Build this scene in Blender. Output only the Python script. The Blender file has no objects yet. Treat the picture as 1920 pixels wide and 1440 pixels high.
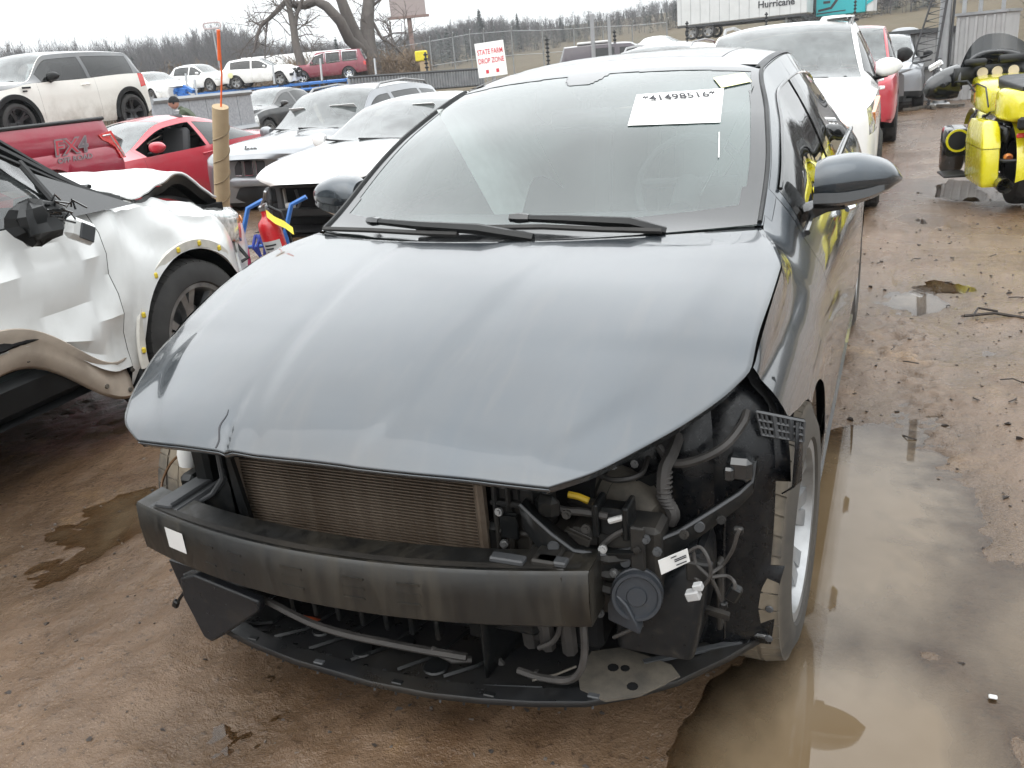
import bpy, bmesh, math, random
import numpy as np
from mathutils import Vector, Matrix
random.seed(7); RNG = np.random.default_rng(11)
SC = bpy.context.scene
COL = SC.collection
R = math.radians

# ------------------------------------------------------------------ camera, sky, sun, exposure
cam_d = bpy.data.cameras.new('camera'); cam = bpy.data.objects.new('camera', cam_d); COL.objects.link(cam)
RT, UP, FW = ((0.9169, 0.3896, -0.0871), (-0.0596, 0.3495, 0.935), (0.3947 * -1, 0.8521, -0.3436))
cam.matrix_world = Matrix(((RT[0], UP[0], -FW[0], 1.0364), (RT[1], UP[1], -FW[1], -1.9371),
                           (RT[2], UP[2], -FW[2], 1.4281), (0, 0, 0, 1)))
cam_d.sensor_width = 36; cam_d.lens = 1617.8 / 1920 * 36; cam_d.clip_start = .05; cam_d.clip_end = 3000
SC.camera = cam

SUN_EL, SUN_ROT = R(52), R(200)
W = bpy.data.worlds.new('World'); SC.world = W; W.use_nodes = True
nt = W.node_tree; nt.nodes.clear()
o_ = nt.nodes.new('ShaderNodeOutputWorld'); bg = nt.nodes.new('ShaderNodeBackground')
sky = nt.nodes.new('ShaderNodeTexSky'); sky.sky_type = 'NISHITA'; sky.sun_disc = False
sky.sun_elevation = SUN_EL; sky.sun_rotation = SUN_ROT; sky.dust_density = 4; sky.air_density = 1.5
# an even overcast deck: pale grey cloud, brighter overhead (the standard overcast sky), soft cloud texture
tc = nt.nodes.new('ShaderNodeTexCoord'); sp = nt.nodes.new('ShaderNodeSeparateXYZ')
nz = nt.nodes.new('ShaderNodeTexNoise'); nz.inputs['Scale'].default_value = 2.2; nz.inputs['Detail'].default_value = 5
mr = nt.nodes.new('ShaderNodeMapRange'); mr.inputs[1].default_value = 0; mr.inputs[2].default_value = 1
mr.inputs[3].default_value = 7.6; mr.inputs[4].default_value = 24
mn = nt.nodes.new('ShaderNodeMapRange'); mn.inputs[1].default_value = .3; mn.inputs[2].default_value = .7
mn.inputs[3].default_value = .86; mn.inputs[4].default_value = 1.1
mul = nt.nodes.new('ShaderNodeMath'); mul.operation = 'MULTIPLY'
comb = nt.nodes.new('ShaderNodeMix'); comb.data_type = 'RGBA'; comb.blend_type = 'MULTIPLY'; comb.inputs[0].default_value = 1
comb.inputs[6].default_value = (.965, .99, 1.0, 1)
mix = nt.nodes.new('ShaderNodeMix'); mix.data_type = 'RGBA'; mix.inputs[0].default_value = .92
L = nt.links.new
L(tc.outputs['Generated'], sp.inputs[0]); L(tc.outputs['Generated'], nz.inputs['Vector'])
L(sp.outputs['Z'], mr.inputs[0]); L(nz.outputs[0], mn.inputs[0])
L(mr.outputs[0], mul.inputs[0]); L(mn.outputs[0], mul.inputs[1])
L(mul.outputs[0], comb.inputs[7]); L(sky.outputs[0], mix.inputs[6]); L(comb.outputs[2], mix.inputs[7])
L(mix.outputs[2], bg.inputs[0]); bg.inputs[1].default_value = .1; L(bg.outputs[0], o_.inputs[0])
sd = bpy.data.lights.new('sun', 'SUN'); sd.energy = .55; sd.angle = R(70); sd.color = (1, .97, .93)
sun = bpy.data.objects.new('sun', sd); COL.objects.link(sun)
sun.rotation_euler = (R(90) - SUN_EL, 0, -SUN_ROT + math.pi)
SC.view_settings.view_transform = 'Standard'; SC.view_settings.look = 'None'
SC.view_settings.gamma = 1; SC.view_settings.exposure = .72; SC.view_settings.use_curve_mapping = False
SC.render.engine = 'CYCLES'; SC.cycles.max_bounces = 7; SC.cycles.transparent_max_bounces = 12
SC.cycles.use_denoising = True; SC.cycles.caustics_reflective = False; SC.cycles.caustics_refractive = False

# ------------------------------------------------------------------ materials
def rgb(*c): return (c[0], c[1], c[2], 1)
class NT:
    def __init__(s, name):
        s.m = bpy.data.materials.new(name); s.m.use_nodes = True; s.t = s.m.node_tree
        s.b = s.t.nodes['Principled BSDF']; s.out = s.t.nodes['Material Output']
        s.tc = s.t.nodes.new('ShaderNodeTexCoord'); s.geo = s.t.nodes.new('ShaderNodeNewGeometry')
    def n(s, k, **kw):
        x = s.t.nodes.new(k)
        for a, v in kw.items(): setattr(x, a, v)
        return x
    def l(s, a, b): s.t.links.new(a, b)
    def noise(s, scale, detail=4, rough=.55, vec=None, dist=0):
        x = s.n('ShaderNodeTexNoise'); x.inputs['Scale'].default_value = scale; x.inputs['Detail'].default_value = detail
        x.inputs['Roughness'].default_value = rough; x.inputs['Distortion'].default_value = dist
        s.l(vec if vec is not None else s.tc.outputs['Object'], x.inputs['Vector']); return x.outputs[0]
    def mapr(s, v, a, b, c=0., d=1.):
        x = s.n('ShaderNodeMapRange'); s.l(v, x.inputs[0])
        for i, q in enumerate((a, b, c, d)): x.inputs[i + 1].default_value = q
        return x.outputs[0]
    def math(s, op, a, b=None, clamp=False):
        x = s.n('ShaderNodeMath', operation=op, use_clamp=clamp)
        for i, q in enumerate((a, b)):
            if q is None: continue
            if isinstance(q, (int, float)): x.inputs[i].default_value = q
            else: s.l(q, x.inputs[i])
        return x.outputs[0]
    def mix(s, f, a, b):
        x = s.n('ShaderNodeMix', data_type='RGBA')
        for i, q in ((0, f), (6, a), (7, b)):
            if isinstance(q, (int, float, tuple)): x.inputs[i].default_value = q
            else: s.l(q, x.inputs[i])
        return x.outputs[2]
    def bump(s, h, strength=.3, dist=.01):
        x = s.n('ShaderNodeBump'); x.inputs['Strength'].default_value = strength; x.inputs['Distance'].default_value = dist
        s.l(h, x.inputs['Height']); s.l(x.outputs[0], s.b.inputs['Normal']); return x
    def vec(s, sx, sy, sz, src=None):
        x = s.n('ShaderNodeMapping'); x.inputs['Scale'].default_value = (sx, sy, sz)
        s.l(src if src is not None else s.tc.outputs['Object'], x.inputs[0]); return x.outputs[0]
    def set(s, **kw):
        for a, v in kw.items():
            i = s.b.inputs[a.replace('_', ' ')]
            if isinstance(v, (int, float, tuple)): i.default_value = v
            else: s.l(v, i)
        return s

def plain(name, c, rough=.5, metal=0, var=.12, scale=18, coat=0, spec=.5):
    t = NT(name); nn = t.noise(scale, 4)
    f = t.mapr(nn, .3, .7)
    c1 = tuple(min(1, q * (1 + var)) for q in c); c0 = tuple(q * (1 - var) for q in c)
    t.set(Base_Color=t.mix(f, rgb(*c0), rgb(*c1)), Roughness=t.mapr(nn, .25, .75, max(.02, rough - .1), min(1, rough + .12)),
          Metallic=float(metal), Coat_Weight=float(coat), Specular_IOR_Level=float(spec))
    return t.m

def paint(name, c, metal=0., rough=.4, dirt=.25, coat_rough=.04, dirtc=(.24, .21, .17)):
    """clear-coated car paint with road film, heavier dried splash low on the body and fine droplets"""
    t = NT(name); n1 = t.noise(3.0, 6, .62); n2 = t.noise(60, 3)
    z = t.n('ShaderNodeSeparateXYZ'); t.l(t.tc.outputs['Object'], z.inputs[0])
    low = t.mapr(z.outputs[2], .75, .2, 0, 1)
    splash = t.math('MULTIPLY', low, t.mapr(n1, .42, .62))
    film = t.math('MULTIPLY', t.mapr(n1, .45, .75), dirt)
    d = t.math('ADD', film, t.math('MULTIPLY', splash, .55 if dirt > .1 else .2), clamp=True)
    t.set(Base_Color=t.mix(d, rgb(*c), rgb(*dirtc)), Metallic=t.math('MULTIPLY', t.math('SUBTRACT', 1., d), metal), Roughness=rough,
          Coat_Weight=t.math('SUBTRACT', 1., t.math('MULTIPLY', d, .8)), Coat_Roughness=t.mapr(n2, .3, .7, coat_rough, coat_rough + .07 + dirt * .2))
    return t.m

def glass(name, tint=(.62, .72, .70), refl=1.0, film=.1, filmc=(.5, .55, .55), rough=.03, fscale=5):
    """thin car glass: Fresnel reflection over a tinted see-through pane with a wet dusty film"""
    t = NT(name); t.t.nodes.remove(t.b)
    fr = t.n('ShaderNodeFresnel'); fr.inputs[0].default_value = 1.52
    gl = t.n('ShaderNodeBsdfGlossy'); gl.inputs['Roughness'].default_value = rough
    tr = t.n('ShaderNodeBsdfTransparent'); tr.inputs[0].default_value = rgb(*tint)
    df = t.n('ShaderNodeBsdfDiffuse'); df.inputs[0].default_value = rgb(*filmc)
    m1 = t.n('ShaderNodeMixShader'); m2 = t.n('ShaderNodeMixShader')
    nn = t.noise(fscale, 4 if fscale > 2 else 2, .6)
    t.l(t.mapr(nn, .35, .75, film * .5, film * 1.6), m1.inputs[0]); t.l(tr.outputs[0], m1.inputs[1]); t.l(df.outputs[0], m1.inputs[2])
    t.l(t.math('MULTIPLY', fr.outputs[0], 1.7 * refl, clamp=True), m2.inputs[0]); t.l(m1.outputs[0], m2.inputs[1]); t.l(gl.outputs[0], m2.inputs[2])
    t.l(m2.outputs[0], t.out.inputs[0]); return t.m

M = {}
M['black_plastic'] = plain('black_plastic', (.006, .0066, .007), .40, var=.35, scale=7, spec=.35)
M['black_gloss'] = plain('black_gloss', (.012, .013, .014), .18, coat=.6)
M['grey_plastic'] = plain('grey_plastic', (.045, .047, .05), .5, spec=.4)
def dusty(name, c, rough=.4, dust=(.034, .028, .021), lo=.54, hi=.80, spec=.3):
    """dark plastic with dried mud film, splashes and scuffs"""
    t = NT(name); n1 = t.noise(7, 6, .66); n2 = t.noise(48, 4, .6); n3 = t.noise(160, 2)
    d = t.math('ADD', t.math('MULTIPLY', t.mapr(n1, lo, hi), .75), t.math('MULTIPLY', t.mapr(n2, .60, .70), .5), clamp=True)
    t.set(Base_Color=t.mix(d, rgb(*c), rgb(*dust)), Roughness=t.math('ADD', t.mapr(n2, .3, .7, rough - .12, rough + .12), t.math('MULTIPLY', d, .35), clamp=True), Specular_IOR_Level=float(spec))
    t.bump(t.math('ADD', n2, t.math('MULTIPLY', n3, .3)), .12, .003); return t.m
M['black_dusty'] = dusty('black_dusty', (.005, .0056, .006))
M['rubber'] = plain('rubber', (.028, .027, .026), .75, var=.5, scale=9)
M['shell'] = plain('dark_shell', (.006, .006, .0065), .8, spec=.2)
M['seat'] = plain('seat_fabric', (.05, .05, .052), .9)
M['seat_light'] = plain('seat_light', (.26, .26, .25), .9)
M['chrome'] = plain('chrome', (.75, .76, .77), .14, metal=1, var=.06)
M['alloy'] = plain('alloy', (.30, .305, .31), .35, metal=.7, var=.25)
M['alloy_dark'] = plain('alloy_dark', (.03, .03, .032), .35, metal=.4)
M['steel'] = plain('steel', (.30, .30, .30), .42, metal=.8, var=.2)
M['white_print'] = plain('white_paper', (.80, .80, .78), .75, var=.03)
M['tag_white'] = plain('tag_white', (.52, .52, .51), .6, var=.06)
M['yellow_print'] = plain('yellow_paper', (.72, .70, .40), .75, var=.03)
M['ink'] = plain('ink', (.03, .03, .035), .7)
M['red_ink'] = plain('red_ink', (.55, .04, .06), .6)
M['lamp_clear'] = plain('lamp_clear', (.62, .63, .62), .12, metal=.5, coat=1, scale=30, var=.4)
M['amber'] = plain('amber_lens', (.75, .27, .07), .2, coat=1)
M['red_lens'] = plain('red_lens', (.55, .02, .015), .15, coat=1)
M['wind_far'] = glass('car_glass', (.36, .44, .43), film=.16)
M['side_dark'] = glass('privacy_glass', (.05, .055, .06), .75, film=.02)
M['side_clear'] = glass('side_glass', (.42, .46, .46), film=.05)
M['headliner'] = plain('headliner', (.42, .41, .39), .95)

# ------------------------------------------------------------------ mesh helpers
def sm(P, k=5):
    """Catmull-Rom through the points"""
    P = [Vector(p) for p in P]; Q = [P[0] * 2 - P[1]] + P + [P[-1] * 2 - P[-2]]; out = []
    for i in range(1, len(Q) - 2):
        for j in range(k):
            t = j / k; out.append(.5 * (2 * Q[i] + (Q[i + 1] - Q[i - 1]) * t + (2 * Q[i - 1] - 5 * Q[i] + 4 * Q[i + 1] - Q[i + 2]) * t * t + (3 * Q[i] - Q[i - 1] - 3 * Q[i + 1] + Q[i + 2]) * t ** 3))
    return out + [P[-1]]
class MB:
    def __init__(s): s.v = []; s.f = []
    def add(s, v, f):
        o = len(s.v); s.v += [tuple(map(float, p)) for p in v]; s.f += [tuple(int(i) + o for i in q) for q in f]; return s
    def box(s, c, d, rot=None, taper=1., bev=0.):
        x, y, z = (q / 2 for q in d)
        if bev:
            b = min(bev, x * .9, y * .9, z * .9); P = []
            for sx in (-1, 1):
                for sy in (-1, 1):
                    for sz in (-1, 1):
                        P += [(sx * x, sy * (y - b), sz * (z - b)), (sx * (x - b), sy * y, sz * (z - b)), (sx * (x - b), sy * (y - b), sz * z)]
            bm = bmesh.new(); vs = [bm.verts.new(p) for p in P]
            g = bmesh.ops.convex_hull(bm, input=vs); bm.verts.index_update()
            F = [[q.index for q in f.verts] for f in bm.faces]; P = [tuple(q.co) for q in bm.verts]; bm.free()
        else:
            P = [(-x, -y, -z), (x, -y, -z), (x, y, -z), (-x, y, -z)] + [(a * taper, b_ * taper, z) for a, b_ in ((-x, -y), (x, -y), (x, y), (-x, y))]
            F = [(0, 3, 2, 1), (4, 5, 6, 7), (0, 1, 5, 4), (1, 2, 6, 5), (2, 3, 7, 6), (3, 0, 4, 7)]
        if rot is not None: P = [tuple(rot @ Vector(p)) for p in P]
        return s.add([(p[0] + c[0], p[1] + c[1], p[2] + c[2]) for p in P], F)
    def tube(s, pts, r, n=8, cap=True):
        pts = [Vector(p) for p in pts]; k = len(pts); rr = r if isinstance(r, (list, tuple)) else [r] * k
        up = Vector((0, 0, 1)); V = []; prev = None
        for i, p in enumerate(pts):
            d = (pts[min(i + 1, k - 1)] - pts[max(i - 1, 0)])
            d = d.normalized() if d.length > 1e-9 else Vector((0, 0, 1))
            if prev is None: a = d.cross(up if abs(d.z) < .9 else Vector((1, 0, 0))).normalized()
            else:
                a = prev - d * prev.dot(d)
                a = a.normalized() if a.length > 1e-6 else d.orthogonal().normalized()
            prev = a; b = d.cross(a)
            V += [p + (a * math.cos(t * 2 * math.pi / n) + b * math.sin(t * 2 * math.pi / n)) * rr[i] for t in range(n)]
        F = [(i * n + t, i * n + (t + 1) % n, (i + 1) * n + (t + 1) % n, (i + 1) * n + t) for i in range(k - 1) for t in range(n)]
        if cap: F += [tuple(reversed(range(n))), tuple((k - 1) * n + t for t in range(n))]
        return s.add(V, F)
    def lathe(s, prof, c, axis=(1, 0, 0), n=28, closed=False, a0=0, a1=2 * math.pi):
        """prof: (radius, along-axis) pairs"""
        A = Vector(axis).normalized(); B = A.orthogonal().normalized(); Cc = A.cross(B); c = Vector(c)
        full = abs(a1 - a0 - 2 * math.pi) < 1e-6; m = n if full else n + 1; k = len(prof); V = []
        for r, h in prof:
            V += [c + A * h + (B * math.cos(a0 + (a1 - a0) * t / n) + Cc * math.sin(a0 + (a1 - a0) * t / n)) * r for t in range(m)]
        F = []
        for i in range(k if closed else k - 1):
            j = (i + 1) % k
            for t in range(n): F.append((i * m + t, i * m + (t + 1) % m, j * m + (t + 1) % m, j * m + t))
        return s.add(V, F)
    def prism(s, poly, z0, z1, fr=None):
        """extrude a closed outline; fr maps (u, v, w) to 3-D"""
        fr = fr or (lambda u, v, w: (u, v, w)); n = len(poly)
        V = [fr(u, v, z0) for u, v in poly] + [fr(u, v, z1) for u, v in poly]
        F = [tuple(reversed(range(n))), tuple(range(n, 2 * n))] + [(i, (i + 1) % n, n + (i + 1) % n, n + i) for i in range(n)]
        return s.add(V, F)
    def grid(s, G):
        a, b = len(G), len(G[0]); V = [p for row in G for p in row]
        return s.add(V, [(i * b + j, i * b + j + 1, (i + 1) * b + j + 1, (i + 1) * b + j) for i in range(a - 1) for j in range(b - 1)])
    def build(s, name, mat, parent=None, smooth=35, thick=0, bevel=0, sub=0, loc=None):
        me = bpy.data.meshes.new(name); me.from_pydata(s.v, [], s.f); me.validate()
        return link(name, me, mat, parent, smooth, thick, bevel, sub, loc)

def link(name, me, mat, parent=None, smooth=35, thick=0, bevel=0, sub=0, loc=None):
    if mat is not None and not len(me.materials): me.materials.append(M[mat] if isinstance(mat, str) else mat)
    if smooth:
        me.polygons.foreach_set('use_smooth', [True] * len(me.polygons))
        if smooth < 180: me.set_sharp_from_angle(angle=R(smooth))
    o = bpy.data.objects.new(name, me); COL.objects.link(o); o.parent = parent
    if loc: o.location = loc
    if thick:
        m = o.modifiers.new('solid', 'SOLIDIFY'); m.thickness = thick; m.offset = -1
    if bevel:
        m = o.modifiers.new('bevel', 'BEVEL'); m.width = bevel; m.segments = 2; m.limit_method = 'ANGLE'
    if sub:
        m = o.modifiers.new('sub', 'SUBSURF'); m.levels = sub; m.render_levels = sub
    return o

def thing(name, label, cat, loc=(0, 0, 0), rz=0, group=None, scale=1.):
    o = bpy.data.objects.new(name, None); COL.objects.link(o); o.empty_display_size = .2
    o.location = loc; o.rotation_euler = (0, 0, rz); o.scale = (scale,) * 3
    return tag(o, label, cat, group)
def tag(o, label, cat, group=None):
    o['label'] = label; o['category'] = cat
    if group: o['group'] = group
    return o
def copy_tree(o, parent=None):
    c = o.copy(); COL.objects.link(c); c.parent = parent
    for ch in list(o.children): copy_tree(ch, c)
    return c
def lettering(name, text, size, mat, parent, mtx, align='CENTER', ext=.0008, bold=0., stretch=(1, 1)):
    cu = bpy.data.curves.new(name, 'FONT'); cu.body = text; cu.size = size; cu.align_x = align; cu.align_y = 'CENTER'
    cu.extrude = ext; cu.offset = bold; cu.resolution_u = 3
    t = bpy.data.objects.new('tmp', cu); COL.objects.link(t); bpy.context.view_layer.update()
    me = bpy.data.meshes.new_from_object(t.evaluated_get(bpy.context.evaluated_depsgraph_get()))
    bpy.data.objects.remove(t)
    me.transform(mtx @ Matrix.Diagonal((stretch[0], stretch[1], 1, 1)))
    me.materials.clear(); return link(name, me, mat, parent, 0)
def frame_mtx(o, u, v):
    """matrix whose x is u, y is v, z their cross product, origin o"""
    u = Vector(u).normalized(); w = u.cross(Vector(v)).normalized(); v = w.cross(u)
    return Matrix(((u.x, v.x, w.x, o[0]), (u.y, v.y, w.y, o[1]), (u.z, v.z, w.z, o[2]), (0, 0, 0, 1)))

def pchip(xs, ys):
    xs = np.array(xs, float); ys = np.array(ys, float); h = np.diff(xs); d = np.diff(ys) / h; n = len(xs); m = np.zeros(n)
    for i in range(1, n - 1):
        if d[i - 1] * d[i] > 0:
            w1, w2 = 2 * h[i] + h[i - 1], h[i] + 2 * h[i - 1]; m[i] = (w1 + w2) / (w1 / d[i - 1] + w2 / d[i])
    m[0], m[-1] = d[0], d[-1]
    def f(x):
        x = np.clip(np.asarray(x, float), xs[0], xs[-1]); i = np.clip(np.searchsorted(xs, x) - 1, 0, n - 2); t = (x - xs[i]) / h[i]
        return ((1 + 2 * t) * (1 - t) ** 2) * ys[i] + t * (1 - t) ** 2 * h[i] * m[i] + t * t * (3 - 2 * t) * ys[i + 1] + t * t * (t - 1) * h[i] * m[i + 1]
    return f
def tab(*p): return pchip([q[0] for q in p], [q[1] for q in p])
def sstep(a, b, x): t = np.clip((np.asarray(x, float) - a) / (b - a), 0, 1); return t * t * (3 - 2 * t)

# value noise for geometry
_P = RNG.random((257, 257))
def vnoise(x, y):
    x = np.asarray(x, float); y = np.asarray(y, float); xi = np.floor(x).astype(int); yi = np.floor(y).astype(int)
    fx, fy = x - xi, y - yi; fx = fx * fx * (3 - 2 * fx); fy = fy * fy * (3 - 2 * fy); q = lambda a, b: _P[a % 256, b % 256]
    return (q(xi, yi) * (1 - fx) + q(xi + 1, yi) * fx) * (1 - fy) + (q(xi, yi + 1) * (1 - fx) + q(xi + 1, yi + 1) * fx) * fy - .5
def fbm(x, y, o=4, g=.5):
    s, a = 0, 1.
    for k in range(o): s = s + a * vnoise(x * 2 ** k + 17 * k, y * 2 ** k + 31 * k); a *= g
    return s

# ------------------------------------------------------------------ ground
FX, FY = .42, .9075                      # level direction the camera looks along
def lot_level(x, y):
    d = (np.asarray(x) - 1.04) * FX + (np.asarray(y) + 1.94) * FY
    return -.2 * sstep(4.5, 10.5, d)
def terrain(x, y):
    x = np.asarray(x, float); y = np.asarray(y, float)
    d = (x - 1.04) * FX + (y + 1.94) * FY; l = (x - 1.04) * FY - (y + 1.94) * FX
    a = l / np.maximum(np.abs(d), 1)                                 # bearing
    far = sstep(46, 240, d) * (13.0 - 6.0 * sstep(-.20, .10, a)) * (1 - sstep(.12, .26, a))
    knoll = 2.4 * sstep(25, 60, d) * sstep(.14, .26, a)
    far = far + 6 * sstep(24, 75, d) * sstep(.62, 1.1, a)
    return lot_level(x, y) + far + knoll + fbm(x * .08, y * .08, 3) * .5 * sstep(35, 70, d)
BASINS = [(.98, .62, .55, 1.0, 1.0), (1.05, -.35, .42, .55, 1.1), (1.55, .15, .5, .7, 1.), (1.35, -.75, .5, .4, .8), (1.85, -.35, .5, .6, .95), (1.70, .75, .35, .5, .85), (1.12, 3.3, .30, .40, .8), (1.35, 3.6, .35, .3, .7),
          (-1.75, .15, .7, .5, .42), (-1.3, -.35, .5, .3, .40), (-2.2, -.3, .6, .4, .42), (1.5, 8.6, .5, 1.2, .8), (1.2, 6.2, .3, .6, .7)]
def mud(x, y):
    b = 0
    for cx, cy, rx, ry, w in BASINS:
        b = np.maximum(b, w * np.exp(-(((x - cx) / rx) ** 2 + ((y - cy) / ry) ** 2) ** 1.2))
    rough = fbm(x * 1.3, y * 1.3, 5, .52) * .028 + fbm(x * 12, y * 8, 4, .65) * .012 + np.abs(fbm(x * 6 + 3, y * 3.2, 3)) * .012
    ruts = .014 * np.sin((x * 1.0 - .12 * y) * 5.2 + 1.2 * fbm(x * .4, y * .4, 2)) * sstep(-6, 0, y)
    churn = np.exp(-((x - 1.12 - .10 * np.sin(y * 1.3)) / .13) ** 2) * sstep(.1, .8, y) * (1 - sstep(3.6, 5.0, y))
    rough = rough + churn * (fbm(x * 22, y * 16, 3, .6) * .030 + .012 * np.abs(np.sin(y * 42 + 3 * fbm(x * 9, y * 3, 2))))
    return .018 + (rough + ruts) * (1 - .75 * b) - .048 * b
def ground_z(x, y):
    z = mud(x, y) * np.exp(-np.maximum(0, np.hypot(x - .5, y - 2) - 9) / 6)
    return terrain(x, y) + z
def axis(lo, hi, near0, near1, step, grow=1.13):
    a = list(np.arange(near0, near1 + 1e-6, step)); s = step
    while a[-1] < hi: s *= grow; a.append(a[-1] + s)
    s = step
    while a[0] > lo: s *= grow; a.insert(0, a[0] - s)
    return np.array(a)
gx = axis(-420, 420, -2.6, 2.7, .0165, 1.05); gy = axis(-60, 560, -1.35, 2.6, .0165, 1.05)
XX, YY = np.meshgrid(gx, gy, indexing='ij'); ZZ = ground_z(XX, YY)
na, nb = XX.shape
me = bpy.data.meshes.new('ground')
me.vertices.add(na * nb); me.vertices.foreach_set('co', np.stack([XX, YY, ZZ], -1).astype(np.float32).ravel())
ii = (np.arange(na - 1)[:, None] * nb + np.arange(nb - 1)[None]).ravel()
q = np.stack([ii, ii + nb, ii + nb + 1, ii + 1], 1)
me.loops.add(q.size); me.loops.foreach_set('vertex_index', q.ravel().astype(np.int32))
me.polygons.add(len(q)); me.polygons.foreach_set('loop_start', (np.arange(len(q)) * 4).astype(np.int32)); me.polygons.foreach_set('loop_total', np.full(len(q), 4, np.int32))
me.update(calc_edges=True)
at_ = me.attributes.new('above_water', 'FLOAT', 'POINT'); at_.data.foreach_set('value', (ZZ - lot_level(XX, YY) + .009).astype(np.float32).ravel())
t = NT('mud_ground')
P = t.geo.outputs['Position']
n_big = t.noise(.55, 5, .6, P); n_mid = t.noise(4.5, 6, .65, P); n_fine = t.noise(45, 5, .7, P); n_grit = t.noise(190, 2, .6, P)
streak = t.noise(2.2, 5, .6, t.vec(2.6, .55, 1, P), .6)
mudc = t.mix(t.mapr(n_mid, .3, .72), rgb(0.0724, 0.0443, 0.0258), rgb(0.1446, 0.0920, 0.0554))
mudc = t.mix(t.mapr(n_big, .35, .65), mudc, t.mix(t.mapr(streak, .3, .7), rgb(0.0877, 0.0491, 0.0244), rgb(0.1558, 0.1014, 0.0634)))
mudc = t.mix(t.mapr(n_grit, .62, .72, 0, .7), mudc, rgb(0.2282, 0.1656, 0.1081))
mudc = t.mix(t.mapr(n_fine, .565, .67, 0, .75), mudc, rgb(0.0342, 0.0208, 0.0131))
sandy = t.math('MULTIPLY', t.mapr(t.noise(1.4, 4, .6, P), .60, .66), t.mapr(n_fine, .35, .6))
mudc = t.mix(t.math('MULTIPLY', sandy, .8), mudc, rgb(0.2055, 0.1257, 0.0588))
grass = t.mix(t.mapr(t.noise(1.1, 6, .7, P), .32, .68), rgb(0.0564, 0.0392, 0.0168), rgb(0.0921, 0.0675, 0.0316))
grass = t.mix(t.mapr(t.noise(.09, 4, .6, P), .5, .7, 0, .6), grass, rgb(0.0505, 0.0446, 0.0152))
cd = t.n('ShaderNodeVectorMath', operation='DISTANCE'); t.l(P, cd.inputs[0]); cd.inputs[1].default_value = (0, 0, 0)
gmask = t.mapr(t.math('ADD', cd.outputs['Value'], t.math('MULTIPLY', n_big, 8.)), 31, 36)
sxyz = t.n('ShaderNodeSeparateXYZ'); t.l(P, sxyz.inputs[0])
wa = t.n('ShaderNodeAttribute', attribute_name='above_water'); soak = t.mapr(wa.outputs['Fac'], .002, .022, 1, 0)
wet = t.math('MAXIMUM', t.mapr(t.noise(1.0, 5, .6, P), .36, .62), soak)
mudc = t.mix(t.math('MULTIPLY', soak, .35), mudc, rgb(.040, .027, .015))
t.set(Base_Color=t.mix(gmask, mudc, grass),
      Roughness=t.math('MAXIMUM', t.mix(wet, rgb(.42, .42, .42), rgb(.11, .11, .11)), gmask, clamp=True), Specular_IOR_Level=.5)
hb = t.math('ADD', t.math('MULTIPLY', n_fine, .6), t.math('ADD', t.math('MULTIPLY', n_grit, .25), n_mid))
t.bump(hb, .85, .013)
g = link('ground', me, t.m, None, 180); g['kind'] = 'structure'
# muddy standing water in the low places: clear film at the margins, opaque silt where deeper
t = NT('muddy_water'); P = t.geo.outputs['Position']
nn = t.noise(1.6, 4, .6, P); n2 = t.noise(9, 4, .6, t.vec(1, .5, 1, P))
t.set(Base_Color=t.mix(t.mapr(nn, .3, .7), rgb(.100, .066, .032), rgb(.150, .112, .072)), Roughness=.02, IOR=1.33, Specular_IOR_Level=1.0)
bmp = t.bump(t.noise(6, 2, .5, t.vec(1, .4, 1, P)), .04, .003)
wa = t.n('ShaderNodeAttribute', attribute_name='depth'); fac = t.mapr(t.math('ADD', wa.outputs['Fac'], t.math('MULTIPLY', t.math('SUBTRACT', n2, .5), .016)), .000, .022)
fr = t.n('ShaderNodeFresnel'); fr.inputs[0].default_value = 1.42; gl = t.n('ShaderNodeBsdfGlossy'); gl.inputs['Roughness'].default_value = .03; tr_ = t.n('ShaderNodeBsdfTransparent'); tr_.inputs[0].default_value = rgb(.80, .72, .60)
ms1 = t.n('ShaderNodeMixShader'); t.l(fr.outputs[0], ms1.inputs[0]); t.l(tr_.outputs[0], ms1.inputs[1]); t.l(gl.outputs[0], ms1.inputs[2])
ms2 = t.n('ShaderNodeMixShader'); t.l(fac, ms2.inputs[0]); t.l(ms1.outputs[0], ms2.inputs[1]); t.l(t.b.outputs[0], ms2.inputs[2]); t.l(ms2.outputs[0], t.out.inputs[0])
wx = np.arange(-3.4, 3.6, .03); wy = np.arange(-1.6, 12, .03); WX, WY = np.meshgrid(wx, wy, indexing='ij'); WZ = lot_level(WX, WY) - .009
MB_ = MB(); MB_.grid(np.stack([WX, WY, WZ], -1)[::-1].tolist())
pw = MB_.build('puddle_water', t.m, None, 180); pw['kind'] = 'structure'
at_ = pw.data.attributes.new('depth', 'FLOAT', 'POINT'); at_.data.foreach_set('value', (WZ - ground_z(WX, WY))[::-1].astype(np.float32).ravel())
# ------------------------------------------------------------------ cars: a lofted body cut into panels
# local frame: nose towards -y, x to the car's left, origin on the ground under the front axle
NA, NB_, NC = 9, 6, 8          # rows sill>shoulder, shoulder>roof edge, roof edge>centre line
JS, JE, JC = NA, NA + NB_, NA + NB_ + NC

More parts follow.
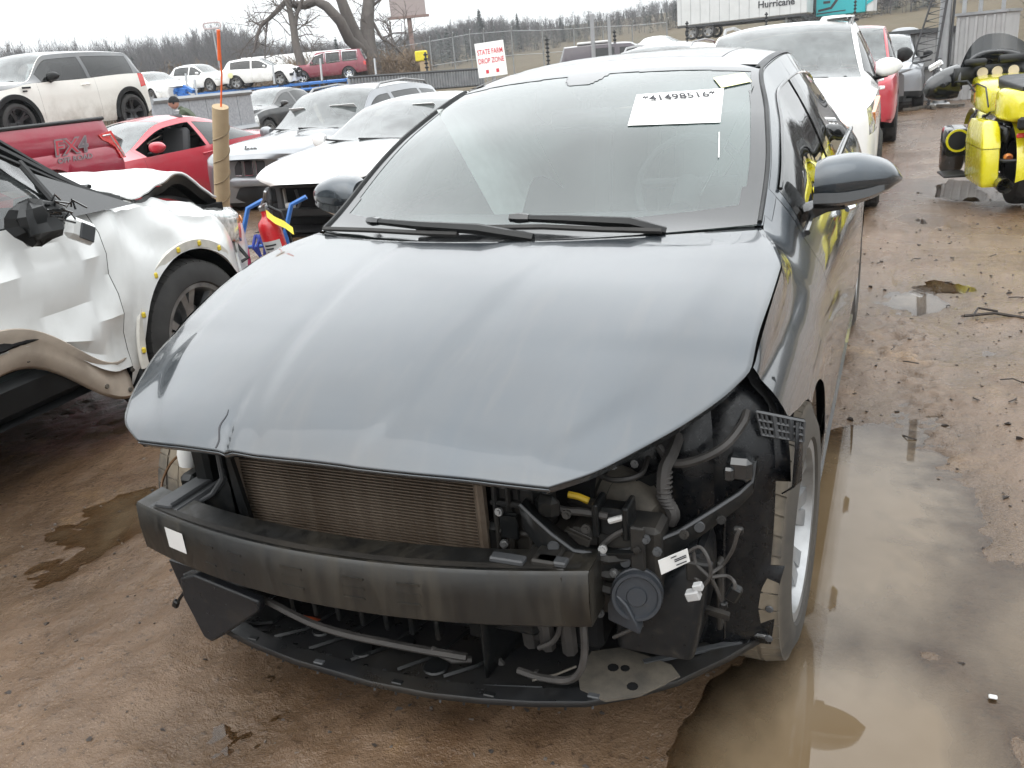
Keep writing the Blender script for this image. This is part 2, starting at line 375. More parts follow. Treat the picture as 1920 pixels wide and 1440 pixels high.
def car_shape(Lf=.9, wb=2.7, Lr=1.0, hw=.9, H=1.45, belt=.95, hoodf=.72, hoodr=.97, cowl=.45, wst=1.38, rend=2.5, gend=3.1, tailz=.95,
              roof_hw=.56, sill=.22, kind='sedan', cowl_hw=.72, bow=.22, drop=.06, r=.32, tail_hw=.58, crown=.06, nose_hw=.5, over=None):
    e = wb + Lr; S = dict(locals())
    S['w'] = tab((-Lf, nose_hw), (-Lf + .06, hw * .78), (-Lf + .22, hw * .92), (-.25, hw * .985), (.2, hw), (wb * .5, hw), (wb, hw), (e - .35, hw * .96), (e - .1, hw * .88), (e, tail_hw + .08))
    S['zlow'] = tab((-Lf, sill + .06), (-Lf + .3, sill), (.4, sill), (wb - .4, sill), (wb + .4, sill + .04), (e, sill + .12))
    S['zb'] = tab((-Lf, hoodf - .08), (-Lf + .25, hoodf + .0), (0, hoodr - .09), (cowl, belt - .03), (wb * .6, belt), (wb, belt + .04), (gend, belt + .045), (e, tailz - .06))
    S['we'] = tab((-Lf, nose_hw * .85), (-Lf + .12, hw * .74), (-.2, hw * .85), (cowl - .3, hw * .855), (cowl, cowl_hw), (wst, roof_hw), ((wst + rend) / 2, roof_hw + .02), (rend, roof_hw - .01), (gend, roof_hw + .06), (gend + .05, roof_hw + .07), (e, tail_hw))
    S['ze'] = tab((-Lf, hoodf - .05), (-Lf + .12, hoodf + .02), (-.2, (hoodf + hoodr) / 2 + .03), (cowl - .25, hoodr - .03), (cowl, hoodr), (wst, H - .09), ((wst + rend) / 2, H - .055), (rend, H - drop - .05), (gend, max(belt + .05, tailz + .02)), (e, tailz - .03))
    S['zc'] = tab((-Lf, hoodf - .02), (-Lf + .12, hoodf + .05), (-.2, (hoodf + hoodr) / 2 + .075), (cowl - .2, hoodr + .015), (cowl, hoodr + .03), (wst, H - .045), (wst + .35, H - .005), ((wst + rend) / 2, H), (rend, H - drop), (gend, tailz + .05), (gend + .1, tailz + .04), (e, tailz))
    S['bow'] = tab((-Lf, .16), (-.2, .12), (cowl - .1, bow), (cowl, bow), (wst, bow * .4), ((wst + rend) / 2, 0), (rend, -.06), (gend, -.12), (e, -.12))
    if over: S.update(over)
    return S

def car_grid(S, extra=(), step=.05, arch=(.06, .06), dent=None):
    """vertex grid [station][row] of the car's left half (x>0)"""
    ys = np.arange(-S['Lf'], S['e'] + step / 2, step)
    keys = [-S['Lf'], -S['Lf'] + .015, -S['Lf'] + .03, S['cowl'], S['wst'], S['rend'], S['gend'], S['e'], S['e'] - .02, S['e'] - .05] + list(extra)
    for k in keys: ys = ys[np.abs(ys - k) > step * .45]
    ys = np.sort(np.concatenate([ys, keys])); ys = ys[np.concatenate([[True], np.diff(ys) > 1e-4])]
    w, zl, zb, we, ze, zc, bw = (S[k](ys) for k in ('w', 'zlow', 'zb', 'we', 'ze', 'zc', 'bow'))
    for yh, m in ((0, arch[0]), (S['wb'], arch[1])):
        ra = S['r'] + m; dy = ys - yh; inside = np.abs(dy) < ra
        zl = np.where(inside, np.maximum(zl, S['r'] + np.sqrt(np.maximum(ra * ra - dy * dy, 0)) - .005), zl)
    if 'zl_min' in S: zl = np.maximum(zl, S['zl_min'](ys))
    zl = np.minimum(zl, zb - .06)
    we = np.minimum(we, w * .97); G = np.zeros((len(ys), JC + 1, 3))
    sx = S.get('sx') or tab((0, .955), (.1, .985), (.3, 1.0), (.55, .995), (.8, .985), (1, .955))
    for j in range(JC + 1):
        if j <= JS:
            t = j / JS; zz = zl + (zb - zl) * t
            tt = np.clip((zz - S['sill']) / np.maximum(zb - S['sill'], .05), 0, 1)
            G[:, j] = np.stack([w * sx(tt), ys, zz], 1)
        elif j <= JE:
            t = (j - JS) / NB_; x0 = w * S.get('inset', .955); bul = .018 * np.sin(math.pi * t) * np.clip((ze - zb) / .3, 0, 1)
            G[:, j] = np.stack([x0 + (we - x0) * t + bul, ys, zb + (ze - zb) * t], 1)
        else:
            t = (j - JE) / NC; u = math.cos(t * math.pi / 2) if j < JC else 0.
            G[:, j] = np.stack([we * u, ys - bw * (1 - u * u), zc + (ze - zc) * u ** 2.6], 1)
    return ys, G

def shrink(bm, gap):
    mv = {}
    for v in bm.verts:
        if not v.is_boundary: continue
        d = Vector(); k = 0
        for e in v.link_edges:
            if not e.is_boundary:
                q = (e.other_vert(v).co - v.co); d += q.normalized(); k += 1
        if not k:
            for f in v.link_faces: d += (f.calc_center_median() - v.co).normalized()
        if d.length > 1e-6: mv[v] = d.normalized() * gap
    for v, d in mv.items(): v.co += d

def panels(root, S, ys, G, classify, mats, sides=(1, -1), gap=.003, thick=0., dents=None, smooth=38, inner=True, floor0=None):
    """classify(yc, j, side) -> (part name, key) ; every key becomes one mesh"""
    n, m = len(ys), JC + 1; faces = {}; GG = {}
    for s in (1, -1):
        g = G.copy(); g[:, :, 0] *= s
        if dents: g = dents(g, s)
        GG[s] = g
    for s in sides:
        for i in range(n - 1):
            yc = (ys[i] + ys[i + 1]) / 2
            for j in range(m - 1):
                c = classify(yc, j, s)
                if c is None: continue
                faces.setdefault(c, []).append((s, i, j))
    out = {}
    for (nm, key), fl in faces.items():
        bm = bmesh.new(); vd = {}
        def vert(s, i, j):
            k = (0 if j == JC else s, i, j)
            if k not in vd: vd[k] = bm.verts.new(GG[s][i, j])
            return vd[k]
        for s, i, j in fl:
            q = [vert(s, i, j), vert(s, i + 1, j), vert(s, i + 1, j + 1), vert(s, i, j + 1)]
            if s < 0: q.reverse()
            if len(set(q)) == 4:
                try: bm.faces.new(q)
                except ValueError: pass
        if gap and nm != 'body': shrink(bm, gap)
        me = bpy.data.meshes.new(nm); bm.to_mesh(me); bm.free()
        o = link(nm, me, mats.get(nm, mats['body']), root, smooth, thick=thick)
        out.setdefault(nm, []).append(o)
    if inner:
        mb = MB()
        for s in (1, -1):
            g = GG[s]; c = np.array([0, 0, .7])
            du = np.gradient(g, axis=0); dv = np.gradient(g, axis=1); nn = np.cross(du, dv); nn /= np.maximum(np.linalg.norm(nn, axis=2, keepdims=True), 1e-9)
            h = g - nn * .022 * s
            h[:, JC, 0] = 0
            for i in range(n - 1):
                yc = (ys[i] + ys[i + 1]) / 2
                for j in range(m - 1):
                    cc = classify(yc, j, s)
                    if cc is None or 'glass' in mats.get('_' + cc[0], ''): continue
                    q = [h[i, j], h[i + 1, j], h[i + 1, j + 1], h[i, j + 1]]
                    mb.add(q, [(0, 1, 2, 3)])
        # floor and end caps
        fy = -S['Lf'] + .1 if floor0 is None else floor0
        f = [(-S['hw'] * .9, fy, S['sill'] + .06), (S['hw'] * .9, fy, S['sill'] + .06), (S['hw'] * .9, S['e'] - .1, S['sill'] + .1), (-S['hw'] * .9, S['e'] - .1, S['sill'] + .1)]
        mb.add(f, [(0, 1, 2, 3)])
        mb.build('inner_shell', 'shell', root, 60)
    return out, GG

_wheels = {}
def wheel_parts(r, wd, rr, spokes, mat, dirty=False):
    """tyre and rim meshes for a wheel whose outer face points to +x, centred on the hub"""
    k = (r, wd, rr, spokes, mat, dirty)
    if k in _wheels: return _wheels[k]
    t = MB(); h = wd / 2
    t.lathe([(rr, -h * .86), (rr + .015, -h), (r - .05, -h * 1.02), (r - .014, -h * .86), (r - .003, -h * .6), (r, -h * .2), (r, h * .2), (r - .003, h * .6), (r - .014, h * .86), (r - .05, h * 1.02), (rr + .015, h), (rr, h * .86)], (0, 0, 0), n=56)
    nb = 46
    for a in range(nb):                                       # tread blocks
        for q, (lo, hi) in enumerate(((-.86, -.47), (-.40, -.05), (.05, .40), (.47, .86))):
            a0 = (a + (.5 if q % 2 else 0)) * 2 * math.pi / nb; a1 = a0 + 2 * math.pi / nb * .90
            P = []
            for rad in (r - .012, r + .0022):
                for ang, x in ((a0, lo), (a1, lo), (a1 + .02, hi), (a0 + .02, hi)):
                    rr_ = rad - (.010 if abs(x) > .8 else 0); P.append((x * h, rr_ * math.cos(ang), rr_ * math.sin(ang)))
            t.add(P, [(4, 5, 6, 7), (0, 1, 5, 4), (1, 2, 6, 5), (2, 3, 7, 6), (3, 0, 4, 7)])
    m = MB()
    m.lathe([(rr + .012, h * .84), (rr + .012, h * .94), (rr - .012, h * .92), (rr - .022, h * .60), (rr - .03, -h * .5), (rr - .03, -h * .8)], (0, 0, 0), n=48)
    m.lathe([(0, h * .62), (.030, h * .62), (.034, h * .52), (.07, h * .50), (.075, h * .30)], (0, 0, 0), n=20)
    for a in range(spokes):
        for da in (-.16, .16):
            b = a * 2 * math.pi / spokes; P = []
            for rad, wid, x in ((.05, .026, .50), (rr * .6, .017, .62), (rr - .014, .022, .78)):
                ang = b + da * (rad / rr) * 1.1
                cx, cy = rad * math.cos(ang), rad * math.sin(ang); tx, ty = -math.sin(ang) * wid, math.cos(ang) * wid
                P += [(x * h, cx + tx, cy + ty), (x * h, cx - tx, cy - ty), (x * h - .03, cx - tx * 1.2, cy - ty * 1.2), (x * h - .03, cx + tx * 1.2, cy + ty * 1.2)]
            m.add(P, [(i * 4 + c, i * 4 + (c + 1) % 4, i * 4 + 4 + (c + 1) % 4, i * 4 + 4 + c) for i in range(2) for c in range(4)])
    m.lathe([(rr * .55, -h * .1), (rr * .62, -h * .1), (rr * .62, h * .02), (rr * .2, h * .02)], (0, 0, 0), n=24)
    def mk(mb, nm, mat_):
        me = bpy.data.meshes.new(nm); me.from_pydata(mb.v, [], mb.f); me.materials.append(M[mat_])
        me.polygons.foreach_set('use_smooth', [True] * len(me.polygons)); me.set_sharp_from_angle(angle=R(40)); return me
    _wheels[k] = (mk(t, 'wheel', 'tyre_mud' if dirty else 'rubber'), mk(m, 'rim', mat)); return _wheels[k]
def add_wheel(root, x, y, z, r, wd=.215, rr=None, spokes=5, mat='alloy', steer=0., dirty=False, name='wheel'):
    a, b = wheel_parts(r, wd, rr or r * .66, spokes, mat, dirty)
    o = bpy.data.objects.new(name, a); COL.objects.link(o); o.parent = root; o.location = (x, y, z)
    o.rotation_euler = (RNG.random() * 0 + (.3 if y > 1 else .7), 0, steer + (0 if x > 0 else math.pi)); o.rotation_mode = 'XYZ'
    p = bpy.data.objects.new('rim', b); COL.objects.link(p); p.parent = o; return o

def seats(root, y0, z0, hw, mat='seat', rows=1):
    for k in range(rows):
        for s in (-1, 1):
            m = MB(); x = s * hw * .45; y = y0 + k * .85
            m.box((x, y, z0 + .02), (.48, .5, .16), bev=.05)
            m.box((x, y + .32, z0 + .34), (.48, .14, .62), Matrix.Rotation(R(-14), 3, 'X'), bev=.05)
            m.box((x, y + .42, z0 + .74), (.26, .10, .18), Matrix.Rotation(R(-14), 3, 'X'), bev=.04)
            m.build('seat', mat, root, 40)

def mirror(root, s, x, y, z, mat, size=(.20, .11, .13), cap='black_plastic'):
    m = MB(); sx, sy, sz = size; G = []
    for t in np.linspace(0, 1, 9):                            # shell: fat inboard, tapering outboard, flat glass side facing +y
        w = (1 - abs(2 * t - .75) ** 2.6 * .45) if t > .375 else (1 - (1 - t / .375) ** 2.2 * .35)
        if t > .9: w *= .72
        ca_ = lambda a: math.copysign(abs(math.cos(a)) ** .6, math.cos(a))
        sa_ = lambda a: math.copysign(abs(math.sin(a)) ** .6, math.sin(a))
        G.append([(x + s * t * sx, y - ca_(a) * sy * .62 * w * (1 if math.cos(a) > 0 else .45) + .03 * t, z + sa_(a) * sz * .52 * w + .006 * t) for a in np.linspace(-math.pi, math.pi, 25)])
    if s < 0: G = [list(reversed(r_)) for r_ in G]
    m.grid(G); c0 = [tuple(p) for p in G[0]]; c1 = [tuple(p) for p in G[-1]]
    m.add(c0, [tuple(range(len(c0)))]); m.add(c1, [tuple(range(len(c1)))])
    o = m.build('mirror', mat, root, 50)
    b = MB(); b.tube([(x - s * .10, y + .03, z - sz * .62), (x + s * .01, y + .01, z - sz * .52), (x + s * sx * .45, y, z - sz * .42)], [.03, .028, .022], 8); b.build('mirror_arm', cap, o, 50)
    return o

def make_car(name, label, cat, S, loc, rz, mats, scale=1., group=None, seams=(), doors=(), windows=(), hood=True, lamp=None, tail=None, wheels=True,
             wheel=dict(), dents=None, mirrors=None, handle=True, rails=None, interior=True, hatch=False, step=.06, classify=None, psmooth=38, steer=0, seatmat='seat', hubx=None, cladding=None, skip_nose=False, wiper=True):
    root = thing(name, label, cat, loc, rz, group, scale)
    ex = list(seams) + [d for p in doors for d in p] + [d for p in windows for d in p]
    if lamp: ex += list(lamp[:2])
    if tail: ex += list(tail[:2])
    ys, G = car_grid(S, ex, step, arch=S.get('arch', (.07, .07)))
    cw, wt, re, ge = S['cowl'], S['wst'], S['rend'], S['gend']
    def cls(yc, j, s):
        if lamp and lamp[0] < yc < lamp[1] and lamp[2] <= j < lamp[3]: return ('headlight', s)
        if tail and tail[0] < yc < tail[1] and tail[2] <= j < tail[3]: return ('tail_light', s)
        if j >= JE:
            if yc < cw: return ('hood', 0) if (hood and yc > -S['Lf'] + .10) else (('body', 0) if hood else None)
            if yc < wt: return ('windshield', 0) if j > JE else ('body', 0)
            if yc < re: return ('roof', 0)
            if yc < ge: return ('rear_window', 0) if j > JE else ('body', 0)
            return ('trunk_lid', 0) if not hatch and yc < S['e'] - .06 else ('body', 0)
        if JS <= j < JE - 1:
            for k, (a, b) in enumerate(windows):
                if a < yc < b: return ('side_window', s * 10 + k)
        if j >= 1:
            for k, (a, b) in enumerate(doors):
                if a < yc < b: return (('front_door', 'rear_door')[k], s)
        if cladding and j < 2: return ('cladding', s)
        return ('body', 0)
    f = (lambda y, j, s: classify(y, j, s, cls(y, j, s))) if classify else cls
    out, GG = panels(root, S, ys, G, f, mats, dents=dents, smooth=psmooth)
    if not skip_nose:                                         # close nose and tail
        mb = MB()
        for i in (0, -1):
            ring = [tuple(GG[1][i, j]) for j in range(JC + 1)] + [tuple(GG[-1][i, j]) for j in range(JC - 1, -1, -1)]
            if i == -1: ring.reverse()
            mb = MB(); mb.add(ring, [tuple(range(len(ring)))]); mb.build('front_bumper' if i == 0 else 'rear_bumper', mats.get('bumper', mats['body']), root, 30)
        
    if wheels:
        wk = dict(r=S['r'], wd=.22); wk.update(wheel); hx = hubx or S['hw'] - .115
        for y in (0, S['wb']):
            for s in (1, -1): add_wheel(root, s * hx, y, S['r'], steer=steer if y == 0 else 0, **wk)
        for y in (0, S['wb']):                                # dark wheel wells
            ra = S['r'] + .055
            for s in (1, -1):
                m = MB()
                for k in range(14):
                    a0, a1 = math.pi * (k / 14 * 1.16 - .08), math.pi * ((k + 1) / 14 * 1.16 - .08); q = []
                    for an, xx in ((a0, S['hw'] - .05), (a1, S['hw'] - .05), (a1, S['hw'] - .36), (a0, S['hw'] - .36)): q.append((s * xx, y + ra * math.cos(an), S['r'] + ra * math.sin(an)))
                    m.add(q + [(s * (S['hw'] - .36), y, S['r'])], [(0, 1, 2, 3), (3, 2, 4)])
                m.build('wheel_well', 'shell', root, 40)
    if mirrors:
        for s in mirrors.get('sides', (1, -1)): mirror(root, s, s * mirrors['x'], mirrors['y'], mirrors['z'], mirrors.get('mat', mats['body']), mirrors.get('size', (.2, .11, .13)))
    if handle:
        for k, (a, b) in enumerate(doors):
            for s in (1, -1):
                yy = b - .22; xx = float(S['w'](yy)) * .992; zz = float(S['zb'](yy)) - .10
                m = MB(); m.tube([(s * (xx - .01), yy - .09, zz), (s * (xx + .028), yy - .07, zz + .004), (s * (xx + .03), yy + .05, zz + .01), (s * (xx - .01), yy + .08, zz + .012)], .012, 6)
                m.build('door_handle', mats.get('handle', mats['body']), root)
    if rails:
        for s in (1, -1):
            m = MB(); P = [(s * (float(S['we'](y)) - .03), y, float(S['ze'](y)) + dz) for y, dz in ((rails[0], -.005), (rails[0] + .12, .055), ((rails[0] + rails[1]) / 2, .065), (rails[1] - .12, .055), (rails[1], -.005))]
            m.tube(P, .018, 6); m.build('roof_rail', mats.get('rail', 'steel'), root)
    if interior:
        seats(root, cw + .95, .55, S['hw'], seatmat, 1)
        m = MB(); zz = S['hoodr']
        m.box((0, cw + .18, zz - .12), (S['hw'] * 1.5, .45, .2), bev=.06); m.build('dashboard', 'seat', root)
    if wiper:
        m = MB()
        for x0, x1 in ((.5, -.12), (-.05, -.62)):
            yb = lambda x: cw + .02 - float(S['bow'](cw)) * (1 - (x / S['cowl_hw']) ** 2)
            m.tube([(x0, yb(x0) - .01, S['hoodr'] + .02), (x1, yb(x1) + .05, S['hoodr'] + .055)], .011, 5)
        m.build('wiper', 'black_plastic', root)
    root['S'] = 0; del root['S']
    return root, out, GG, ys
# ------------------------------------------------------------------ the other cars in the yard
M['white_paint'] = paint('white_paint', (.74, .74, .73), 0, .4, .12)
M['cream_paint'] = paint('cream_paint', (.66, .65, .60), 0, .4, .12)
M['red_paint'] = paint('red_paint', (.42, .012, .03), .1, .35, .10)
M['wine_paint'] = paint('wine_paint', (.20, .015, .035), .2, .35, .12)
M['truck_red'] = paint('truck_red', (.30, .012, .035), .15, .35, .16)
M['silver_paint'] = paint('silver_paint', (.20, .21, .225), .5, .35, .15)
M['black_paint'] = paint('black_paint', (.012, .012, .013), 0, .35, .15)
M['dark_roof'] = paint('dark_roof', (.035, .038, .042), .2, .35, .2)
M['blue_steel'] = plain('blue_steel', (.03, .14, .42), .45)
M['deck_grey'] = plain('deck_grey', (.30, .31, .33), .6, var=.2)
M['tyre_mud'] = None
t = NT('tyre_mud'); nn = t.noise(6, 5, .6); n2 = t.noise(40, 3)
sx_ = t.n('ShaderNodeSeparateXYZ'); t.l(t.tc.outputs['Object'], sx_.inputs[0]); side = t.mapr(t.math('ABSOLUTE', sx_.outputs[0]), .080, .098, 1, .22)
t.set(Base_Color=t.mix(t.math('MULTIPLY', t.mapr(nn, .30, .52), side), rgb(.022, .021, .020), t.mix(n2, rgb(.105, .086, .062), rgb(.19, .16, .12))), Roughness=.85); M['tyre_mud'] = t.m

def mats(body, **kw):
    d = dict(body=body, windshield='wind_far', side_window='side_dark', rear_window='side_dark', headlight='lamp_clear', tail_light='red_lens', cladding='black_plastic',
             _windshield='glass', _side_window='glass', _rear_window='glass')
    d.update(kw); return d

# cream hatchback up on a trailer deck
S = car_shape(Lf=.70, wb=2.47, Lr=.55, hw=.84, H=1.41, belt=.93, hoodf=.78, hoodr=.93, cowl=.42, wst=.95, rend=2.78, gend=2.98, tailz=.98, roof_hw=.60, cowl_hw=.68, r=.315, drop=.03, bow=.16, tail_hw=.66)
root, o, GG, ys = make_car('hatchback', 'cream hatchback with dark roof and black wheel arches up on a trailer', 'car', S, (-12.75, 8.20, .93), R(3.3),
    mats('cream_paint', roof='dark_roof', pillar_trim='dark_roof', side_window='side_dark'), 1.03, doors=[(.50, 1.72)], windows=[(.62, 1.58), (1.66, 2.72)], tail=(2.86, 3.0, 6, 9),
    classify=lambda y, j, s, c: ('pillar_trim', 0) if c and JS <= j < JE and c[0] in ('body', 'front_door') else c, wheel=dict(mat='alloy_dark', rr=.235), mirrors=dict(x=.80, y=.78, z=.985, mat='black_plastic'), hatch=True, step=.07)
for y in (0, S['wb']):
    for s in (1, -1):
        G_ = []; m = MB()
        for a in np.linspace(-.12, math.pi + .12, 22):
            yy = y + .385 * math.cos(a); wx = float(S['w'](np.clip(yy, -.6, 2.95)))
            G_.append([(s * (wx * k), y + ra * math.cos(a), S['r'] + ra * math.sin(a)) for ra, k in ((.365, .97), (.37, 1.012), (.44, 1.012), (.445, .985))])
        m.grid(G_ if s > 0 else G_[::-1]); m.build('wheel_arch_trim', 'black_plastic', root, 50)
m = MB(); m.lathe([(0, .012), (.05, .012), (.06, .004), (.065, -.01)], (.805, 2.30, .86), (1, 0, .12), 20); m.build('fuel_cap', 'chrome', root)
m = MB(); m.box((.846, .26, .84), (.006, .17, .03), bev=.002); m.box((.846, .22, .79), (.006, .09, .025), bev=.002); m.build('badge', 'black_gloss', root)
# low trailer below it
root = thing('flatbed_trailer', 'dark low flatbed trailer with red deck frame carrying the cream hatchback', 'trailer', (-12.75, 8.20, .08), R(3.3))
m = MB(); m.box((0, 1.25, .78), (2.0, 6.2, .10), bev=.02); m.build('deck', 'deck_grey', root)
m = MB()
for s in (-1, 1): m.box((s * .9, 1.25, .63), (.12, 6.2, .2), bev=.02)
for y in (-1.2, .4, 2, 3.6): m.box((0, y, .62), (1.8, .1, .14))
m.build('frame', 'truck_red', root)
m = MB()
for k in range(7):
    a = RNG.random(3); m.tube([(.55 + .5 * a[0], 2.2 + .15 * k, .86), (.9, 2.4 + .1 * k, .94 + .06 * a[1]), (.95 + .08 * a[2], 2.9, .87)], .022, 5)
m.build('tie_down', 'truck_red', root)
for y in (1.6, 2.5): 
    for s in (1, -1): add_wheel(root, s * .95, y, .02 + .36, .36, .22, mat='steel')

# red coupe
S = car_shape(Lf=.62, wb=2.82, Lr=.95, hw=.93, H=1.385, belt=.92, hoodf=.70, hoodr=.95, cowl=.55, wst=1.50, rend=2.35, gend=3.25, tailz=1.0, roof_hw=.54, cowl_hw=.72, r=.33, drop=.05, bow=.2)
root, o, GG, ys = make_car('coupe', 'bright red two door coupe with open driver window parked behind the wrapped post', 'car', S, (-9.2, 6.38, -.20), 0,
    mats('red_paint', side_window='side_dark'), 1.02, doors=[(.72, 2.12)], windows=[(.78, 1.92), (2.0, 3.05)], mirrors=dict(x=.86, y=.92, z=1.0, mat='red_paint', size=(.22, .13, .14)), step=.06)
for w_ in list(o['side_window']):
    if abs(sum(v.co.x for v in w_.data.vertices) / len(w_.data.vertices)) > 0 and w_.data.vertices[0].co.x > 0 and sum(v.co.y for v in w_.data.vertices) / len(w_.data.vertices) < 1.9: bpy.data.objects.remove(w_)
m = MB(); m.box((.18, .86, 1.17), (.42, .006, .20), Matrix.Rotation(R(58), 3, 'X')); m.build('paper_sheet', 'white_print', root)

# red pickup: only its bed side shows beyond the crashed car
root = thing('pickup_truck', 'dark red pickup truck with black bed rail and off-road decal beside its tail light', 'pickup truck', (-7.5, 1.57, .09), R(10), None, .85)
zt, zb_, yb0, yb1 = 1.385, .62, 2.55, 4.88
lean = lambda z: .22 * float(sstep(1.36, .86, z)) if z < 1.36 else 0.
m = MB()
for s in (1, -1):
    prof = [(.90, zb_), (.965, zb_ + .05), (.985, .80), (.985, .98), (.962, 1.04), (.985, 1.12), (.978, 1.30), (.955, zt)]
    for y0, y1 in ((yb0, yb1),):
        G_ = []
        for y in np.linspace(y0, y1, 40):
            row = []
            for x, z in prof:
                d = abs(y - 3.68); za = .40 + math.sqrt(max(0, .47 ** 2 - d * d)) if d < .47 else 0
                row.append((s * (x - .02 * sstep(y1 - .12, y1, y)), y + lean(z) * sstep(y1 - .6, y1, y), max(z, za) if z < zt - .01 else z))
            G_.append(row)
        m.grid(G_ if s > 0 else G_[::-1])
    m.add([(s * .955, yb0, zt), (s * .955, yb1, zt), (s * .86, yb1, zt), (s * .86, yb0, zt)], [(0, 1, 2, 3)])
    m.add([(s * .86, yb0, zt), (s * .86, yb1, zt), (s * .86, yb1, .75), (s * .86, yb0, .75)], [(0, 1, 2, 3)])
m.box((0, yb0, 1.06), (1.8, .05, .6)); m.box((0, 3.7, .74), (1.75, 2.3, .05))
m.build('bed', 'truck_red', root, 30)
for s in (1, -1): m = MB(); m.box((s * .925, (yb0 + yb1) / 2, zt + .022), (.11, yb1 - yb0, .045), bev=.014); m.build('bed_rail', 'black_plastic', root)
m = MB(); m.box((0, yb1 - .02, 1.07), (1.64, .07, .60), bev=.02); m.build('tailgate', 'truck_red', root)
for s in (1, -1):
    oL = [(4.60, 1.20), (4.895, 1.24), (4.895, .86), (4.80, .86), (4.77, 1.02), (4.70, 1.09), (4.62, 1.13)]
    m = MB(); m.prism(oL, .93, 1.0, lambda u, v, w, s=s: (s * w, u + lean(v), v)); tl = m.build('tail_light', 'red_lens', root)
    m = MB(); m.tube([(s * 1.0, y_ + lean(z_), z_) for y_, z_ in ((4.66, 1.185), (4.82, 1.19), (4.81, 1.10), (4.83, .96), (4.86, .88))], .012, 6); m.build('light_guide', 'lamp_clear', tl)
cab = MB(); G_ = []
for y, z0, z1, w in ((-.9, .5, .95, .8), (-.8, .4, 1.1, .95), (.2, .4, 1.22, .98), (.55, .4, 1.25, .98), (1.25, .4, 1.86, .74), (2.3, .4, 1.9, .74), (2.48, .4, 1.35, .95), (2.53, .45, 1.3, .95)):
    G_.append([(-w, y, z0), (-.97, y, (z0 + min(z1, 1.2)) / 2), (-.96, y, min(z1, 1.22)), (-w * .93, y, z1), (0, y, z1 + .03), (w * .93, y, z1), (.96, y, min(z1, 1.22)), (.97, y, (z0 + min(z1, 1.2)) / 2), (w, y, z0)])
cab.grid(G_); cab.build('cab', 'truck_red', root, 40)
for y in (0, 3.68):
    for s in (1, -1): add_wheel(root, s * .85, y, .38, .38, .26, mat='steel')
m = MB(); m.box((0, 5.0, .62), (1.8, .16, .18), bev=.03); m.build('rear_bumper', 'chrome', root)
mt = frame_mtx((.990, 4.05, 1.10), (0, 1, 0), (0, 0, 1))
sh = Matrix(((1, .22, 0, 0), (0, 1, 0, 0), (0, 0, 1, 0), (0, 0, 0, 1)))
M['decal_red'] = plain('decal_red', (.42, .03, .05), .4); M['decal_grey'] = plain('decal_grey', (.20, .16, .17), .4); M['decal_dark'] = plain('decal_dark', (.12, .10, .11), .4)
for tx, u, mt_, st in (('F', -.20, 'decal_red', 1.5), ('X', .02, 'decal_red', 1.5), ('4', .25, 'decal_dark', 1.4)):
    lettering('decal_backing', tx, .27, 'decal_grey', root, frame_mtx((.988, 4.08 + u, 1.105), (0, 1, 0), (0, 0, 1)) @ sh, bold=.012, stretch=(st, 1))
    lettering('decal_letter', tx, .25, mt_, root, frame_mtx((.9915, 4.08 + u, 1.105), (0, 1, 0), (0, 0, 1)) @ sh, stretch=(st, 1))
lettering('decal_text', 'OFF ROAD', .085, 'decal_grey', root, frame_mtx((.991, 4.12, .955), (0, 1, 0), (0, 0, 1)) @ sh, stretch=(1.6, 1), bold=.003)

# silver SUV
S = car_shape(Lf=.93, wb=2.70, Lr=.99, hw=.93, H=1.66, belt=1.05, hoodf=.93, hoodr=1.10, cowl=.52, wst=1.38, rend=3.15, gend=3.55, tailz=1.10, roof_hw=.60, cowl_hw=.74, r=.36, sill=.30, drop=.08, bow=.2, tail_hw=.72)
root, o, GG, ys = make_car('suv', 'silver grey SUV with seven slot grille and silver roof rails behind the wrapped post', 'car', S, (-6.26, 7.66, -.22), R(1.4),
    mats('silver_paint', side_window='side_dark'), .975, doors=[(.62, 1.62), (1.66, 2.55)], windows=[(.66, 1.60), (1.70, 2.5), (2.58, 3.1)], cladding=True, rails=(1.45, 3.1),
    mirrors=dict(x=.88, y=.80, z=1.10, mat='silver_paint', size=(.22, .14, .17)), handle=True, step=.07)
for k in range(7):                                            # grille slots across the nose
    x = (k - 3) * .178; yb = -.93 - .0
    m = MB(); z0, z1 = .70, .965
    xo = [(x - .062, z0), (x + .062, z0), (x + .070, z1 - .03), (x + .04, z1), (x - .04, z1), (x - .070, z1 - .03)]
    cur = lambda u: -.945 + .30 * (abs(u) / .62) ** 2.4
    m.prism(xo, -.02, .02, lambda u, v, w: (u, cur(u) - .005 + w + (v - .76) * .16, v)); fr_ = m.build('grille_slot', 'chrome', root, 25)
    m = MB(); xi = [(x + (u - x) * .84, z0 + .008 + (v - z0) * .94) for u, v in xo]
    m.prism(xi, -.004, .03, lambda u, v, w: (u, cur(u) - .031 + w + (v - .76) * .16, v)); m.build('slot_mesh', 'black_plastic', fr_, 25)
m = MB(); 
G_ = [[(x, -.95 + .34 * (abs(x) / .78) ** 2.2 - dy, z) for dy, z in ((-.10, .72), (.03, .675), (.055, .63), (.04, .57), (-.08, .55))] for x in np.linspace(-.80, .80, 25)]
m.grid(G_); m.build('front_bumper', 'silver_paint', root, 60)
m = MB(); G_ = [[(x, -.93 + .34 * (abs(x) / .80) ** 2.2 - dy, z) for dy, z in ((-.1, .565), (.02, .55), (.045, .42), (-.02, .30))] for x in np.linspace(-.82, .82, 25)]
m.grid(G_); m.build('lower_bumper', 'black_plastic', root, 60)
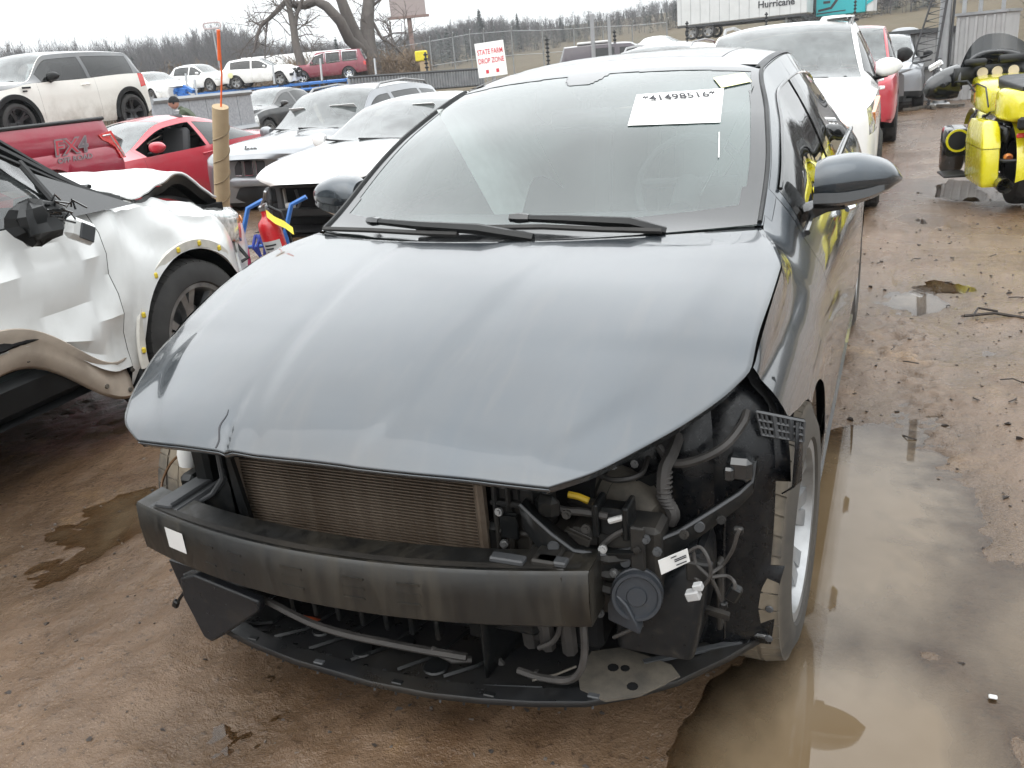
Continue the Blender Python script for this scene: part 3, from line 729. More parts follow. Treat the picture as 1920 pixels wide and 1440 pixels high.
for s in (1, -1):
    m = MB(); G_ = [[(s * x, -.93 + .34 * (x / .80) ** 2.2 + dy, z + .05 * (x - .55)) for dy, z in ((.0, .90), (-.012, .93), (.02, .965))] for x in np.linspace(.52, .86, 9)]
    m.grid(G_ if s < 0 else G_[::-1]); m.build('headlight', 'lamp_clear', root, 60)
lettering('badge', 'Jeep', .115, 'black_gloss', root, frame_mtx((0, -.855, 1.006), (1, 0, 0), (0, .45, 1)), bold=.004, ext=.006)
m = MB()
for x in (-.45, .05): m.lathe([(.013, 0), (.012, .012), (0, .016)], (x, .18, 1.095), (0, -.1, 1), 8)
m.build('washer_jet', 'black_plastic', root)
m = MB(); m.box((-.42, .93, 1.35), (.26, .005, .20), Matrix.Rotation(R(55), 3, 'X')); m.box((.34, .93, 1.345), (.40, .005, .22), Matrix.Rotation(R(55), 3, 'X')); m.build('paper_sheet', 'white_print', root)

# white car without its bumper
S = car_shape(Lf=.86, wb=2.70, Lr=1.0, hw=.91, H=1.43, belt=.95, hoodf=.80, hoodr=1.0, cowl=.50, wst=1.42, rend=2.5, gend=3.15, tailz=1.0, roof_hw=.57, cowl_hw=.73, r=.33, bow=.2)
def nose_open(yc, j, s, c):
    if c is None: return None
    if yc < -.02 and j < JE and c[0] != 'hood': return None if j < JS - 1 or yc < -.42 else c
    return c
root, o, GG, ys = make_car('sedan', 'white sedan without front bumper, its engine bay showing under the white hood', 'car', S, (-4.12, 5.81, -.20), R(1.6),
    mats('white_paint'), 1.0, doors=[(.6, 1.6), (1.64, 2.6)], windows=[(.66, 1.58), (1.68, 2.55)], mirrors=dict(x=.84, y=.85, z=1.03, mat='white_paint', size=(.21, .13, .15)), classify=nose_open, skip_nose=True, step=.06)
m = MB()
m.box((0, -.1, .55), (1.3, .6, .5)); m.build('engine_bay', 'shell', root)
m = MB(); m.box((0, -.66, .46), (1.2, .07, .09), bev=.015); m.build('bumper_beam', 'black_plastic', root)
m = MB(); m.box((0, -.60, .72), (1.25, .06, .05), bev=.01); m.box((-.52, -.6, .55), (.07, .06, .36), bev=.01); m.box((.52, -.6, .55), (.07, .06, .36), bev=.01); m.build('radiator_support', 'grey_plastic', root)
m = MB(); m.tube([(-.62, -.62, .70), (-.60, -.66, .60), (-.66, -.63, .45), (-.58, -.6, .36)], .02, 6); m.tube([(-.3, -.64, .68), (-.26, -.66, .55), (-.34, -.66, .42)], .016, 6); m.box((-.68, -.5, .62), (.14, .16, .16), bev=.03); m.build('hose', 'grey_plastic', root)
m = MB(); m.box((-.50, -.58, .58), (.05, .05, .22), bev=.01); m.box((-.42, -.60, .50), (.12, .05, .10), bev=.02); m.build('lamp_bracket', 'tag_white', root)
m = MB(); m.box((-.60, -.62, .24), (.1, .6, .06)); m.box((0, -.5, .22), (1.3, .3, .04)); m.build('undertray', 'black_plastic', root)
m = MB(); m.box((.30, 1.20, 1.30), (.26, .005, .16), Matrix.Rotation(R(62), 3, 'X')); m.build('paper_sheet', 'white_print', root)

# black sedan with a buckled hood
S = car_shape(Lf=.93, wb=2.75, Lr=1.0, hw=.91, H=1.46, belt=.96, hoodf=.74, hoodr=1.0, cowl=.5, wst=1.40, rend=2.5, gend=3.2, tailz=1.02, r=.33)
def buck(g, s):
    h = g.copy(); y = g[:, :, 1]; j = np.arange(JC + 1)[None]
    h[:, :, 2] += np.where((j >= JE) & (y < .1), .15 * sstep(.1, -.45, y) * (1 - .55 * np.abs(g[:, :, 0]) / .8), 0)
    return h
root, o, GG, ys = make_car('sedan', 'black sedan with its hood buckled up over an amber headlight', 'car', S, (-17.1, 19.67, -.13), R(5.3),
    mats('black_paint', windshield='wind_far'), 1.10, doors=[(.6, 1.6), (1.64, 2.6)], windows=[(.66, 1.58), (1.68, 2.55)], lamp=(-.78, -.42, 5, 9), mirrors=dict(x=.84, y=.85, z=1.04), dents=buck, step=.08)
m = MB(); m.box((.74, -.52, .70), (.05, .14, .12), bev=.02); m.build('turn_signal', 'amber', root)

# white SUV nose to tail behind the grey sedan
S = car_shape(Lf=.98, wb=2.86, Lr=1.16, hw=1.0, H=1.74, belt=1.10, hoodf=.98, hoodr=1.16, cowl=.62, wst=1.42, rend=3.5, gend=3.9, tailz=1.1, roof_hw=.68, cowl_hw=.82, r=.37, sill=.30, drop=.08, bow=.18, tail_hw=.8)
root, o, GG, ys = make_car('suv', 'large white SUV with amber front lamps parked directly behind the grey sedan', 'car', S, (-.12, 6.95, -.12), R(1.8),
    mats('white_paint', side_window='side_dark'), 1.0, doors=[(.75, 1.75), (1.8, 2.75)], windows=[(.8, 1.72), (1.84, 2.7), (2.78, 3.4)], cladding=True, lamp=(-.80, -.28, 6, 9), rails=(1.6, 3.4),
    mirrors=dict(x=.93, y=1.0, z=1.22, mat='white_paint', size=(.25, .15, .17)), step=.07, wheel=dict(wd=.25))
m = MB(); m.prism([(-.66, .92), (-.30, 1.03), (-.33, .88), (-.60, .82)], .925, .962, lambda u, v, w: (w + (u + .4) * .10, u, v)); m.build('turn_signal', 'amber', root)
m = MB(); m.box((.72, 1.58, 1.70), (.04, .5, .03), bev=.01); m.build('roof_ditch', 'black_plastic', root)
m = MB(); m.lathe([(0, .02), (.10, .02), (.14, 0)], (.55, 1.75, 1.735), (0, 0, 1), 16); m.lathe([(0, .05), (.12, .045), (.15, 0)], (.48, 1.9, 1.72), (0, 0, 1), 16); m.build('snow_lump', 'tag_white', root)

# red pickup behind it, then a dark car
S = car_shape(Lf=.95, wb=3.3, Lr=1.1, hw=.97, H=1.80, belt=1.16, hoodf=1.0, hoodr=1.2, cowl=.7, wst=1.40, rend=2.9, gend=3.05, tailz=1.2, roof_hw=.70, cowl_hw=.80, r=.38, sill=.36, tail_hw=.85)
make_car('pickup_truck', 'red crew cab pickup truck between the white SUV and the grey steel shed', 'pickup truck', S, (.02, 13.4, -.22), R(1), mats('red_paint', side_window='side_dark'), 1.0,
    doors=[(.8, 1.8), (1.85, 2.7)], windows=[(.86, 1.78), (1.88, 2.65)], mirrors=dict(x=.92, y=1.05, z=1.28, mat='black_plastic', size=(.24, .16, .22)), step=.08)
S = car_shape(Lf=.9, wb=2.7, Lr=1.0, hw=.92, H=1.6, belt=1.0, hoodf=.85, hoodr=1.05, roof_hw=.6, r=.36, sill=.28, rend=3.1, gend=3.5, tailz=1.1, tail_hw=.7)
make_car('suv', 'grey SUV with black mirrors parked last in the row by the light pole', 'car', S, (.55, 20.0, -.22), R(1), mats('silver_paint', cladding='black_plastic'), 1.0,
    doors=[(.6, 1.6), (1.64, 2.6)], windows=[(.66, 1.58), (1.68, 2.55)], cladding=True, mirrors=dict(x=.88, y=.85, z=1.12, mat='black_plastic'), step=.1)

# four cars on the transporter, far left
def small(name, label, S, loc, rz, body, **kw):
    return make_car(name, label, 'car', S, loc, rz, mats(body, **kw.pop('m', {})), kw.pop('scale', 1.), step=.12, interior=False, wiper=False, **kw)
S = car_shape(Lf=.9, wb=3.12, Lr=1.2, hw=1.0, H=1.92, belt=1.12, hoodf=1.05, hoodr=1.18, cowl=.5, wst=1.15, rend=4.0, gend=4.25, tailz=1.15, roof_hw=.72, cowl_hw=.84, r=.40, sill=.34, drop=.04, tail_hw=.85)
root, o, GG, ys = small('suv', 'long dark red SUV with bright window trim on the blue transporter', S, (-36.13, 49.63, 1.59), R(296.4), 'wine_paint', doors=[(.55, 1.6), (1.64, 2.7)], windows=[(.62, 1.55), (1.72, 2.6), (2.8, 3.75)], wheel=dict(rr=.29, mat='chrome'), mirrors=dict(x=.93, y=.8, z=1.2), tail=(4.15, 4.33, 5, 8))
m = MB()
for s in (1, -1):
    for a, b in ((.6, 1.6), (1.7, 2.65), (2.78, 3.8)):
        P = [(a + (.35 if a < 1 else 0), .9), (b, .9), (b, .08), (a, .08), (a + (.35 if a < 1 else 0), .9)]
        P3 = []
        for y, t_ in P:
            xb, zb2, xe, ze2 = float(S['w'](y)) * .955, float(S['zb'](y)), float(S['we'](y)), float(S['ze'](y)); P3.append((s * (xb + (xe - xb) * t_ + .03), y, zb2 + (ze2 - zb2) * t_))
        m.tube(P3, .03, 4)
m.build('window_trim', 'chrome', root)
S = car_shape(Lf=.95, wb=2.74, Lr=.98, hw=.93, H=1.68, belt=1.05, hoodf=.88, hoodr=1.08, cowl=.4, wst=1.45, rend=2.9, gend=3.5, tailz=1.15, roof_hw=.6, r=.37, sill=.3, tail_hw=.7)
small('suv', 'white crossover facing right with its arched roofline on the blue transporter', S, (-36.99, 42.24, 1.60), R(85.5), 'white_paint', doors=[(.6, 1.6), (1.64, 2.6)], windows=[(.66, 1.58), (1.68, 2.9)], lamp=(-.85, -.5, 5, 8), mirrors=dict(x=.88, y=.8, z=1.12))
S = car_shape(Lf=.86, wb=2.65, Lr=.85, hw=.92, H=1.65, belt=1.05, hoodf=.92, hoodr=1.10, cowl=.4, wst=1.3, rend=3.0, gend=3.4, tailz=1.1, roof_hw=.62, r=.36, sill=.3, tail_hw=.75)
def crump(g, s):
    h = g.copy(); y = g[:, :, 1]; h[:, :, 2] += .10 * sstep(.1, -.4, y) * np.sin(g[:, :, 0] * 5 + y * 7) - .12 * sstep(-.2, -.8, y); return h
root, o, GG, ys = small('suv', 'white SUV with smashed black front end on the blue transporter', S, (-32.52, 42.66, 1.60), R(107.9), 'white_paint', doors=[(.6, 1.6), (1.64, 2.5)], windows=[(.66, 1.58), (1.68, 2.9)], dents=crump, mirrors=dict(x=.88, y=.8, z=1.12))
m = MB()
for k in range(14): a = RNG.random(3); m.box((-.8 + 1.6 * a[0], -.7 - .35 * a[1], .45 + .4 * a[2]), (.2, .2, .14), Matrix.Rotation(a[0] * 6, 3, 'Y'), bev=.03)
m.build('crushed_nose', 'black_plastic', root)['kind'] = 'stuff'
m = MB(); m.lathe([(.16, 0), (.15, .04), (0, .05)], (-.93, 2.9, .78), (-1, 0, 0), 14); m.build('sticker', 'yellow_tape', root) if False else m.build('sticker', 'yellow_print', root)
S = car_shape(Lf=.9, wb=2.65, Lr=.95, hw=.89, H=1.45, r=.33)
small('sedan', 'white sedan with damaged front corner behind the cream hatchback', S, (-29.05, 29.61, 1.22), R(69.1), 'white_paint', doors=[(.6, 1.6), (1.64, 2.6)], windows=[(.66, 1.58), (1.68, 2.6)], lamp=(-.8, -.45, 5, 8), mirrors=dict(x=.84, y=.85, z=1.02), m=dict(windshield='wind_far'))
# ------------------------------------------------------------------ the dark grey sedan in front
CP = Vector((1.0364, -1.9371, 1.4281))
def ray(px, py):
    a, b = (px - 960) / 1617.8, (720 - py) / 1617.8
    return Vector([FW[i] + RT[i] * a + UP[i] * b for i in range(3)])
def at(px, py, **k):
    """point on a level or upright plane, e.g. at(x, y, Y=-.5)"""
    d = ray(px, py); ax, v = next(iter(k.items())); i = 'XYZ'.index(ax)
    return CP + d * ((v - CP[i]) / d[i])
def far(px, py, D):
    """point D metres ahead of the camera"""
    return CP + ray(px, py) * D
t = NT('grey_paint')
n1 = t.noise(2.4, 6, .65); n2 = t.noise(70, 3)
wipe = t.noise(5.5, 5, .6, t.vec(2.6, .5, .6), 1.6); smear = t.noise(16, 4, .55, t.vec(1.6, .22, .3), .8)
z = t.n('ShaderNodeSeparateXYZ'); t.l(t.tc.outputs['Object'], z.inputs[0])
splash = t.math('MULTIPLY', t.mapr(z.outputs[2], .95, .35), t.mapr(n1, .34, .62))
film = t.math('ADD', t.math('MULTIPLY', t.mapr(wipe, .46, .66), .05), t.math('MULTIPLY', t.mapr(smear, .56, .66), .07))
d = t.math('ADD', film, t.math('MULTIPLY', splash, .55), clamp=True)
t.set(Base_Color=t.mix(d, rgb(.038, .048, .058), rgb(.14, .12, .10)), Metallic=.6, Roughness=.24, Coat_Weight=t.math('SUBTRACT', 1., t.math('MULTIPLY', splash, .5)),
      Coat_Roughness=t.math('ADD', t.mapr(n2, .35, .7, .015, .04), t.math('MULTIPLY', t.math('ADD', t.mapr(wipe, .45, .7), t.mapr(smear, .5, .72)), .055)))
M['grey_paint'] = t.m
t = NT('bare_tray'); nn = t.noise(4, 6, .62); n2 = t.noise(22, 4, .6)
t.set(Base_Color=t.mix(t.mapr(nn, .42, .7, 0, .75), rgb(.007, .0075, .0085), t.mix(n2, rgb(.024, .020, .015), rgb(.012, .012, .012))), Roughness=t.mapr(n2, .3, .7, .22, .55)); M['tray'] = t.m
t = NT('beam_black'); nn = t.noise(5, 6, .62, t.vec(1, 1, .3)); n2 = t.noise(26, 4, .6, t.vec(1.6, 1, .18))
t.set(Base_Color=t.mix(t.math('MULTIPLY', t.mapr(nn, .38, .68), t.mapr(n2, .3, .6)), rgb(.006, .0064, .0064), rgb(.026, .022, .0155)), Roughness=t.mapr(n2, .3, .7, .3, .6)); M['beam_black'] = t.m
t = NT('dusty_metal'); nn = t.noise(9, 6, .65); n2 = t.noise(40, 3)
t.set(Base_Color=t.mix(t.mapr(nn, .38, .66), rgb(.006, .006, .006), t.mix(n2, rgb(.016, .0135, .011), rgb(.034, .029, .023))), Roughness=.6, Metallic=.15); M['dusty_metal'] = t.m
t = NT('dusty_duct'); nn = t.noise(12, 6, .65)
t.set(Base_Color=t.mix(t.mapr(nn, .35, .65), rgb(.045, .041, .035), rgb(.11, .095, .075)), Roughness=.7); M['duct'] = t.m
t = NT('condenser_fins'); nn = t.noise(8, 5, .65); w = t.n('ShaderNodeTexWave'); w.inputs['Scale'].default_value = 95; w.bands_direction = 'X'; w.inputs['Distortion'].default_value = .6; t.l(t.tc.outputs['Object'], w.inputs[0])
n2 = t.noise(120, 3, .7)
t.set(Base_Color=t.mix(t.mapr(n2, .42, .62), t.mix(nn, rgb(.014, .010, .007), rgb(.045, .032, .020)), t.mix(w.outputs[1], rgb(.024, .017, .010), rgb(.07, .052, .034))), Roughness=.8); M['fins'] = t.m
t = NT('condenser_tube'); nn = t.noise(10, 5, .7); n2 = t.noise(90, 3)
t.set(Base_Color=t.mix(t.mapr(nn, .35, .7), rgb(.095, .070, .050), rgb(.19, .150, .116)), Roughness=.6, Metallic=.3); M['tube'] = t.m
M['green'] = plain('green_tag', (.005, .22, .09), .4)
M['wire'] = plain('wire_loom', (.035, .032, .03), .65, var=.4)
M['orange_leaf'] = plain('orange_leaf', (.33, .06, .015), .6, var=.5, scale=60)
M['airbag'] = plain('airbag_cloth', (.60, .62, .60), .9)
M['horn'] = dusty('horn_grey', (.024, .027, .032), .42, dust=(.045, .040, .034))
M['hero_glass'] = glass('windshield_glass', (.62, .70, .69), 1.0, film=.12, filmc=(.38, .52, .50), rough=.012, fscale=1.3)
M['hero_side'] = glass('side_window_glass', (.10, .11, .11), 1.0, film=.03, filmc=(.3, .3, .28), rough=.01)

LE = [(.712, .43, .965), (.775, .256, .945), (.797, .15, .93), (.80, -.045, .905), (.796, -.225, .865), (.797, -.301, .835), (.779, -.369, .82), (.721, -.484, .795), (.649, -.592, .775), (.582, -.663, .755), (.512, -.694, .735)]
over = dict(
    we=tab((-.88, .42), (-.694, .515), (-.484, .724), (-.369, .782), (-.301, .800), (-.1, .803), (.12, .801), (.256, .778), (.43, .716), (.46, .714), (.7, .700), (1.0, .655), (1.38, .588), (1.9, .60), (2.4, .588), (2.95, .62), (3.1, .64), (3.72, .58)),
    ze=tab((-.88, .66), (-.694, .735), (-.484, .795), (-.369, .82), (-.301, .835), (-.225, .865), (-.045, .905), (.15, .931), (.256, .946), (.43, .966), (.46, .975), (1.0, 1.225), (1.38, 1.345), (1.9, 1.383), (2.4, 1.35), (3.1, 1.075), (3.3, 1.03), (3.72, .95)),
    zc=tab((-.88, .68), (-.6, .8), (-.2, .93), (.43, .985), (.45, .985), (1.0, 1.255), (1.38, 1.385), (1.75, 1.437), (2.1, 1.442), (2.5, 1.405), (3.1, 1.10), (3.3, 1.06), (3.72, .99)),
    bow=tab((-.88, .05), (.3, .27), (.45, .27), (1.38, .13), (1.9, 0), (2.5, -.06), (3.1, -.12), (3.72, -.12)),
    zb=tab((-.88, .6), (-.30, .812), (-.1, .822), (.1, .83), (.45, .885), (1.0, .925), (1.9, .955), (2.7, .985), (3.3, .98), (3.72, .90)),
    w=tab((-.88, .6), (-.5, .86), (-.30, .905), (0, .908), (.5, .895), (1.35, .897), (2.7, .90), (3.3, .86), (3.6, .76), (3.72, .64)))
S = car_shape(Lf=.88, wb=2.70, Lr=1.02, hw=.90, H=1.44, belt=.95, hoodf=.72, hoodr=.97, cowl=.45, wst=1.38, rend=2.5, gend=3.1, tailz=.99, r=.318, sill=.20, over=over)
S['inset'] = .90; S['sx'] = tab((0, .955), (.1, .985), (.3, 1), (.6, .998), (.76, .986), (.88, .958), (.95, .93), (1, .90)); S['arch'] = (.05, .045); S['zl_min'] = tab((-.88, .75), (-.301, .732), (-.2, .715), (-.1, .695), (-.02, .1), (3.8, .1))
hero = thing('sedan', 'dark grey sedan missing its front bumper and headlights in the middle of the muddy yard', 'car', (0, 0, 0))
HM = dict(body='grey_paint', windshield='hero_glass', rear_window='hero_side', side_window='hero_side', sunroof='black_gloss', tail_light='red_lens', frit_band='frit',
          _windshield='glass', _side_window='glass', _rear_window='glass')
M['frit'] = plain('frit_band', (.012, .013, .014), .10, coat=.5)
ex = [-.301, .62, 1.69, 2.56, .66, .80, 1.62, 1.68, 1.74, 2.58, 2.62, 2.90, 1.55, 2.15]
ys, G = car_grid(S, ex, .03, arch=S['arch'])
def hcls(yc, j, s):
    if yc < -.301: return None
    if j >= JE:
        if yc < .45: return None
        if yc < 1.38: return ('windshield', 0) if j > JE else ('body', 0)
        if yc < 2.5: return ('sunroof', 0) if (1.55 < yc < 2.15 and j > JE + 3) else ('roof', 0)
        if yc < 3.1: return ('rear_window', 0) if j > JE else ('body', 0)
        return ('trunk_lid', 0) if yc < 3.68 else ('body', 0)
    if JS <= j < JE - 1:
        for k, (a, b) in enumerate(((.66, 1.62), (1.74, 2.58), (2.62, 2.90))):
            if a < yc < b: return ('side_window', s * 10 + k)
    if yc < .62 and j >= 0: return ('fender', s) if yc < .5 or j < JE - 1 else ('body', 0)
    if j >= 1:
        for k, (a, b) in enumerate(((.62, 1.69), (1.69, 2.56))):
            if a < yc < b: return (('front_door', 'rear_door')[k], s)
    if 3.25 < yc < 3.68 and JS - 4 <= j < JS: return ('tail_light', s)
    return ('body', 0)
out, GG = panels(hero, S, ys, G, hcls, HM, gap=.002, smooth=55, floor0=-.15, dents=lambda g, s: g if s > 0 else np.stack([g[:, :, 0] * (1 - .12 * sstep(.35, -.35, g[:, :, 1])), g[:, :, 1], g[:, :, 2]], 2))
m = MB(); ring = [tuple(GG[1][-1, j]) for j in range(JC + 1)] + [tuple(GG[-1][-1, j]) for j in range(JC - 1, -1, -1)]
m.add(ring, [tuple(reversed(range(len(ring))))]); m.build('rear_bumper', 'grey_paint', hero)

def gpoint(y, u, off=0.):
    """point of the glasshouse top at station y, u = -1..1 across"""
    we, ze, zc, bw = (float(S[k](y)) for k in ('we', 'ze', 'zc', 'bow'))
    return Vector((we * u, y - bw * (1 - u * u), zc + (ze - zc) * abs(u) ** 2.6 + off))
# dark printed band round the windshield, just under the glass
bm_ = MB(); T = np.linspace(0, 1, 40); U = np.linspace(-.985, .985, 61)
def edge(t_, u):
    lo = .115 + .012 * abs(u) ** 3; hi = .955 - .02 * abs(u) ** 2
    if abs(u) < .13: hi = .955 - .10 * (1 - (abs(u) / .13) ** 4)
    side = .905 + .03 * t_
    q = max((lo - t_) / .1, (t_ - hi) / .1, (abs(u) - side) / .1)
    r_ = .045
    return q > 0
for i in range(len(T) * 3 - 3):
    t0, t1 = i / (len(T) * 3 - 3), (i + 1) / (len(T) * 3 - 3)
    for k in range(120):
        u0, u1 = -.985 + 1.97 * k / 120, -.985 + 1.97 * (k + 1) / 120
        if edge((t0 + t1) / 2, (u0 + u1) / 2):
            yv = lambda t_: .455 + (1.375 - .455) * t_
            bm_.add([gpoint(yv(a), b, .0015) for a, b in ((t0, u0), (t0, u1), (t1, u1), (t1, u0))], [(0, 1, 2, 3)])
bm_.build('frit_band', 'frit', hero, 180)
for s in (1, -1):                                             # black rubber along the glass edge, drip moulding on the roof
    m = MB(); m.tube([gpoint(y, s * (1 - .012), .004) for y in np.linspace(.46, 1.375, 24)], .007, 6); m.build('windshield_seal', 'black_plastic', hero)
    m = MB(); P0 = [gpoint(y, s * .945, .003) for y in np.linspace(1.385, 2.5, 30)]; P1 = [gpoint(y, s * .99, .003) for y in np.linspace(1.385, 2.5, 30)]
    m.grid([[a, (a + b) / 2 + Vector((0, 0, .003)), b] for a, b in zip(P0, P1)]); m.build('roof_moulding', 'grey_plastic', hero, 60)
    m = MB(); yy = np.linspace(.66, 2.95, 60)
    def wl(y, tq): 
        x0, z0, x1, z1 = float(S['w'](y)) * .90, float(S['zb'](y)), float(S['we'](y)), float(S['ze'](y)); return Vector((s * (x0 + (x1 - x0) * tq + .018 * math.sin(math.pi * tq)), y, z0 + (z1 - z0) * tq))
    m.tube([wl(y, .83) + Vector((s * .004, 0, 0)) for y in yy] , .006, 6); m.tube([wl(y, .0) + Vector((s * .004, 0, .004)) for y in yy], .009, 6); m.build('window_trim', 'black_gloss', hero)
    for y0, y1 in ((1.62, 1.74),):
        m = MB(); m.grid([[wl(y, tq) + Vector((s * .004, 0, 0)) for tq in np.linspace(.02, .82, 8)] for y in np.linspace(y0, y1, 4)]); m.build('pillar_trim', 'black_gloss', hero, 60)
    for yy_ in (1.50, 2.38):
        m = MB(); xx = float(S['w'](yy_)) * .99; m.tube([(s * (xx - .01), yy_ - .10, .845), (s * (xx + .006), yy_ - .08, .85), (s * (xx + .007), yy_ + .06, .858), (s * (xx - .01), yy_ + .10, .86)], [.012, .014, .014, .010], 8)
        m.build('door_handle', 'chrome', hero)
    m = MB()                                                  # sill flare
    m.grid([[(s * (float(S['w'](y)) * .955), y, .215), (s * (float(S['w'](y)) * .985), y, .19), (s * (float(S['w'](y)) * .93), y, .165)] for y in np.linspace(.42, 2.28, 20)]); m.build('sill', 'grey_paint', hero, 60)
# door mirrors
for s in (1, -1):
    G_ = []; zt = tab((0, 1.078), (.12, 1.092), (.42, 1.100), (.7, 1.085), (.88, 1.062), (1, 1.02)); zb2 = tab((0, .950), (.3, .952), (.6, .966), (.85, .99), (1, 1.012)); dp = tab((0, .085), (.3, .10), (.7, .085), (.92, .05), (1, .004))
    for tq in np.linspace(0, 1, 22):
        x = .812 + .240 * tq; a_, b_, d_ = float(zt(tq)), float(zb2(tq)), float(dp(tq)); row = []
        for an in np.linspace(0, 2 * math.pi, 25):
            cy, cz = math.cos(an), math.sin(an); e_ = 2 / 2.6
            yy_ = -math.copysign(abs(cy) ** e_, cy) * (d_ if cy > 0 else d_ * .35); zz_ = math.copysign(abs(cz) ** e_, cz)
            row.append((s * x, .89 + .03 * tq + yy_, (a_ + b_) / 2 + (a_ - b_) / 2 * zz_))
        G_.append(row)
    if s < 0: G_ = [r_[::-1] for r_ in G_]
    m = MB(); m.grid(G_); m.add(G_[0], [tuple(range(25))]); o_m = m.build('mirror', 'grey_paint', hero, 60)
    m = MB(); rows = []
    for tq in np.linspace(0, 1, 18):
        x = .811 + .232 * tq; b_ = float(zb2(tq)); d_ = float(dp(tq)) * .97; h_ = (float(zt(tq)) - b_) * (.16 + .10 * (1 - tq)); y_ = .89 + .03 * tq
        rows.append([(s * x, y_ - d_ - .004, b_ + h_ + .012), (s * x, y_ - d_ - .010, b_ + h_ * .5), (s * x, y_ - d_ * .7 - .004, b_ - .003), (s * x, y_ - d_ * .1, b_ - .006), (s * x, y_ + d_ * .3, b_ - .002)])
    m.grid(rows if s > 0 else [r_[::-1] for r_ in rows]); m.build('mirror_lower_shell', 'black_gloss', o_m, 60)
    m = MB(); m.grid([[(s * (x), yv + dy, zv + dz) for dy, dz in ((-.05, -.02), (-.055, .012), (-.02, .03), (.045, .025), (.05, -.015), (-.05, -.02))] for x, yv, zv in ((.705, .87, .905), (.76, .875, .918), (.80, .88, .932), (.85, .885, .955), (.90, .89, .962))])
    m.build('mirror_arm', 'black_gloss', o_m, 60)
    m = MB(); m.prism([(.66, .915), (.86, .915), (.82, .985), (.735, 1.06)], 0, .01, lambda u, v, w: (s * (.738 - (v - .92) * .42 + .008 + w), u, v)); m.build('mirror_base', 'black_plastic', o_m)
for y in (0, 2.7):
    m = MB(); ra = .36
    for s in (1, -1):
        for k in range(16):
            a0, a1 = math.pi * (k / 16 * 1.3 - .15), math.pi * ((k + 1) / 16 * 1.3 - .15)
            if y == 0 and math.cos((a0 + a1) / 2) < -.55: continue
            q_ = [(s * xx, y + ra * math.cos(an), .318 + ra * math.sin(an)) for an, xx in ((a0, .86), (a1, .86), (a1, .58), (a0, .58))]
            m.add(q_ + [(s * .58, y, .318)], [(0, 1, 2, 3), (3, 2, 4)])
    m.build('wheel_well', 'shell', hero, 40)
    for s in (1, -1): add_wheel(hero, s * .778, y, .318, .318, .215, .212, 7, 'alloy', steer=(R(-2) if y == 0 else 0), dirty=True)

# hood: one sheet lofted between its two side edges, with creases and the dent at its front edge
_cz = tab((-.712, .742), (-.66, .786), (-.58, .828), (-.45, .878), (-.3, .920), (-.1, .958), (.165, .986))
seg = [0.]; 
for a, b in zip(LE[:-1], LE[1:]): seg.append(seg[-1] + math.dist(a, b))
seg = np.array(seg) / seg[-1]; ex_, ey_, ez_ = (pchip(seg, [p[i] for p in LE]) for i in range(3))
_cy = tab((0, .165), (.25, -.02), (.45, -.24), (.60, -.42), (.8, -.61), (1, -.712))
def hood_pt(v, u):
    au = abs(u); E = (float(ex_(v)), float(ey_(v)), float(ez_(v))); cy = float(_cy(v)); cz = float(_cz(cy))
    x = E[0] * u; y = cy + (E[1] - cy) * au ** 2.2; z_ = cz + (E[2] - cz) * au ** 2.5
    k = min(1, 4 * v * (1.04 - v) + .02)                         # creases fade towards both ends
    c1 = .30 - .10 * v; z_ += .004 * k * (1 - sstep(c1 - .015, c1 + .05, au)) - .0015 * k * math.exp(-((au - c1 - .05) / .05) ** 2)
    c2 = .86 - .13 * v; z_ += .0045 * k * math.exp(-(max(0, au - c2) / .05) ** 2 if au > c2 else -((c2 - au) / .16) ** 2)
    z_ -= .012 * sstep(.96, 1.0, v) * 0
    dx = x + .235 - .12 * (v - .85); dv = sstep(.70, .93, v)
    if u < 0: z_ += dv * (-.006 * math.exp(-(dx / .012) ** 2) + .004 * (math.exp(-(max(dx, 0) / .09) ** 2) if dx > 0 else math.exp(-(dx / .012) ** 2) * .2))
    z_ += .0012 * sstep(.5, .9, v) * math.sin(u * 9 + 1) * (1 - au)
    if u < 0: x *= 1 - .128 * float(sstep(.05, .60, v))      # the hood sits shifted on its far side
    return (x, y, z_)
vs = np.concatenate([np.linspace(0, .9, 60), np.linspace(.912, 1, 12)]); us = np.sort(np.concatenate([np.linspace(-1, 1, 121)]))
HG = [[hood_pt(v, u) for u in us] for v in vs]
m = MB(); m.grid(HG); n_ = len(us)
f_rim = [HG[-1][k] for k in range(n_)]
m.grid([f_rim, [(x, y + .012, z_ - .012) for x, y, z_ in f_rim], [(x, y + .05, z_ - .010) for x, y, z_ in f_rim]])
hood = m.build('hood', 'grey_paint', hero, 50, thick=.004)
for s in (0, -1):                                             # folded side flanges
    m = MB(); col = [HG[i][s] for i in range(len(vs))]; sg = 1 if s == -1 else -1
    m.grid([[p, (p[0] - sg * .008, p[1] + .004, p[2] - .014), (p[0] - sg * .035, p[1] + .015, p[2] - .012)] for p in col]); m.build('hood_flange', 'grey_paint', hood, 60)
m = MB(); m.grid([[(x * .93, y + .02, z_ - .035) for x, y, z_ in row[::6]] for row in HG[:-2:4]]); m.build('hood_inner_panel', 'shell', hood, 60)
m = MB(); rows = []                                            # cracked paint along the dent
for v in np.linspace(.845, .995, 14):
    x_ = -.235 + .12 * (v - .85) + .004 * math.sin(v * 60); u = x_ / (float(ex_(v)) * (1 - .128 * float(sstep(.05, .60, v)))); a_ = Vector(hood_pt(v, u - .002)); b_ = Vector(hood_pt(v, u + .007 * min(1, (v - .84) * 12))); rows.append([a_ + Vector((0, -.002, .0045)), b_ + Vector((0, -.002, .0045))])
m.grid(rows); m.build('paint_crack', 'ink', hood, 0)
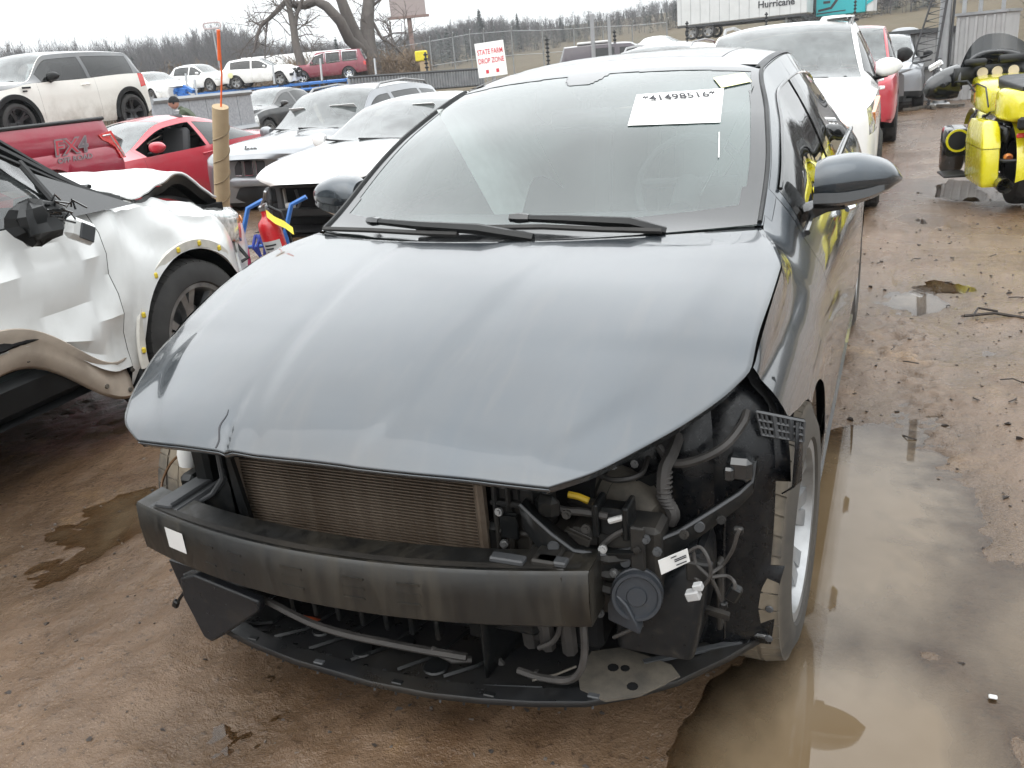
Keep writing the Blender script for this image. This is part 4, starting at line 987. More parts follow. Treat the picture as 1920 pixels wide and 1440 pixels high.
# cowl and wipers
m = MB(); m.grid([[gpoint(.40 + .0 * u, u, -.012) + Vector((0, -.045, -.012)), gpoint(.45, u, -.006), gpoint(.47, u, .0)] for u in np.linspace(-.97, .97, 40)]); m.build('cowl', 'black_plastic', hero, 60)
from mathutils.bvhtree import BVHTree
def bvh(Gd):
    a, b = len(Gd), len(Gd[0]); V = [tuple(p) for r_ in Gd for p in r_]
    return BVHTree.FromPolygons(V, [(i * b + j, i * b + j + 1, (i + 1) * b + j + 1, (i + 1) * b + j) for i in range(a - 1) for j in range(b - 1)])
WG = [[gpoint(y, u) for u in np.linspace(-1.1, 1.1, 60)] for y in np.linspace(.30, 1.40, 50)]
WB = bvh(WG)
def on_glass(px, py, off=.002):
    h = WB.ray_cast(CP, ray(px, py).normalized())
    n_ = h[1] if h[1].z > 0 else -h[1]
    return h[0] + n_ * off, n_
def wiper(arm, blade, name='wiper'):
    m = MB(); P = [on_glass(x, y, o_)[0] for x, y, o_ in arm]; m.tube(P, [.013, .016, .013, .010][:len(P)], 6); w_ = m.build(name, 'black_plastic', hero, 40)
    m = MB(); Q = [on_glass(x, y, .016)[0] for x, y in blade]; m.tube(Q, .008, 5); m.build('wiper_blade', 'rubber', w_, 40)
    m = MB(); q = P[-1]; dr = (P[-1] - P[-2]).normalized(); m.tube([q - dr * .01, q + dr * .02, q + dr * .05], [.012, .016, .012], 6); m.build('wiper_hinge', 'black_gloss', w_, 40)
wiper([(1000, 449, .004), (900, 449, .03), (790, 444, .035), (715, 432, .03)], [(612, 437), (700, 441), (800, 447), (860, 449)])
wiper([(1248, 437, .004), (1180, 438, .03), (1060, 434, .035), (990, 427, .03)], [(785, 440), (900, 436), (1020, 435), (1130, 441), (1240, 444)])
# auction sheet, yellow slip
def sheet(name, c4, mat, parent, off=.003, n=8):
    tl, tr, br, bl = [Vector(c + (0,)) for c in c4]; Gd = []
    for i in range(n + 1):
        row = []
        for j in range(n + 1):
            a = tl.lerp(tr, j / n); b = bl.lerp(br, j / n); p = a.lerp(b, i / n); row.append(on_glass(p.x, p.y, off)[0])
        Gd.append(row)
    m = MB(); m.grid(Gd); o = m.build(name, mat, parent, 180); return o, Gd
psh, Gd = sheet('paper_sheet', ((1194, 179), (1357, 167), (1350, 231), (1177, 237)), 'white_print', hero)
u_ = (Gd[0][-1] - Gd[0][0]); v_ = (Gd[0][4] - Gd[-1][4]); c_ = Gd[2][4]; hgt = v_.length
lettering('lettering', '*41498516*', hgt * .23, 'ink', psh, frame_mtx(Gd[1][4] * .35 + Gd[2][4] * .65 + u_.cross(v_).normalized() * .006, u_, v_), bold=.0004, stretch=(u_.length * .90 / (hgt * .23 * 5.3), 1))
lettering('lettering', '02/05/2025', hgt * .085, 'ink', psh, frame_mtx(Gd[0][6] * .5 + Gd[1][6] * .5 + u_.cross(v_).normalized() * .006, u_, v_), stretch=(u_.length * .30 / (hgt * .085 * 5.0), 1)) if False else None
ysl, Gy = sheet('paper_slip', ((1337, 148), (1395, 138), (1409, 155), (1352, 167)), 'yellow_print', hero, .004)
m = MB(); a_, b_ = on_glass(1347, 249, .003)[0], on_glass(1346, 297, .003)[0]; m.grid([[a_, a_ + Vector((.004, 0, 0))], [b_, b_ + Vector((.004, 0, 0))]]); m.build('glint_strip', 'tag_white', hero)  # white strip painted in for the reflection along a sticker edge
# cabin seen through the glass
seats(hero, 1.55, .52, .86, 'seat', 1); seats(hero, 2.45, .52, .86, 'seat', 1)
m = MB(); m.grid([[(u * .66, y - .16 * (1 - u * u), z_ - .02 * u * u) for u in np.linspace(-1, 1, 20)] for y, z_ in ((.50, .955), (.75, .965), (.95, .955), (1.02, .90), (1.02, .70))]); m.build('dashboard', 'seat', hero, 60)
m = MB(); m.lathe([(.185 + .014 * math.cos(a), .014 * math.sin(a)) for a in np.linspace(0, 2 * math.pi, 9)[:-1]], (.36, 1.18, .98), (0, -.86, .5), 32, closed=True)
m.tube([(.36, 1.18, .98), (.36, 1.05, .90)], .05, 10); m.tube([(.19, 1.185, .99), (.53, 1.185, .99)], .018, 6); m.build('steering_wheel', 'seat', hero, 60)
m = MB(); m.box((0, 1.10, 1.235), (.24, .03, .065), bev=.012); m.tube([(0, 1.11, 1.24), (0, 1.17, 1.31)], .014, 6); m.box((0, 1.20, 1.32), (.10, .12, .05), bev=.02); m.build('interior_mirror', 'black_plastic', hero, 40)
m = MB(); m.grid([[(u * .57, y, 1.36 + .03 * (1 - u * u) - .10 * sstep(2.2, 2.8, y)) for u in np.linspace(-1, 1, 12)] for y in np.linspace(1.40, 2.8, 10)]); m.build('headliner', 'headliner', hero, 60)
for s in (-1, 1):
    m = MB(); m.grid([[(s * (.60 - .06 * k + .02 * math.sin(y * 9)), y, 1.30 - .10 * k * (1 + .2 * math.sin(y * 7))) for k in range(5)] for y in np.linspace(1.12, 2.4, 16)]); m.build('curtain_airbag', 'airbag', hero, 60)
m = MB(); m.tube([(-.62, 1.7, 1.2), (-.55, 1.5, .9), (-.40, 1.4, .6)], .02, 6); m.build('seat_belt', 'grey_plastic', hero)

# ---- front end with the bumper off
by = lambda x: -.737 + .28 * x * x
m = MB(); xs = np.linspace(-.563, .558, 41)
m.grid([[(x, by(x) + .085, .545), (x, by(x) + .006, .545), (x, by(x), .538), (x, by(x) - .004, .486), (x, by(x), .428), (x, by(x) + .006, .422), (x, by(x) + .085, .422), (x, by(x) + .085, .545)] for x in xs])
for x in (xs[0], xs[-1]): m.add([(x, by(x) + .085, .545), (x, by(x), .542), (x, by(x), .425), (x, by(x) + .085, .422)], [(0, 1, 2, 3)])
beam = m.build('bumper_beam', 'beam_black', hero, 40)
for k, (x, w_) in enumerate(((-.30, .045), (-.215, .05), (-.06, .07), (.09, .06), (.21, .06))):     # stamped pockets in the face
    m = MB()
    for zz in (.462, .485, .508): m.box((x + .004 * math.sin(zz * 300), by(x) - .0035, zz), (w_ * .8, .002, .005), Matrix.Rotation(math.atan(.56 * x), 3, 'Z'))
    m.build('stamped_rib', 'beam_black', beam)
m = MB(); m.grid([[(x, by(x) - .0055, zz) for x in np.linspace(-.442, -.376, 6)] for zz in (.520, .468)]); m.build('part_label', 'tag_white', beam, 180)
m = MB(); m.grid([[(x, by(x) - .001 + dy, .5475) for dy in (.012, .03)] for x in np.linspace(-.5, .54, 24)]); m.build('beam_edge_lip', 'dusty_metal', beam, 180)
for s in (-1, 1):
    m = MB(); m.box((s * .47, -.50, .485), (.105, .33, .125), bev=.012); m.box((s * .47, -.50, .551), (.05, .31, .014), bev=.004); m.build('crush_box', 'dusty_metal' if s > 0 else 'grey_plastic', hero, 30)
m = MB(); m.box((.40, -.655, .552), (.07, .025, .012), bev=.003); m.box((.485, -.640, .552), (.06, .025, .012), bev=.003); m.build('beam_bracket', 'grey_plastic', hero)
# condenser in front of the radiator
x0, x1, z0, z1, yc_ = -.315, .285, .40, .735, -.545
m = MB(); m.box(((x0 + x1) / 2, yc_ + .012, (z0 + z1) / 2), (x1 - x0, .012, z1 - z0)); rad = m.build('condenser', 'fins', hero)
nt_ = 46
for k in range(nt_):
    zz = z0 + (k + .5) * (z1 - z0) / nt_
    m = MB(); m.box(((x0 + x1) / 2, yc_ + .001, zz), (x1 - x0, .011, .0024)); m.build('cooling_tube', 'tube', rad) if k == 0 else None
    if k == 0: tube_me = rad.children[-1].data; z_first = zz
    else:
        o = bpy.data.objects.new('cooling_tube', tube_me); COL.objects.link(o); o.parent = rad; o.location = (0, 0, zz - z_first)
for x in (x0 - .012, x1 + .010): m = MB(); m.box((x, yc_ + .004, (z0 + z1) / 2), (.022, .03, z1 - z0 + .03), bev=.008); m.build('condenser_tank', 'tube', hero)
# black air guides left of it
gy = -.58
m = MB(); m.prism([(-.321, .69), (-.331, .60), (-.375, .556), (-.428, .525), (-.429, .47), (-.29, .44), (-.285, .47), (-.315, .69)], gy - .0, gy + .012, lambda u, v, w: (u, w, v)); m.build('air_guide', 'black_dusty', hero, 30)
m = MB(); m.tube([(-.334, gy - .008, .69), (-.338, gy - .008, .605), (-.378, gy - .008, .562), (-.432, gy - .008, .530), (-.434, gy - .008, .47)], .006, 6); m.build('air_guide_flange', 'grey_plastic', hero)
m = MB(); m.prism([(-.317, .70), (-.317, .42), (-.300, .42), (-.330, .70)], gy + .0, gy + .035, lambda u, v, w: (u - .012, w, v)); m.build('air_guide_seal', 'black_dusty', hero)
M['deflector'] = dusty('deflector', (.010, .011, .013), .36)
m = MB(); dp_ = [(-.485, .35), (-.43, .372), (-.25, .330), (-.255, .30), (-.375, .215), (-.425, .182), (-.45, .19), (-.490, .295)]
m.prism(dp_, -.655, -.63, lambda u, v, w: (u, w + .5 * (u + .36) ** 2, v)); m.build('lower_deflector', 'deflector', hero, 30, bevel=.006)
m = MB(); m.prism([(-.56, .36), (-.485, .35), (-.455, .19), (-.52, .19)], -.60, -.585, lambda u, v, w: (u, w + 0 * u, v)); m.build('lower_deflector', 'deflector', hero, 30)
# upright supports, latch column and brackets
m = MB(); ysup = -.53
m.box((.375, ysup + .03, .555), (.13, .05, .33), bev=.012)
for x in (.325, .355, .40, .43): m.box((x, ysup - .002, .57), (.012, .02, .26), bev=.004)
for zz in (.475, .535, .60): m.box((.375, ysup + .0, zz), (.125, .02, .012), bev=.004)
m.build('radiator_support', 'dusty_metal', hero, 30)
for c_, d_ in (((.315, ysup + .01, .50), (.045, .04, .10)), ((.405, ysup, .66), (.05, .05, .10)), ((.45, -.56, .62), (.05, .03, .05))): m = MB(); m.box(c_, d_, bev=.012); m.build('support_clip', 'black_dusty', hero, 30)
m = MB(); m.box((.51, -.50, .505), (.06, .10, .13), bev=.012)
for k in range(3): m.tube([(.52, -.565, .53 - .035 * k), (.57, -.565, .525 - .035 * k), (.605, -.54, .52 - .035 * k)], .012, 6)
m.build('side_member_plate', 'dusty_metal', hero, 30)
# near-black blocks added to keep the bay behind dark and stop ground light
m = MB(); m.box((0, -.30, .45), (1.0, .30, .55)); m.box((.10, .05, .50), (1.0, .3, .66)); m.box((0, -.42, .31), (1.05, .16, .12), bev=.01); m.box((-.5, .05, .45), (.5, .3, .5)); m.build('engine', 'shell', hero)
m = MB(); m.box((0, -.52, .325), (.80, .06, .07), bev=.012); m.build('lower_crossmember', 'black_dusty', hero, 30)
for k in range(7): m = MB(); m.box((-.22 + .065 * k, -.565, .285), (.012, .03, .05), bev=.003); m.build('shutter_vane', 'black_dusty', hero)
m = MB(); m.tube(sm([(-.29, -.60, .30), (-.10, -.625, .272), (.10, -.62, .262), (.25, -.60, .25)]), .009, 6); m.tube([(.17, -.61, .262), (.215, -.60, .235), (.25, -.58, .23)], .008, 7); m.build('shutter_rod', 'wire', hero)
# undertray with its ribs
out_ = [(-.60, -.40), (-.645, -.475), (-.56, -.555), (-.436, -.618), (-.30, -.652), (-.155, -.676), (.058, -.690), (.20, -.684), (.305, -.668), (.42, -.643), (.52, -.612), (.60, -.563), (.68, -.497), (.765, -.39), (.825, -.30), (.74, -.26), (.4, -.25), (-.4, -.25)]
front = out_[1:15]
m = MB(); nb = len(front); rows = []
for (x, y) in front:
    bx, by_ = x * .93, -.26
    rows.append([(x, y, .198), (x + (0), y + .004, .206), (x * .985, y + .035, .208), (x * .985, y + .045, .196)] + [(x + (bx - x) * q, y + .045 + (by_ - y - .045) * q, .196 + .012 * q) for q in (.25, .5, .75, 1)])
m.grid(rows); tray = m.build('undertray', 'tray', hero, 40, thick=.006)
m = MB()
for x in (-.46, -.36, -.26, -.15, -.03, .09, .20): m.tube([(x, -.665 + .30 * x * x + .03, .206), (x + .06, -.57, .208), (x + .10, -.46, .212)], .005, 4)
m.build('tray_rib', 'black_plastic', tray, 30)
for k in range(22):                                           # stiffening ribs and torn clip tabs along the lip
    x = -.56 + k * .052; i_ = max(0, min(len(front) - 2, next((q for q in range(len(front) - 1) if front[q + 1][0] > x), 0))); (xa, ya), (xb, yb_) = front[i_], front[i_ + 1]; y = ya + (yb_ - ya) * (x - xa) / max(1e-6, xb - xa)
    m = MB(); m.tube([(x, y - .001, .190), (x, y + .006, .208), (x * .99, y + .042, .2095), (x * .985, y + .055, .199)], .0028, 4)
    if k % 4 == 1: m.box((x, y + .012, .212), (.026, .014, .006), bev=.002)
    m.build('lip_rib', 'grey_plastic' if k % 3 == 0 else 'black_plastic', tray, 30)
for x, y, ln, an in ((-.245, -.628, .10, -.22), (-.10, -.652, .09, -.12), (.035, -.662, .10, -.04), (.19, -.655, .09, .06), (-.35, -.60, .08, -.3), (.36, -.615, .13, .25)):
    m = MB(); m.box((x, y, .207), (ln, .012, .010), Matrix.Rotation(an, 3, 'Z'), bev=.003); m.build('tray_step', 'grey_plastic', tray)
for x, y, w_ in ((-.16, -.56, .05), (-.02, -.60, .05), (.06, -.545, .05), (.17, -.60, .06)):
    m = MB(); m.lathe([(0, .004), (w_ * .45, .004), (w_ * .5, 0)], (x, y, .207), (0, 0, 1), 14); m.build('tray_boss', 'black_plastic', tray)
m = MB(); m.prism([(.50, -.585), (.56, -.60), (.62, -.565), (.685, -.485), (.66, -.455), (.60, -.44), (.54, -.43), (.485, -.46), (.475, -.53)], .209, .214, None)
plate = m.build('mounting_plate', 'duct', tray)
for x, y, rr_ in ((.545, -.50, .012), (.57, -.495, .010), (.60, -.545, .012)):
    m = MB(); m.lathe([(0, .0045), (rr_, .0045), (rr_, .002)], (x, y, .211), (0, 0, 1), 10); m.build('plate_hole', 'shell', plate)
m = MB(); m.box((.70, -.395, .213), (.24, .012, .008), Matrix.Rotation(R(35), 3, 'Z')); m.build('seal_strip', 'grey_plastic', tray)
m = MB(); m.box((.755, -.292, .222), (.17, .06, .012), Matrix.Rotation(R(0), 3, 'Z'), bev=.004); br = m.build('corner_bracket', 'black_gloss', hero)
for x, y in ((.71, -.30), (.80, -.30)):
    m = MB(); m.lathe([(0, .009), (.007, .008), (.009, 0)], (x, y, .229), (0, 0, 1), 10); m.build('screw', 'chrome', br)
m = MB(); lf = [(-.255, -.565), (-.235, -.575), (-.20, -.572), (-.17, -.575), (-.155, -.562), (-.185, -.553), (-.22, -.55)]
m.add([(x, y, .235 + .006 * math.sin(k * 2)) for k, (x, y) in enumerate(lf)], [tuple(range(7))]); m.build('leaf_litter', 'orange_leaf', hero)
m = MB(); m.tube([(.40, -.60, .225), (.44, -.565, .222), (.475, -.535, .228)], .003, 5); m.build('twig_litter', 'duct', hero)
# vertical duct wall left of the horn, pipes behind
m = MB(); m.grid([[(.295 + .05 * k * k, -.60 + .16 * k, z_ - .02 * k) for k in np.linspace(0, 1, 6)] for z_ in np.linspace(.205, .40, 5)]); m.build('duct_wall', 'black_dusty', hero, 60, thick=.005)
m = MB()
for x in (.36, .40, .45): m.tube([(x, -.52, .40), (x + .01, -.53, .32), (x, -.5, .24)], .018, 8)
m.tube(sm([(.515, -.58, .41), (.52, -.60, .31), (.49, -.60, .25), (.42, -.59, .228), (.36, -.58, .226)]), .008, 6); m.build('coolant_pipe', 'wire', hero)
# headlamp carrier strip
P = [(.41, -.60, .640), (.436, -.60, .615), (.47, -.60, .585), (.51, -.59, .548), (.56, -.57, .535), (.63, -.53, .540), (.69, -.49, .558), (.75, -.44, .588), (.79, -.40, .607), (.812, -.375, .625), (.815, -.37, .665)]
h_ = [.05, .06, .055, .05, .05, .045, .042, .036, .03, .028, .024]
m = MB(); rows = []
for (x, y, z_), hh in zip(P, h_): rows.append([(x, y + .03, z_), (x, y, z_), (x + .002, y - .003, z_ - hh * .5), (x, y, z_ - hh), (x, y + .02, z_ - hh)])
m.grid(rows); hb = m.build('headlamp_carrier', 'black_dusty', hero, 40, thick=.004)
for x, y, z_ in ((.475, -.606, .562), (.60, -.552, .515), (.725, -.466, .562)):
    m = MB(); m.lathe([(.0, .004), (.010, .004), (.012, 0)], (x, y, z_), (.3, -1, .1), 12); m.build('bolt', 'grey_plastic', hb)
m = MB(); m.tube([(p[0], p[1] - .002, p[2] + .002) for p in P], .004, 5); m.build('carrier_edge', 'grey_plastic', hb)
m = MB(); m.box((.79, -.385, .66), (.05, .05, .05), bev=.01); m.box((.772, -.41, .655), (.02, .02, .03), bev=.005); m.build('lamp_mount', 'black_gloss', hero, 30)
m = MB(); m.box((.575, -.52, .59), (.06, .05, .06), bev=.008); m.box((.545, -.53, .60), (.012, .06, .07), bev=.003); m.box((.605, -.53, .60), (.012, .06, .07), bev=.003); m.build('relay_box', 'black_dusty', hero, 30)
# fender liner
m = MB(); rows = []
yo = lambda q: -.40 + .09 * q ** 3
zs_l = np.linspace(.20, .80, 13)
xo = tab((.20, .845), (.27, .852), (.34, .857), (.38, .868), (.60, .878), (.70, .868), (.80, .835))
for z_ in zs_l:
    xm = float(xo(z_)); row = []
    for q in np.linspace(0, 1, 14):
        x = .50 + (xm - .50) * q; fl = .012 * (1 if (int(q * 13) % 4 == 0) else 0)
        row.append((x, yo(q) - .10 * sstep(.5, .85, z_) * q * 0 + .045 * (1 - q) + fl + .07 * sstep(.62, .85, z_), z_))
    rows.append(row)
a_ = MB(); a_.grid(rows); nq = len(rows[0])
a_.f = [f_ for k_, f_ in enumerate(a_.f) if not (k_ % (nq - 1) >= 12 and .385 < (zs_l[k_ // (nq - 1)] + zs_l[k_ // (nq - 1) + 1]) / 2 < .60)]
M['liner'] = dusty('fender_liner', (.0050, .0056, .0068), .30, lo=.62, hi=.95)
ln = a_.build('fender_liner', 'liner', hero, 30, thick=.004)
m = MB(); m.grid([[(.885, -.325, .735), (.895, -.30, .735)], [(.885, -.33, .68), (.895, -.30, .69)], [(.882, -.335, .60), (.895, -.30, .60)], [(.862, -.335, .585), (.87, -.32, .585)]]); m.build('liner_flap', 'liner', ln, 40, thick=.003)
for z_ in (.30, .225):
    m = MB(); m.lathe([(0, .004), (.007, .003), (.009, 0)], (.842, -.325, z_), (0, -1, 0), 10); m.build('clip', 'grey_plastic', ln)
m = MB()
for x in (.58, .64, .70, .755): m.tube([(x, -.375 + .03 * (x - .5), .24), (x, -.378 + .03 * (x - .5), .5), (x + .01, -.33, .70), (x + .01, -.28, .79)], .0035, 4)
m.build('liner_rib', 'liner', ln)
# lattice bracket under the fender nose
c_ = [at(1418, 772, Y=-.325), at(1508, 790, Y=-.315), at(1505, 828, Y=-.315), at(1428, 815, Y=-.325)]
def bl(a, b): return (c_[0].lerp(c_[1], a)).lerp(c_[3].lerp(c_[2], a), b)
m = MB()
for b_ in (0, .36, .68, 1): m.tube([bl(0, b_), bl(1, b_)], .0035, 4)
for a_ in (0, .1, .2, .36, .5, .6, .72, .86, 1): m.tube([bl(a_, 0), bl(a_ + .01, 1)], .003 if a_ not in (.36, .72) else .006, 4)
m.build('fender_bracket', 'grey_plastic', hero)
m = MB(); m.add([bl(0, 0) + Vector((0, .012, 0)), bl(1, 0) + Vector((0, .012, 0)), bl(1, 1) + Vector((0, .012, 0)), bl(0, 1) + Vector((0, .012, 0))], [(0, 1, 2, 3)]); m.build('bracket_back', 'shell', hero)
# inner fender apron with a green tag
m = MB(); m.grid([[(.50, -.36, .62), (.60, -.30, .685), (.70, -.26, .735), (.80, -.20, .80)], [(.50, -.34, .57), (.60, -.28, .63), (.70, -.24, .68), (.80, -.18, .76)], [(.50, -.30, .50), (.60, -.24, .56), (.70, -.2, .62), (.80, -.15, .70)]]); m.build('inner_apron', 'dusty_metal', hero, 40, thick=.004)
p = at(1286, 808, Y=-.33); m = MB(); m.lathe([(0, .004), (.013, .004), (.014, 0)], p, (0, -1, .3), 12); m.box(p + Vector((0, .002, .022)), (.012, .008, .02), bev=.002); m.build('inspection_tag', 'green', hero)
m = MB(); m.tube(sm([at(1235, 838, Y=-.38), at(1262, 868, Y=-.40), at(1310, 862, Y=-.40), at(1360, 835, Y=-.38), at(1392, 795, Y=-.33), at(1400, 772, Y=-.30)]), .009, 7); m.tube(sm([at(1290, 760, Y=-.25), at(1262, 845, Y=-.38), at(1246, 880, Y=-.42), at(1245, 930, Y=-.44), at(1262, 960, Y=-.45), at(1256, 980, Y=-.45)]), .014, 8); m.build('wiring_loom', 'wire', hero)
m = MB(); m.tube(sm([at(1055, 935, Y=-.42), at(1110, 945, Y=-.48), at(1170, 958, Y=-.5)]), .012, 7); m.tube(sm([at(1105, 880, Y=-.40), at(1150, 900, Y=-.45), at(1200, 890, Y=-.42), at(1215, 860, Y=-.36)]), .006, 6); m.build('wiring_loom', 'wire', hero)
m = MB(); m.tube([at(1066, 927, Y=-.50), at(1085, 931, Y=-.50), at(1104, 939, Y=-.50)], .007, 7); m.box(at(1117, 955, Y=-.5), (.014, .014, .010), bev=.002); m.build('yellow_sleeve', plain('yellow_sleeve', (.62, .40, .02), .5), hero)
m = MB(); P = [at(1095, 890, Y=-.32), at(1140, 915, Y=-.36), at(1190, 940, Y=-.40), at(1235, 972, Y=-.44)]
m.tube(P, [.075, .065, .055, .035], 16); du = m.build('intake_duct', 'duct', hero, 50)
m = MB()
for k, tq in enumerate((.30, .62)):
    a = P[1].lerp(P[2], tq); d_ = (P[2] - P[1]).normalized(); m.tube([a - d_ * .004, a + d_ * .004], .066 - .012 * tq, 16)
m.build('duct_ring', 'dusty_metal', du)
m = MB(); a = at(1142, 977, Y=-.55); b = at(1173, 969, Y=-.55); m.tube([a, b], .006, 6); m.build('white_clip', 'tag_white', hero)
# horn, washer tank, plugs
hc = Vector((.630, -.585, .466)); m = MB(); ax = Vector((.22, -1, .22))
m.lathe([(0, .010), (.018, .010), (.020, .006), (.038, .006), (.041, .012), (.047, .012), (.049, 0), (.047, -.010), (.05, -.012), (.05, -.022), (.045, -.028), (0, -.03)], hc, ax, 30)
hn = m.build('horn', 'horn', hero, 40)
m = MB(); m.add([hc + Vector(q) for q in ((-.045, -.012, .01), (-.015, -.022, -.01), (.005, -.03, -.045), (.012, -.03, -.068), (-.058, -.012, -.06), (-.06, .0, -.03), (-.045, .014, .01), (-.01, .012, -.02), (.012, .0, -.06), (-.058, .02, -.055))], [(0, 1, 2, 3, 4, 5), (0, 6, 7, 1), (1, 7, 8, 2), (2, 8, 3), (5, 4, 9), (0, 5, 9, 6), (3, 8, 9, 4), (6, 9, 8, 7)]); m.build('horn_trumpet', 'horn', hn, 30, bevel=.004)
m = MB(); m.box((.628, -.558, .545), (.028, .012, .11), bev=.003); m.lathe([(0, .006), (.007, .005), (.008, 0)], (.628, -.566, .555), (0, -1, 0), 8); m.build('horn_bracket', 'dusty_metal', hn)
m = MB(); zt_ = [(.275, .60, .705, -.505, -.40), (.295, .565, .722, -.532, -.38), (.37, .562, .735, -.530, -.36), (.41, .58, .74, -.525, -.36), (.45, .655, .742, -.52, -.36), (.49, .695, .74, -.51, -.36), (.52, .705, .735, -.50, -.37)]
rows = []
for z_, a0, a1, b0, b1 in zt_:
    rr_ = .016; row = []
    for cx, cy, st_ in ((a1 - rr_, b0 + rr_, -90), (a1 - rr_, b1 - rr_, 0), (a0 + rr_, b1 - rr_, 90), (a0 + rr_, b0 + rr_, 180)):
        for k in range(5): an = R(st_ + 90 * k / 4); row.append((cx + rr_ * math.cos(an), cy + rr_ * math.sin(an), z_))
    row.append(row[0]); rows.append(row)
m.grid(rows); m.add(rows[-1][:-1], [tuple(range(20))]); m.add(rows[0][:-1], [tuple(reversed(range(20)))])
M['tank'] = dusty('washer_tank', (.007, .0078, .0088), .38)
tk = m.build('washer_tank', 'tank', hero, 35)
m = MB(); m.box((.735, -.515, .495), (.05, .02, .045), bev=.004); m.box((.76, -.44, .40), (.012, .03, .16), bev=.004); m.build('tank_bracket', 'dusty_metal', tk)
m = MB(); m.box((.60, -.50, .50), (.13, .08, .17), bev=.01); m.build('lamp_leveller', 'dusty_metal', hero, 30)
lb = [at(1234, 1052, Y=-.60), at(1289, 1029, Y=-.58), at(1294, 1053, Y=-.58), at(1240, 1078, Y=-.60)]
m = MB(); m.add(lb, [(3, 2, 1, 0)]); tagl = m.build('harness_tag', 'tag_white', hero, 0, thick=.002)
uv = lb[1] - lb[0]; vv = lb[0] - lb[3]
for a0, a1, b0 in ((.42, .62, .82), (.52, .92, .60), (.52, .92, .48), (.55, .9, .20)):
    m = MB(); o0 = lb[3] + uv * a0 + vv * b0 + Vector((0, -.0015, 0)); m.add([o0, o0 + uv * (a1 - a0), o0 + uv * (a1 - a0) + vv * .08, o0 + vv * .08], [(0, 1, 2, 3)]); m.build('print_line', 'ink', tagl, 0)
m = MB(); c0 = at(1300, 1115, Y=-.58); m.box(c0, (.026, .02, .018), Matrix.Rotation(R(-20), 3, 'Y'), bev=.002); m.box(c0 + Vector((.008, .004, .016)), (.018, .016, .014), Matrix.Rotation(R(-20), 3, 'Y'), bev=.002); m.build('white_plug', plain('plug_white', (.33, .33, .33), .5), hero)
m = MB()
for Q in ([(1290, 1035), (1312, 1026), (1328, 1048), (1332, 1078), (1318, 1100), (1304, 1110)], [(1332, 1076), (1356, 1058), (1374, 1030), (1382, 1004), (1388, 992)], [(1334, 1082), (1362, 1080), (1376, 1090), (1378, 1104)], [(1334, 1084), (1346, 1110), (1356, 1135)], [(1300, 1034), (1306, 1058), (1330, 1082)], [(1292, 1042), (1296, 1075), (1312, 1090)]):
    m.tube(sm([at(x, y, Y=-.53 - .012 * math.sin(x * .11)) for x, y in Q]), .0036, 6)
m.build('wiring_loom', 'wire', hero)
m = MB(); m.box(at(1376, 1112, Y=-.52), (.024, .02, .034), Matrix.Rotation(R(25), 3, 'Y'), bev=.004); m.build('black_plug', 'black_dusty', hero); m = MB(); m.box(at(1357, 1135, Y=-.52), (.014, .014, .014), bev=.003); m.build('black_plug', 'black_dusty', hero); m = MB(); m.box(at(1384, 995, Y=-.53), (.018, .014, .014), bev=.003); m.build('black_plug', 'black_dusty', hero)
# right-hand lamp area (far side)
m = MB(); m.box((-.555, -.40, .62), (.05, .10, .11), bev=.02); m.box((-.50, -.42, .55), (.10, .10, .07), bev=.012); m.build('lamp_remnant', 'dusty_metal', hero, 30)
m = MB(); c0 = at(352, 852, Y=-.46); m.lathe([(0, -.03), (.02, -.03), (.026, 0), (.024, .03), (.012, .045), (0, .045)], c0, (.1, .2, 1), 14); m.build('lamp_bulb_cover', 'tag_white', hero)
m = MB(); m.box(at(390, 880, Y=-.5), (.05, .05, .14), bev=.01); m.box(at(365, 900, Y=-.5), (.05, .06, .05), bev=.012); m.build('lamp_mount', 'black_dusty', hero, 30)
m = MB(); m.tube(sm([at(338, 850, Y=-.47), at(318, 872, Y=-.47), at(304, 905, Y=-.48), at(306, 930, Y=-.5), at(318, 940, Y=-.5)]), .0035, 5); m.build('loose_wire', plain('brown_wire', (.10, .05, .02), .6), hero)
m = MB(); m.tube([at(385, 1072, Y=-.62), at(360, 1092, Y=-.63), at(340, 1118, Y=-.64), at(333, 1130, Y=-.64)], [.007, .006, .004, .004], 6); m.tube([at(345, 1078, Y=-.63), at(362, 1070, Y=-.62), at(385, 1075, Y=-.62)], .004, 5); m.box(at(330, 1132, Y=-.64), (.016, .012, .022), Matrix.Rotation(R(30), 3, 'Y'), bev=.003); m.build('loose_plug', 'black_dusty', hero)

